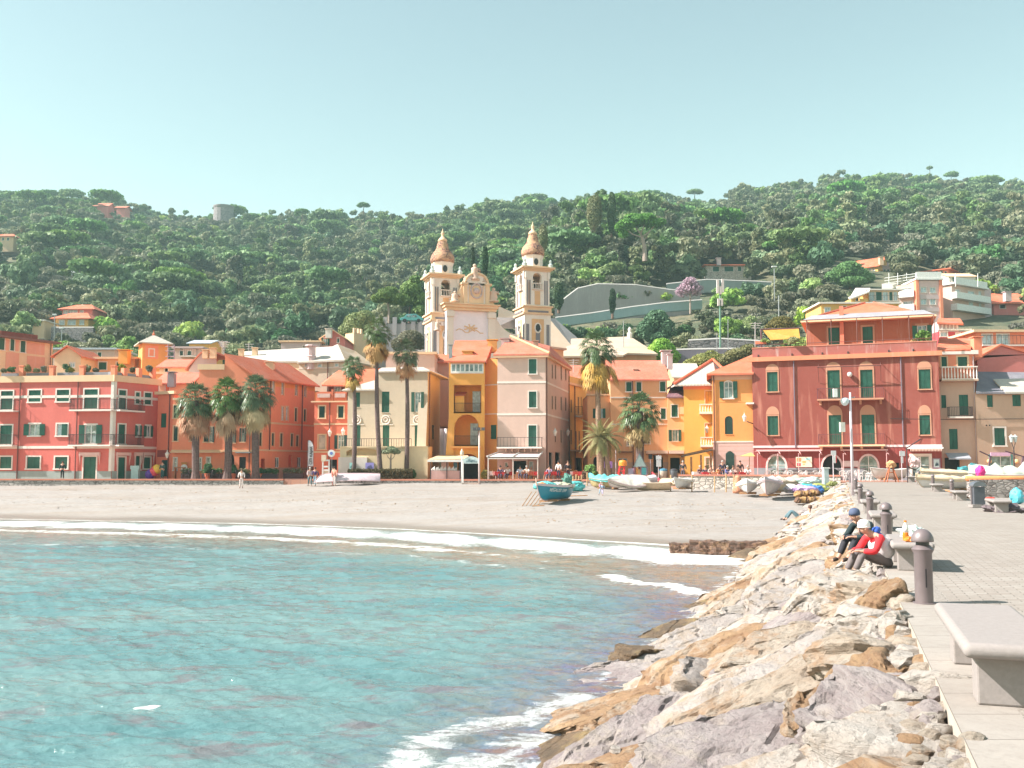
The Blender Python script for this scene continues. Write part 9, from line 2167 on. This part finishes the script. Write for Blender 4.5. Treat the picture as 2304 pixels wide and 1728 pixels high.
def bar():
 Y=91.6;f=Fr(gp(968,Y),gp(1062,Y));c=f.P(f.L/2,2.45);r_=empty('beach_bar',c,'beach bar with straw roof, pink counter and rows of white cups below the orange house','bar')
 m=MB();f.box(m,0,sat(f,1037),2.45,f.uv(1000,1059)[1],-.3,0);m.build('counter',plaster('bar_pink',(.62,.40,.38)),r_)
 m=MB();z0=f.uv(1000,1034)[1];z1=f.uv(1000,1024)[1];a_,b_=sat(f,963),sat(f,1058)
 slabroof(m,[[f.P(a_,z0,.3),f.P(b_,z0+.1,.3),f.P(b_-.3,z1,-1.9),f.P(a_+.8,z1,-1.9)]],.1);o=m.build('straw_roof',plaster('straw',(.66,.48,.30),(.44,.28,.16),amt=.6),r_)
 m=MB();f.box(m,a_,b_,z0-.22,z0-.02,.28,.33);m.build('valance',WHITE,r_)
 for q in(.05,f.L*.4,sat(f,1036)):m=MB();m.tube([f.P(q,2.45,.2),f.P(q,z0,.2)],.05,6);m.build('post',IRON,r_)
 m=MB();f.box(m,sat(f,1018),sat(f,1027),2.6,f.uv(1020,1040)[1],-2.0,-1.9);m.build('fridge',flat('fridge_blue',(.06,.16,.22),.3),r_)
 m=MB();f.box(m,sat(f,990),sat(f,1007),2.6,f.uv(1020,1040)[1],-2.0,-1.85);m.build('back_shelf',plaster('bar_shelf',(.60,.44,.42)),r_)
 zc=f.uv(1000,1059)[1]
 for i in range(20):m=MB();q=.15+i*(sat(f,1030)-.3)/19;c=f.P(q,zc+.004,-.12-.05*(i%2));m.lathe(c,[(.05,0),(.06,.1),(.06,.12+.1*((i*7)%3)),(.02,.2+.1*((i*7)%3))],8);o=m.build('cup',WHITE,None,True,base=c);tag(o,'white cup or bottle on the pink counter of the beach bar','cup','white cups on the beach bar counter')
bar()
def archsign():
 Y=89.2;f=Fr(gp(1041,Y),gp(1079,Y));z0,z1=f.uv(1060,1043)[1],f.uv(1060,1033)[1];zb=sand_z(f.P(0,0).x,Y)
 r_=empty('beach_sign',f.P(f.L/2,zb),'white arched beach gateway sign with curly blue lettering over the steps to the sand','sign')
 m=MB();n=10;A=[f.P(0,z0),f.P(f.L,z0)]+[f.P(f.L*(1-k/n),z1+.25*math.sin(math.pi*k/n))for k in range(n+1)];B=[p-f.n*.06 for p in A];k_=len(A)
 m.add(A+B,[tuple(range(k_)),tuple(range(2*k_-1,k_-1,-1))]+[(i,k_+i,k_+(i+1)%k_,(i+1)%k_)for i in range(k_)]);pn=m.build('sign_panel',flat('sign_mint',(.62,.74,.74),.5),r_)
 for q in(.04,f.L-.04):m=MB();m.tube([f.P(q,zb-.2,-.03),f.P(q,z0+.2,-.03)],.05,7);m.build('post',WHITE,r_)
 for txt,zz,s_ in(('Bagni',.62,.26),('Ermelinda',.36,.22)):
  cu=bpy.data.curves.new('sign_lettering','FONT');cu.body=txt;cu.size=s_*1.15;cu.extrude=.004;cu.align_x='CENTER';cu.shear=.4;cu.materials.append(flat('letter_blue',(.06,.16,.24)))
  o=bpy.data.objects.new('sign_lettering',cu);COL.objects.link(o);o.parent=pn;o.matrix_local=Matrix.Translation(f.P(f.L/2,z0+(z1-z0)*zz-.04,.008)-ORG[pn.name])@Matrix.Rotation(math.pi/2,4,'X')
 return r_
archsign()
b_=bpos(1039,89.0,-.1);r_=empty('lantern_post',b_,'white lantern post left of the arched beach sign','street lamp');m=MB();tp=at(1039,1025,89);m.tube([b_,Vector((b_.x,89,tp.z))],[.07,.05],8);m.build('pole',WHITE,r_,True);m=MB();m.lathe((b_.x,89,tp.z),[(.1,0),(.17,.1),(.15,.38),(.1,.42),(.02,.62)],8);m.build('lantern',flat('lantern_cream',(.72,.58,.44),.4),r_)
b_=bpos(1078,88.8,-.1);r_=empty('floodlight_post',b_,'tall pink-white post with three floodlights right of the arched beach sign','street lamp');tp=at(1078,966,88.8);m=MB();m.tube([b_,Vector((b_.x,88.8,tp.z))],[.09,.06],8);m.build('pole',flat('pole_pink',(.72,.56,.54)),r_,True)
for px in(1068,1077,1087):c=at(px,965,88.7);m=MB();m.abox(c.x-.16,c.x+.16,88.6,88.8,c.z-.13,c.z+.13);m.build('floodlight',flat('flood_grey',(.10,.09,.10),.4),r_)
m=MB();m.tube([at(1066,968,88.8),at(1089,968,88.8)],.03,5);m.build('crossbar',IRON,r_)
c=gp(1060,89.6,2.2);m=MB();m.abox(c.x-.75,c.x+.75,89.0,89.9,sand_z(c.x,89)-.1,2.22);o=m.build('beach_step',plaster('step_pale',(.62,.46,.40)),None,base=c);tag(o,'pale stone step under the arched beach sign','step')
def flag():
 b_=gp(692,93.2,2.45);r_=empty('feather_flag',b_,'tall white feather flag with dark bold lettering at the alley mouth','flag');tp=at(692,991,93.2);m=MB();m.tube([b_,Vector((b_.x,93.2,tp.z))],.025,6);m.build('pole',GREYM,r_)
 m=MB();x0=b_.x+.03;zs=np.linspace(at(692,1049,93.2).z,tp.z,14);L_=[(x0,93.2+.03*math.sin(i),z)for i,z in enumerate(zs)];W_=[(x0+.47*(1 if i<10 else math.sqrt(max(0,1-((i-9)/4.2)**2))),93.2+.03*math.sin(i+1),z)for i,z in enumerate(zs)]
 for i in range(13):m.quad(L_[i],W_[i],W_[i+1],L_[i+1])
 o=m.build('cloth',flat('flag_white',(.62,.58,.62),.7),r_);s_=o.modifiers.new('t','SOLIDIFY');s_.thickness=.01
 cu=bpy.data.curves.new('flag_lettering','FONT');cu.body='CITI KAJAK';cu.size=.36;cu.extrude=.004;cu.align_x='LEFT';cu.offset=.008;cu.materials.append(DARK);t_=bpy.data.objects.new('flag_lettering',cu);COL.objects.link(t_);t_.parent=o
 t_.matrix_local=Matrix.Translation(Vector((x0+.13,93.14,zs[0]+.15))-ORG[r_.name])@Matrix.Rotation(math.pi/2,4,'X')@Matrix.Rotation(math.pi/2,4,'Z')@Matrix.Scale(.95,4)
 t_.location.x+=.24
flag()
r_=empty('notice_stand',gp(733,92.4,2.45),'white pillar notice stand with framed openings beside the feather flag','notice stand');f=Fr(gp(725,92.4),gp(742,92.4));m=MB()
for q in(0,f.L-.12):f.box(m,q,q+.12,2.45,f.uv(733,1034)[1],0,.2)
for py in(1034,1048,1056):f.box(m,.12,f.L-.12,f.uv(733,py)[1]-.15,f.uv(733,py)[1],.01,.19)
m.build('frame',WHITE,r_);m=MB();f.box(m,.13,f.L-.13,2.5,f.uv(733,1058)[1],.05,.1);m.build('panel',flat('panel_cream',(.66,.58,.46)),r_);m=MB();f.box(m,-.05,.35,f.uv(728,1038)[1],f.uv(728,1024)[1],-.1,.3);m.build('lantern',flat('lantern_cream',(.72,.58,.44)),r_)
b_=gp(746,92.6,2.45);r_=empty('road_sign',b_,'round white road sign with blue mark on a grey pole by the notice stand','sign');m=MB();m.tube([b_,Vector((b_.x,92.6,at(746,1020,92.6).z))],.035,6);m.build('pole',GREYM,r_);c=at(745.5,1020,92.5);m=MB();m.tube([c,c+Vector((0,.04,0))],.34,18);m.build('disc',WHITE,r_);m=MB();m.tube([c-Vector((0,.02,0)),c],.15,12);m.build('disc_mark',flat('sign_blue',(.16,.22,.55)),r_)
for i,(x0,y0,x1,y1,c_,lab)in enumerate(((822,1041,841,1056,(.34,.28,.66),'violet poster board before the villa terrace wall'),(786,1041,795,1056,(.35,.62,.60),'mint poster board half behind the shortest thin palm'),(1358,1038,1378,1053,(.36,.18,.48),'purple poster board left of the red ladder tower'))):
 Y=92.9 if i<2 else 91;f=Fr(gp(x0,Y),gp(x1,Y));r_=empty('poster_board',f.P(f.L/2,2.45),lab,'poster');m=MB();f.box(m,0,f.L,f.uv(x0,y1)[1],f.uv(x0,y0)[1],0,.05);m.build('board',flat('board%d'%i,c_,.5),r_);m=MB()
 m.add([f.P(f.L*.15,f.uv(x0,y1)[1]+.12,.056),f.P(f.L*.85,f.uv(x0,y1)[1]+.12,.056),f.P(f.L*.7,f.uv(x0,y1)[1]+.4,.056),f.P(f.L*.3,f.uv(x0,y1)[1]+.3,.056)],[(0,1,2,3)]);m.build('picture',flat('pic%d'%i,sc3(c_,.4)),r_);m=MB()
 for q in(.1,f.L-.1):m.tube([f.P(q,2.45,-.03),f.P(q,f.uv(x0,y0)[1],-.03)],.03,5)
 m.build('post',IRON,r_)
r_=empty('ladder_tower',gp(1398,85.5,2.0),'red ladder tower with orange top at the beach playground','ladder tower');Y=85.5;m=MB();L_=[at(1389,1088,Y),at(1396,1046,Y)];L2=[at(1403,1088,Y),at(1406,1046,Y)]
for a_,b_ in(L_,L2):m.tube([a_,b_],.05,6);m.tube([a_+Vector((0,1.5,0)),b_+Vector((0,.4,0))],.05,6)
for k in range(5):t_=(k+.7)/5.5;m.tube([L_[0].lerp(L_[1],t_),L2[0].lerp(L2[1],t_)],.04,5)
m.build('ladder',flat('play_red',(.72,.04,.04),.4),r_);m=MB();a_=at(1395,1048,Y);b_=at(1409,1040,Y);m.lathe(((a_.x+b_.x)/2,Y+.2,a_.z),[(.36,0),(.36,.3),(.28,.45),(.05,.5)],14);m.build('seat',flat('play_orange',(.85,.25,.02),.4),r_)
r_=empty('playhouse',gp(1440,87.5,2.3),'colourful wooden playhouse with pale blue pointed gable and red slide','playhouse');Y=87.5;m=MB()
pts_=[at(1427,1050,Y),at(1454,1050,Y),at(1438.5,1022,Y)];m.add(pts_+[p+Vector((0,.08,0))for p in pts_],[(0,1,2),(5,4,3),(0,3,4,1),(1,4,5,2),(2,5,3,0)]);m.build('front_gable',flat('play_paleblue',(.50,.62,.62),.5),r_)
m=MB();slabroof(m,[[at(1425,1050,Y-.1),at(1438.5,1020,Y-.1),at(1438.5,1020,Y+1.4),at(1425,1050,Y+1.4)],[at(1438.5,1020,Y-.1),at(1456,1050,Y-.1),at(1456,1050,Y+1.4),at(1438.5,1020,Y+1.4)]],.06);m.build('roof',flat('play_teal',(.25,.38,.42)),r_)
for i,(x0,y0,x1,y1,c_)in enumerate(((1442,1052,1458,1068,(.10,.48,.52)),(1414,1054,1427,1074,(.40,.34,.46)),(1432,1052,1436,1074,(.72,.30,.08)),(1437,1056,1441,1074,(.75,.5,.2)))):
 a_,b_=at(x0,y1,Y),at(x1,y0,Y);m=MB();m.abox(a_.x,b_.x,Y+.02+.03*i,Y+.08+.03*i,a_.z,b_.z);m.build('side_panel',flat('play%d'%i,c_,.5),r_)
m=MB()
for px in(1427,1442,1456):
 for dy in(0,1.3):m.tube([Vector((at(px,1060,Y).x,Y+dy,2.2)),Vector((at(px,1060,Y).x,Y+dy,at(px,1050,Y).z))],.05,6)
m.abox(at(1427,1075,Y).x,at(1456,1075,Y).x,Y,Y+1.3,at(1427,1076,Y).z,at(1427,1075,Y).z+.02);m.build('deck_frame',flat('play_plum',(.30,.12,.18)),r_)
m=MB();p=[at(1466,1066,Y-.3),at(1474,1074,Y-1.2),at(1487,1086,Y-2.3)]
for a_,b_ in zip(p[:-1],p[1:]):m.add([a_+Vector((0,-.3,0)),a_+Vector((0,.3,0)),b_+Vector((0,.3,0)),b_+Vector((0,-.3,0)),a_+Vector((0,-.3,.2)),b_+Vector((0,-.3,.2)),a_+Vector((0,.3,.2)),b_+Vector((0,.3,.2))],[(0,1,2,3),(0,3,5,4),(1,6,7,2)])
m.build('slide',flat('play_slide',(.66,.06,.09),.4),r_)
polesign(1464,1022,1064,88,2.3,[(1459,1022,1468,1033,DARK)],'dark square sign on a pink pole right of the playhouse gable');polesign(1482,1024,1068,87,2.3,[(1476,1025,1488,1034,SGW),(1477,1035,1487.5,1050,SGW)],'double white sign board on a pole between playhouse and bins')
polesign(1386,1012,1076,90,2.45,[],'slim lamp post left of the red ladder tower','slim_post')
for i,(px,Y,c_,lab)in enumerate(((1493,87.6,(.50,.44,.36),'beige litter bin with blue lid near the slide'),(1516,87.2,(.12,.14,.16),'dark litter bin standing right of the beige one'))):
 b_=gp(px,Y,2.4);r_=empty('litter_bin',b_,lab,'bin');m=MB();m.lathe(b_,[(.3,0),(.34,.85),(.34,.9)],14);m.build('body',flat('bin%d'%i,c_,.6),r_,True);m=MB();m.lathe(b_,[(.36,.9),(.33,1.02),(.1,1.1)],14);m.build('lid',flat('lid%d'%i,(.06,.22,.34)if i==0 else(.05,.05,.06),.5),r_)
for i,(px,Y,h_)in enumerate(((1283,87.5,.9),(1289,87.4,.8),(1296,87.2,.95),(1302,87.1,.8),(1308,87,.9),(1321,86.4,1.15),(1458,84,1.1),(1509,80.2,1.35),(1557,79.5,1.35),(1608,79.4,1.3),(1634,79,1.45),(1651,79,1.4))):
 b_=bpos(px,Y,-.1);m=MB();m.tube([b_,b_+Vector((.03,0,h_+.1))],.05,6);o=m.build('wooden_post',flat('post_wood',(.52,.34,.18),.9,var=.3),None,base=b_);tag(o,'thin wooden post standing in the sand among the beached boats' if px>1400 else 'thin wooden fence post in the sand below the restaurant tables','post','wooden posts among the boats' if px>1400 else 'fence posts below the restaurant')
a_=bpos(1661,78.2,0);r_=empty('carved_figure',a_,'knee-high reddish carved wooden figure by the sea wall left of the round boat','carving');m=MB();m.lathe(a_,[(.42,0),(.45,.3),(.36,.45),(.33,.8),(.25,1.0),(.28,1.15),(.2,1.35),(.03,1.42)],10);m.build('figure',flat('carving',(.52,.22,.13),.8,var=.5,scale=7),r_,True)
r_=empty('sunshade',gp(1684,86.5,2.45),'small orange-yellow square sunshade left of the red house','parasol');Y=86.5;c=at(1683,1020,Y);m=MB();slabroof(m,[[at(1664,1026,Y-.8),at(1699,1026,Y-.8),at(1690,1018,Y)],[at(1699,1026,Y+.8),at(1664,1026,Y+.8),at(1690,1018,Y)],[at(1664,1026,Y+.8),at(1664,1026,Y-.8),at(1690,1018,Y)]],.03);m.build('canopy',flat('canopy_gold',(.80,.44,.14),.8),r_);m=MB();m.tube([gp(1686,Y,2.45),at(1686,1020,Y)],.03,6);m.build('pole',WOOD,r_)
r_=empty('menu_kiosk',gp(404,96.6,2.45),'brown wooden bar table with dark legs left of the broad palms','bar table');c=gp(404,96.6,2.45);m=MB();m.abox(c.x-.5,c.x+.5,96.3,96.9,3.5,3.6);
for s_ in(-.42,.42):m.abox(c.x+s_-.05,c.x+s_+.05,96.4,96.8,2.45,3.5)
m.build('table',flat('bar_brown',(.36,.13,.05),.6),r_)
for i,(x0,x1,Y)in enumerate(((408,432,95.5),(455,500,95.6),(522,562,95.6),(586,625,95.2),(638,682,99))):
 f=Fr(gp(x0,Y),gp(x1,Y));r_=empty('planter_box',f.P(f.L/2,2.45),['low dark planter box left of the first broad palm','long dark planter box between first and middle broad palms','dark planter box between the middle and right broad palms','dark planter box right of the third broad palm','row of potted plants along the alley side of the long coral house'][i],'planter');m=MB();f.box(m,0,f.L,2.45,3.0,-.3,.2);m.build('box',flat('planter_dark',(.09,.06,.07),.8),r_)
 rng=np.random.default_rng(i);V_,F_=crown_np(rng,[(q,0,.75,.42,.3)for q in np.linspace(-f.L/2+.3,f.L/2-.3,max(3,int(f.L/.6)))],900,.07,shell=.2);link('foliage',npmesh('foliage',V_,F_,LF_DARK if i%2 else LF_OAK),r_)
cf2=[(415,95.0),(424,94.8),(430,95.1),(500,95.0),(506,94.7),(470,94.8),(480,94.9),(538,94.9)]
zone_chairs(chair_proto('metal_chair',IRON,'dark metal cafe chair before the long coral house',False),[(px,Y,2.45,i*1.1)for i,(px,Y)in enumerate(cf2)],'dark metal cafe chair on the promenade among the broad palms','metal chairs among the broad palms')
r_=empty('round_wall_sign',gp(418,97.8,3.4),'small wooden name board above a round white wreath sign on the long coral house','sign');f=Fr(gp(385,97.9),gp(568,97.9));m=MB();a4=f.rect(409,1040,422,1045);f.box(m,*a4,.1,.15);m.build('name_board',flat('board_gold',(.55,.22,.05)),r_);m=MB();c=f.P(sat(f,418),f.uv(418,1052)[1],.1);m.tube([c,c-Vector((0,.05,0))],.32,14);m.build('wreath',WHITE,r_)
for i,(px,py,Y,lab)in enumerate(((376,1024,96.5,'wall lantern at the left corner of the long coral house'),(742,975,98.2,'white wall lantern on the small coral house'),(772,972,98.0,'white wall lantern at the right end of the small coral house'),(1249,974,93.9,'wall lantern on the side street flank of the peach tower house'),(1675,941,90.5,'white wall lantern beside the arched window of the orange house'),(1591,967,95.5,'white lantern between the yellow house balconies'),(1278,974,103,'lantern up the side street beside the yellow street house'))):
 c=at(px,py,Y);r_=empty('wall_lantern',c,lab,'lantern');m=MB();m.lathe(c,[(.08,-.3),(.2,.1),(.22,.13),(.05,.35),(.02,.5)],8);m.build('glass',flat('lantern_white',(.75,.68,.62),.3),r_);m=MB();m.tube([c+Vector((0,0,.3)),c+Vector((0,.9,.2))],.03,5);m.build('bracket',IRON,r_)
for i,(px,c_,nm)in enumerate(((337,(.10,.03,.30),'violet'),(346,(.75,.06,.10),'red'),(353,(.75,.45,.04),'yellow'))):
 o=blob('ride_toy',gp(px,96.2,2.9+.25*i),(.42,.3,.5),120+i,flat('toy_'+nm,c_,.4),None,amp=.15,sub=3);tag(o,'%s moulded body of the childrens ride beside the coral apartment house'%nm,'ride')
b_=gp(304,96.4,2.45);r_=empty('ice_chest',b_,'pale mint ice-cream chest standing before the coral apartment house corner','chest');m=MB();m.abox(b_.x-.35,b_.x+.35,96.2,96.7,2.45,3.4);m.build('body',flat('chest_mint',(.45,.62,.62),.4),r_);m=MB();m.abox(b_.x-.45,b_.x+.4,96.25,96.6,3.4,3.75);m.build('top',flat('chest_mint',(.45,.62,.62)),r_)
def car():
 c=at(927,727,162.5);r_=empty('parked_car',c,'small teal car parked on the retaining wall left of the left bell tower','car');L,H=3.8,1.5;X0=c.x-L/2;z=c.z
 prof=[(0,.35),(.05,.75),(.55,.85),(1.1,1.4),(2.6,1.45),(3.4,.95),(3.75,.8),(3.8,.35)];m=MB();A=[(X0+x,161.8,z+h)for x,h in prof];B=[(x,163.3,h)for x,_,h in A];n=len(prof)
 m.add(A+B,[tuple(range(n))[::-1],tuple(range(n,2*n))]+[(i,(i+1)%n,n+(i+1)%n,n+i)for i in range(n)]);bev(m.build('body',flat('car_teal',(.10,.33,.34),.25,.2),r_),.06)
 m=MB();
 for a_,b_ in((1.0,1.75),(1.85,2.75)):m.add([(X0+a_,161.78,z+.88),(X0+b_,161.78,z+.88),(X0+b_-.05,161.78,z+1.3),(X0+a_+.2,161.78,z+1.3)],[(0,1,2,3)])
 m.build('window',GLASS,r_)
 for x in(.75,3.05):m=MB();m.tube([(X0+x,161.75,z+.32),(X0+x,161.95,z+.32)],.32,14);m.build('wheel',DARK,r_)
car()
def mast(px,py0,py1,Y,label,r=.12,head=None,nm='lamp_mast',col_=None,heads=1):
 b_=at(px,py1,Y);r_=empty(nm,b_,label,'mast');m=MB();m.tube([b_-Vector((0,0,3)),at(px,py0,Y)],r,6);m.build('pole',col_ or GREYM,r_)
 if head:
  for k in range(heads):c=at(px+(k-(heads-1)/2)*4,py0,Y);m=MB();m.abox(c.x-head[0],c.x+head[0],Y-.3,Y+.3,c.z-head[1],c.z+head[1]);m.build('head',flat('mast_head',(.70,.70,.70)),r_)
mast(1620,640,740,142,'tall green telecom mast with pale antenna boxes left of the red house',.14,None,'telecom_mast',flat('mast_green',(.14,.26,.20)))
tm=bpy.data.objects['telecom_mast']
for px,y0,y1 in((1615,630,660),(1626,628,658),(1621,645,662),(1617,672,688),(1624,672,688)):a_,b_=at(px-2.2,y1,141.7),at(px+2.2,y0,141.7);m=MB();m.abox(a_.x,b_.x,141.5,141.9,a_.z,b_.z);m.build('antenna_box',flat('antenna_pale',(.66,.56,.54)),tm)
mast(1742,600,645,205,'slim street lamp above the teal road wall',.09,(.5,.12));mast(1752,665,708,165,'thin bare wooden pole among the olives',.09);mast(1403,722,775,140,'thin white pole behind the tall palm',.06)
mast(1613,750,800,140,'white thin post against the purple terrace wall, left one',.05);mast(1638,718,800,140.5,'taller thin post against the purple terrace wall',.05)
mast(162,612,650,350,'distant white lamp mast on the left hillside',.2,(1.1,.3));mast(316,656,700,300,'distant white lamp mast in the woods left of centre',.18,(.8,.3));mast(300,662,695,305,'shorter distant mast beside the white lamp mast',.15,(.5,.2));mast(139,738,765,200,'curved-head street lamp below the yellow hillside villa',.1,(.4,.15))
mast(123,708,738,222,'street lamp just left of the yellow hillside villa',.1,(.4,.15));mast(287,566,578,420,'thin white post in the middle of the left woods',.15)
def aerial(px,py0,py1,Y,label):
 r_=empty('tv_aerial',at(px,py1,Y),label,'aerial');m=MB();m.tube([at(px,py1,Y),at(px,py0,Y)],.035,4)
 for k in range(3):c=at(px,py0+3+k*5,Y);m.tube([c-Vector((.5-.1*k,0,0)),c+Vector((.6-.1*k,0,.02))],.025,4)
 m.build('antenna',flat('aerial_grey',(.5,.46,.46)),r_)
aerial(1699,725,780,92,'tall tv aerial at the left parapet corner of the red house');aerial(504,768,798,103,'tv aerial on the ridge of the long coral house');aerial(500,766,797,104,'second tv aerial beside the ridge of the long coral house');aerial(1290,808,838,108,'tv aerial behind the right flank of the peach tower house');aerial(560,772,792,122,'tv aerial on the long pale slate roof');aerial(1386,785,800,120,'tv aerial before the church choir roof');aerial(950,786,797,104,'small tv aerial on the peach roof block')
PT=[]
for i in range(900):
 a=rr.uniform(-50,1700);s_=rr.choice((7.5,12.5,20))+rr.gauss(0,.8)+noise.noise(Vector((a*.01,0,0)))*2;y=shore_y(a)+s_;x=(a-CX)/F*y
 if y<wall_y(a)-2:PT.append((x,y,sand_z(x,y)+.0,rr.uniform(.15,.6),rr.random()*6.28,rr.randrange(4),.5))
P_=np.array(PT);me=bpy.data.meshes.new('beach_debris');me.vertices.add(len(P_));me.vertices.foreach_set('co',P_[:,:3].astype(np.float32).ravel())
for nm,ty,arr in(('sc','FLOAT',P_[:,3]),('rz','FLOAT',P_[:,4]),('idx','INT',P_[:,5].astype(np.int32)),('szz','FLOAT',P_[:,6])):
 at_=me.attributes.new(nm,ty,'POINT');at_.data.foreach_set('value',arr.astype(np.int32)if ty=='INT' else arr.astype(np.float32))
o=bpy.data.objects.new('beach_debris',me);COL.objects.link(o);tag(o,'small pebbles and washed-up bits scattered along the tide lines of the beach','debris',kind='stuff');scatter(o,src2,'debris')
bpy.context.view_layer.update();dg=bpy.context.evaluated_depsgraph_get()
for o in[o for o in bpy.data.objects if o.type=='FONT']:
 me=bpy.data.meshes.new_from_object(o.evaluated_get(dg));nm=o.name.split('.')[0];par=o.parent;ml=o.matrix_local.copy();n_=link(nm,me);n_.parent=par;n_.matrix_local=ml;bpy.data.objects.remove(o)
if HAZE>0:
 m=MB();m.abox(-1300,1300,-300,1000,-7,225);o=m.build('haze',None);tag(o,'thin pale sea haze lying over the whole bay and hills','haze',kind='stuff')
 hm=bpy.data.materials.new('haze');hm.use_nodes=True;nt=hm.node_tree;nt.nodes.clear();out=nt.nodes.new('ShaderNodeOutputMaterial');pv=nt.nodes.new('ShaderNodeVolumePrincipled');pv.inputs['Color'].default_value=(.62,.90,.92,1);pv.inputs['Density'].default_value=HAZE;pv.inputs['Anisotropy'].default_value=0;nt.links.new(pv.outputs[0],out.inputs['Volume']);o.data.materials.append(hm)
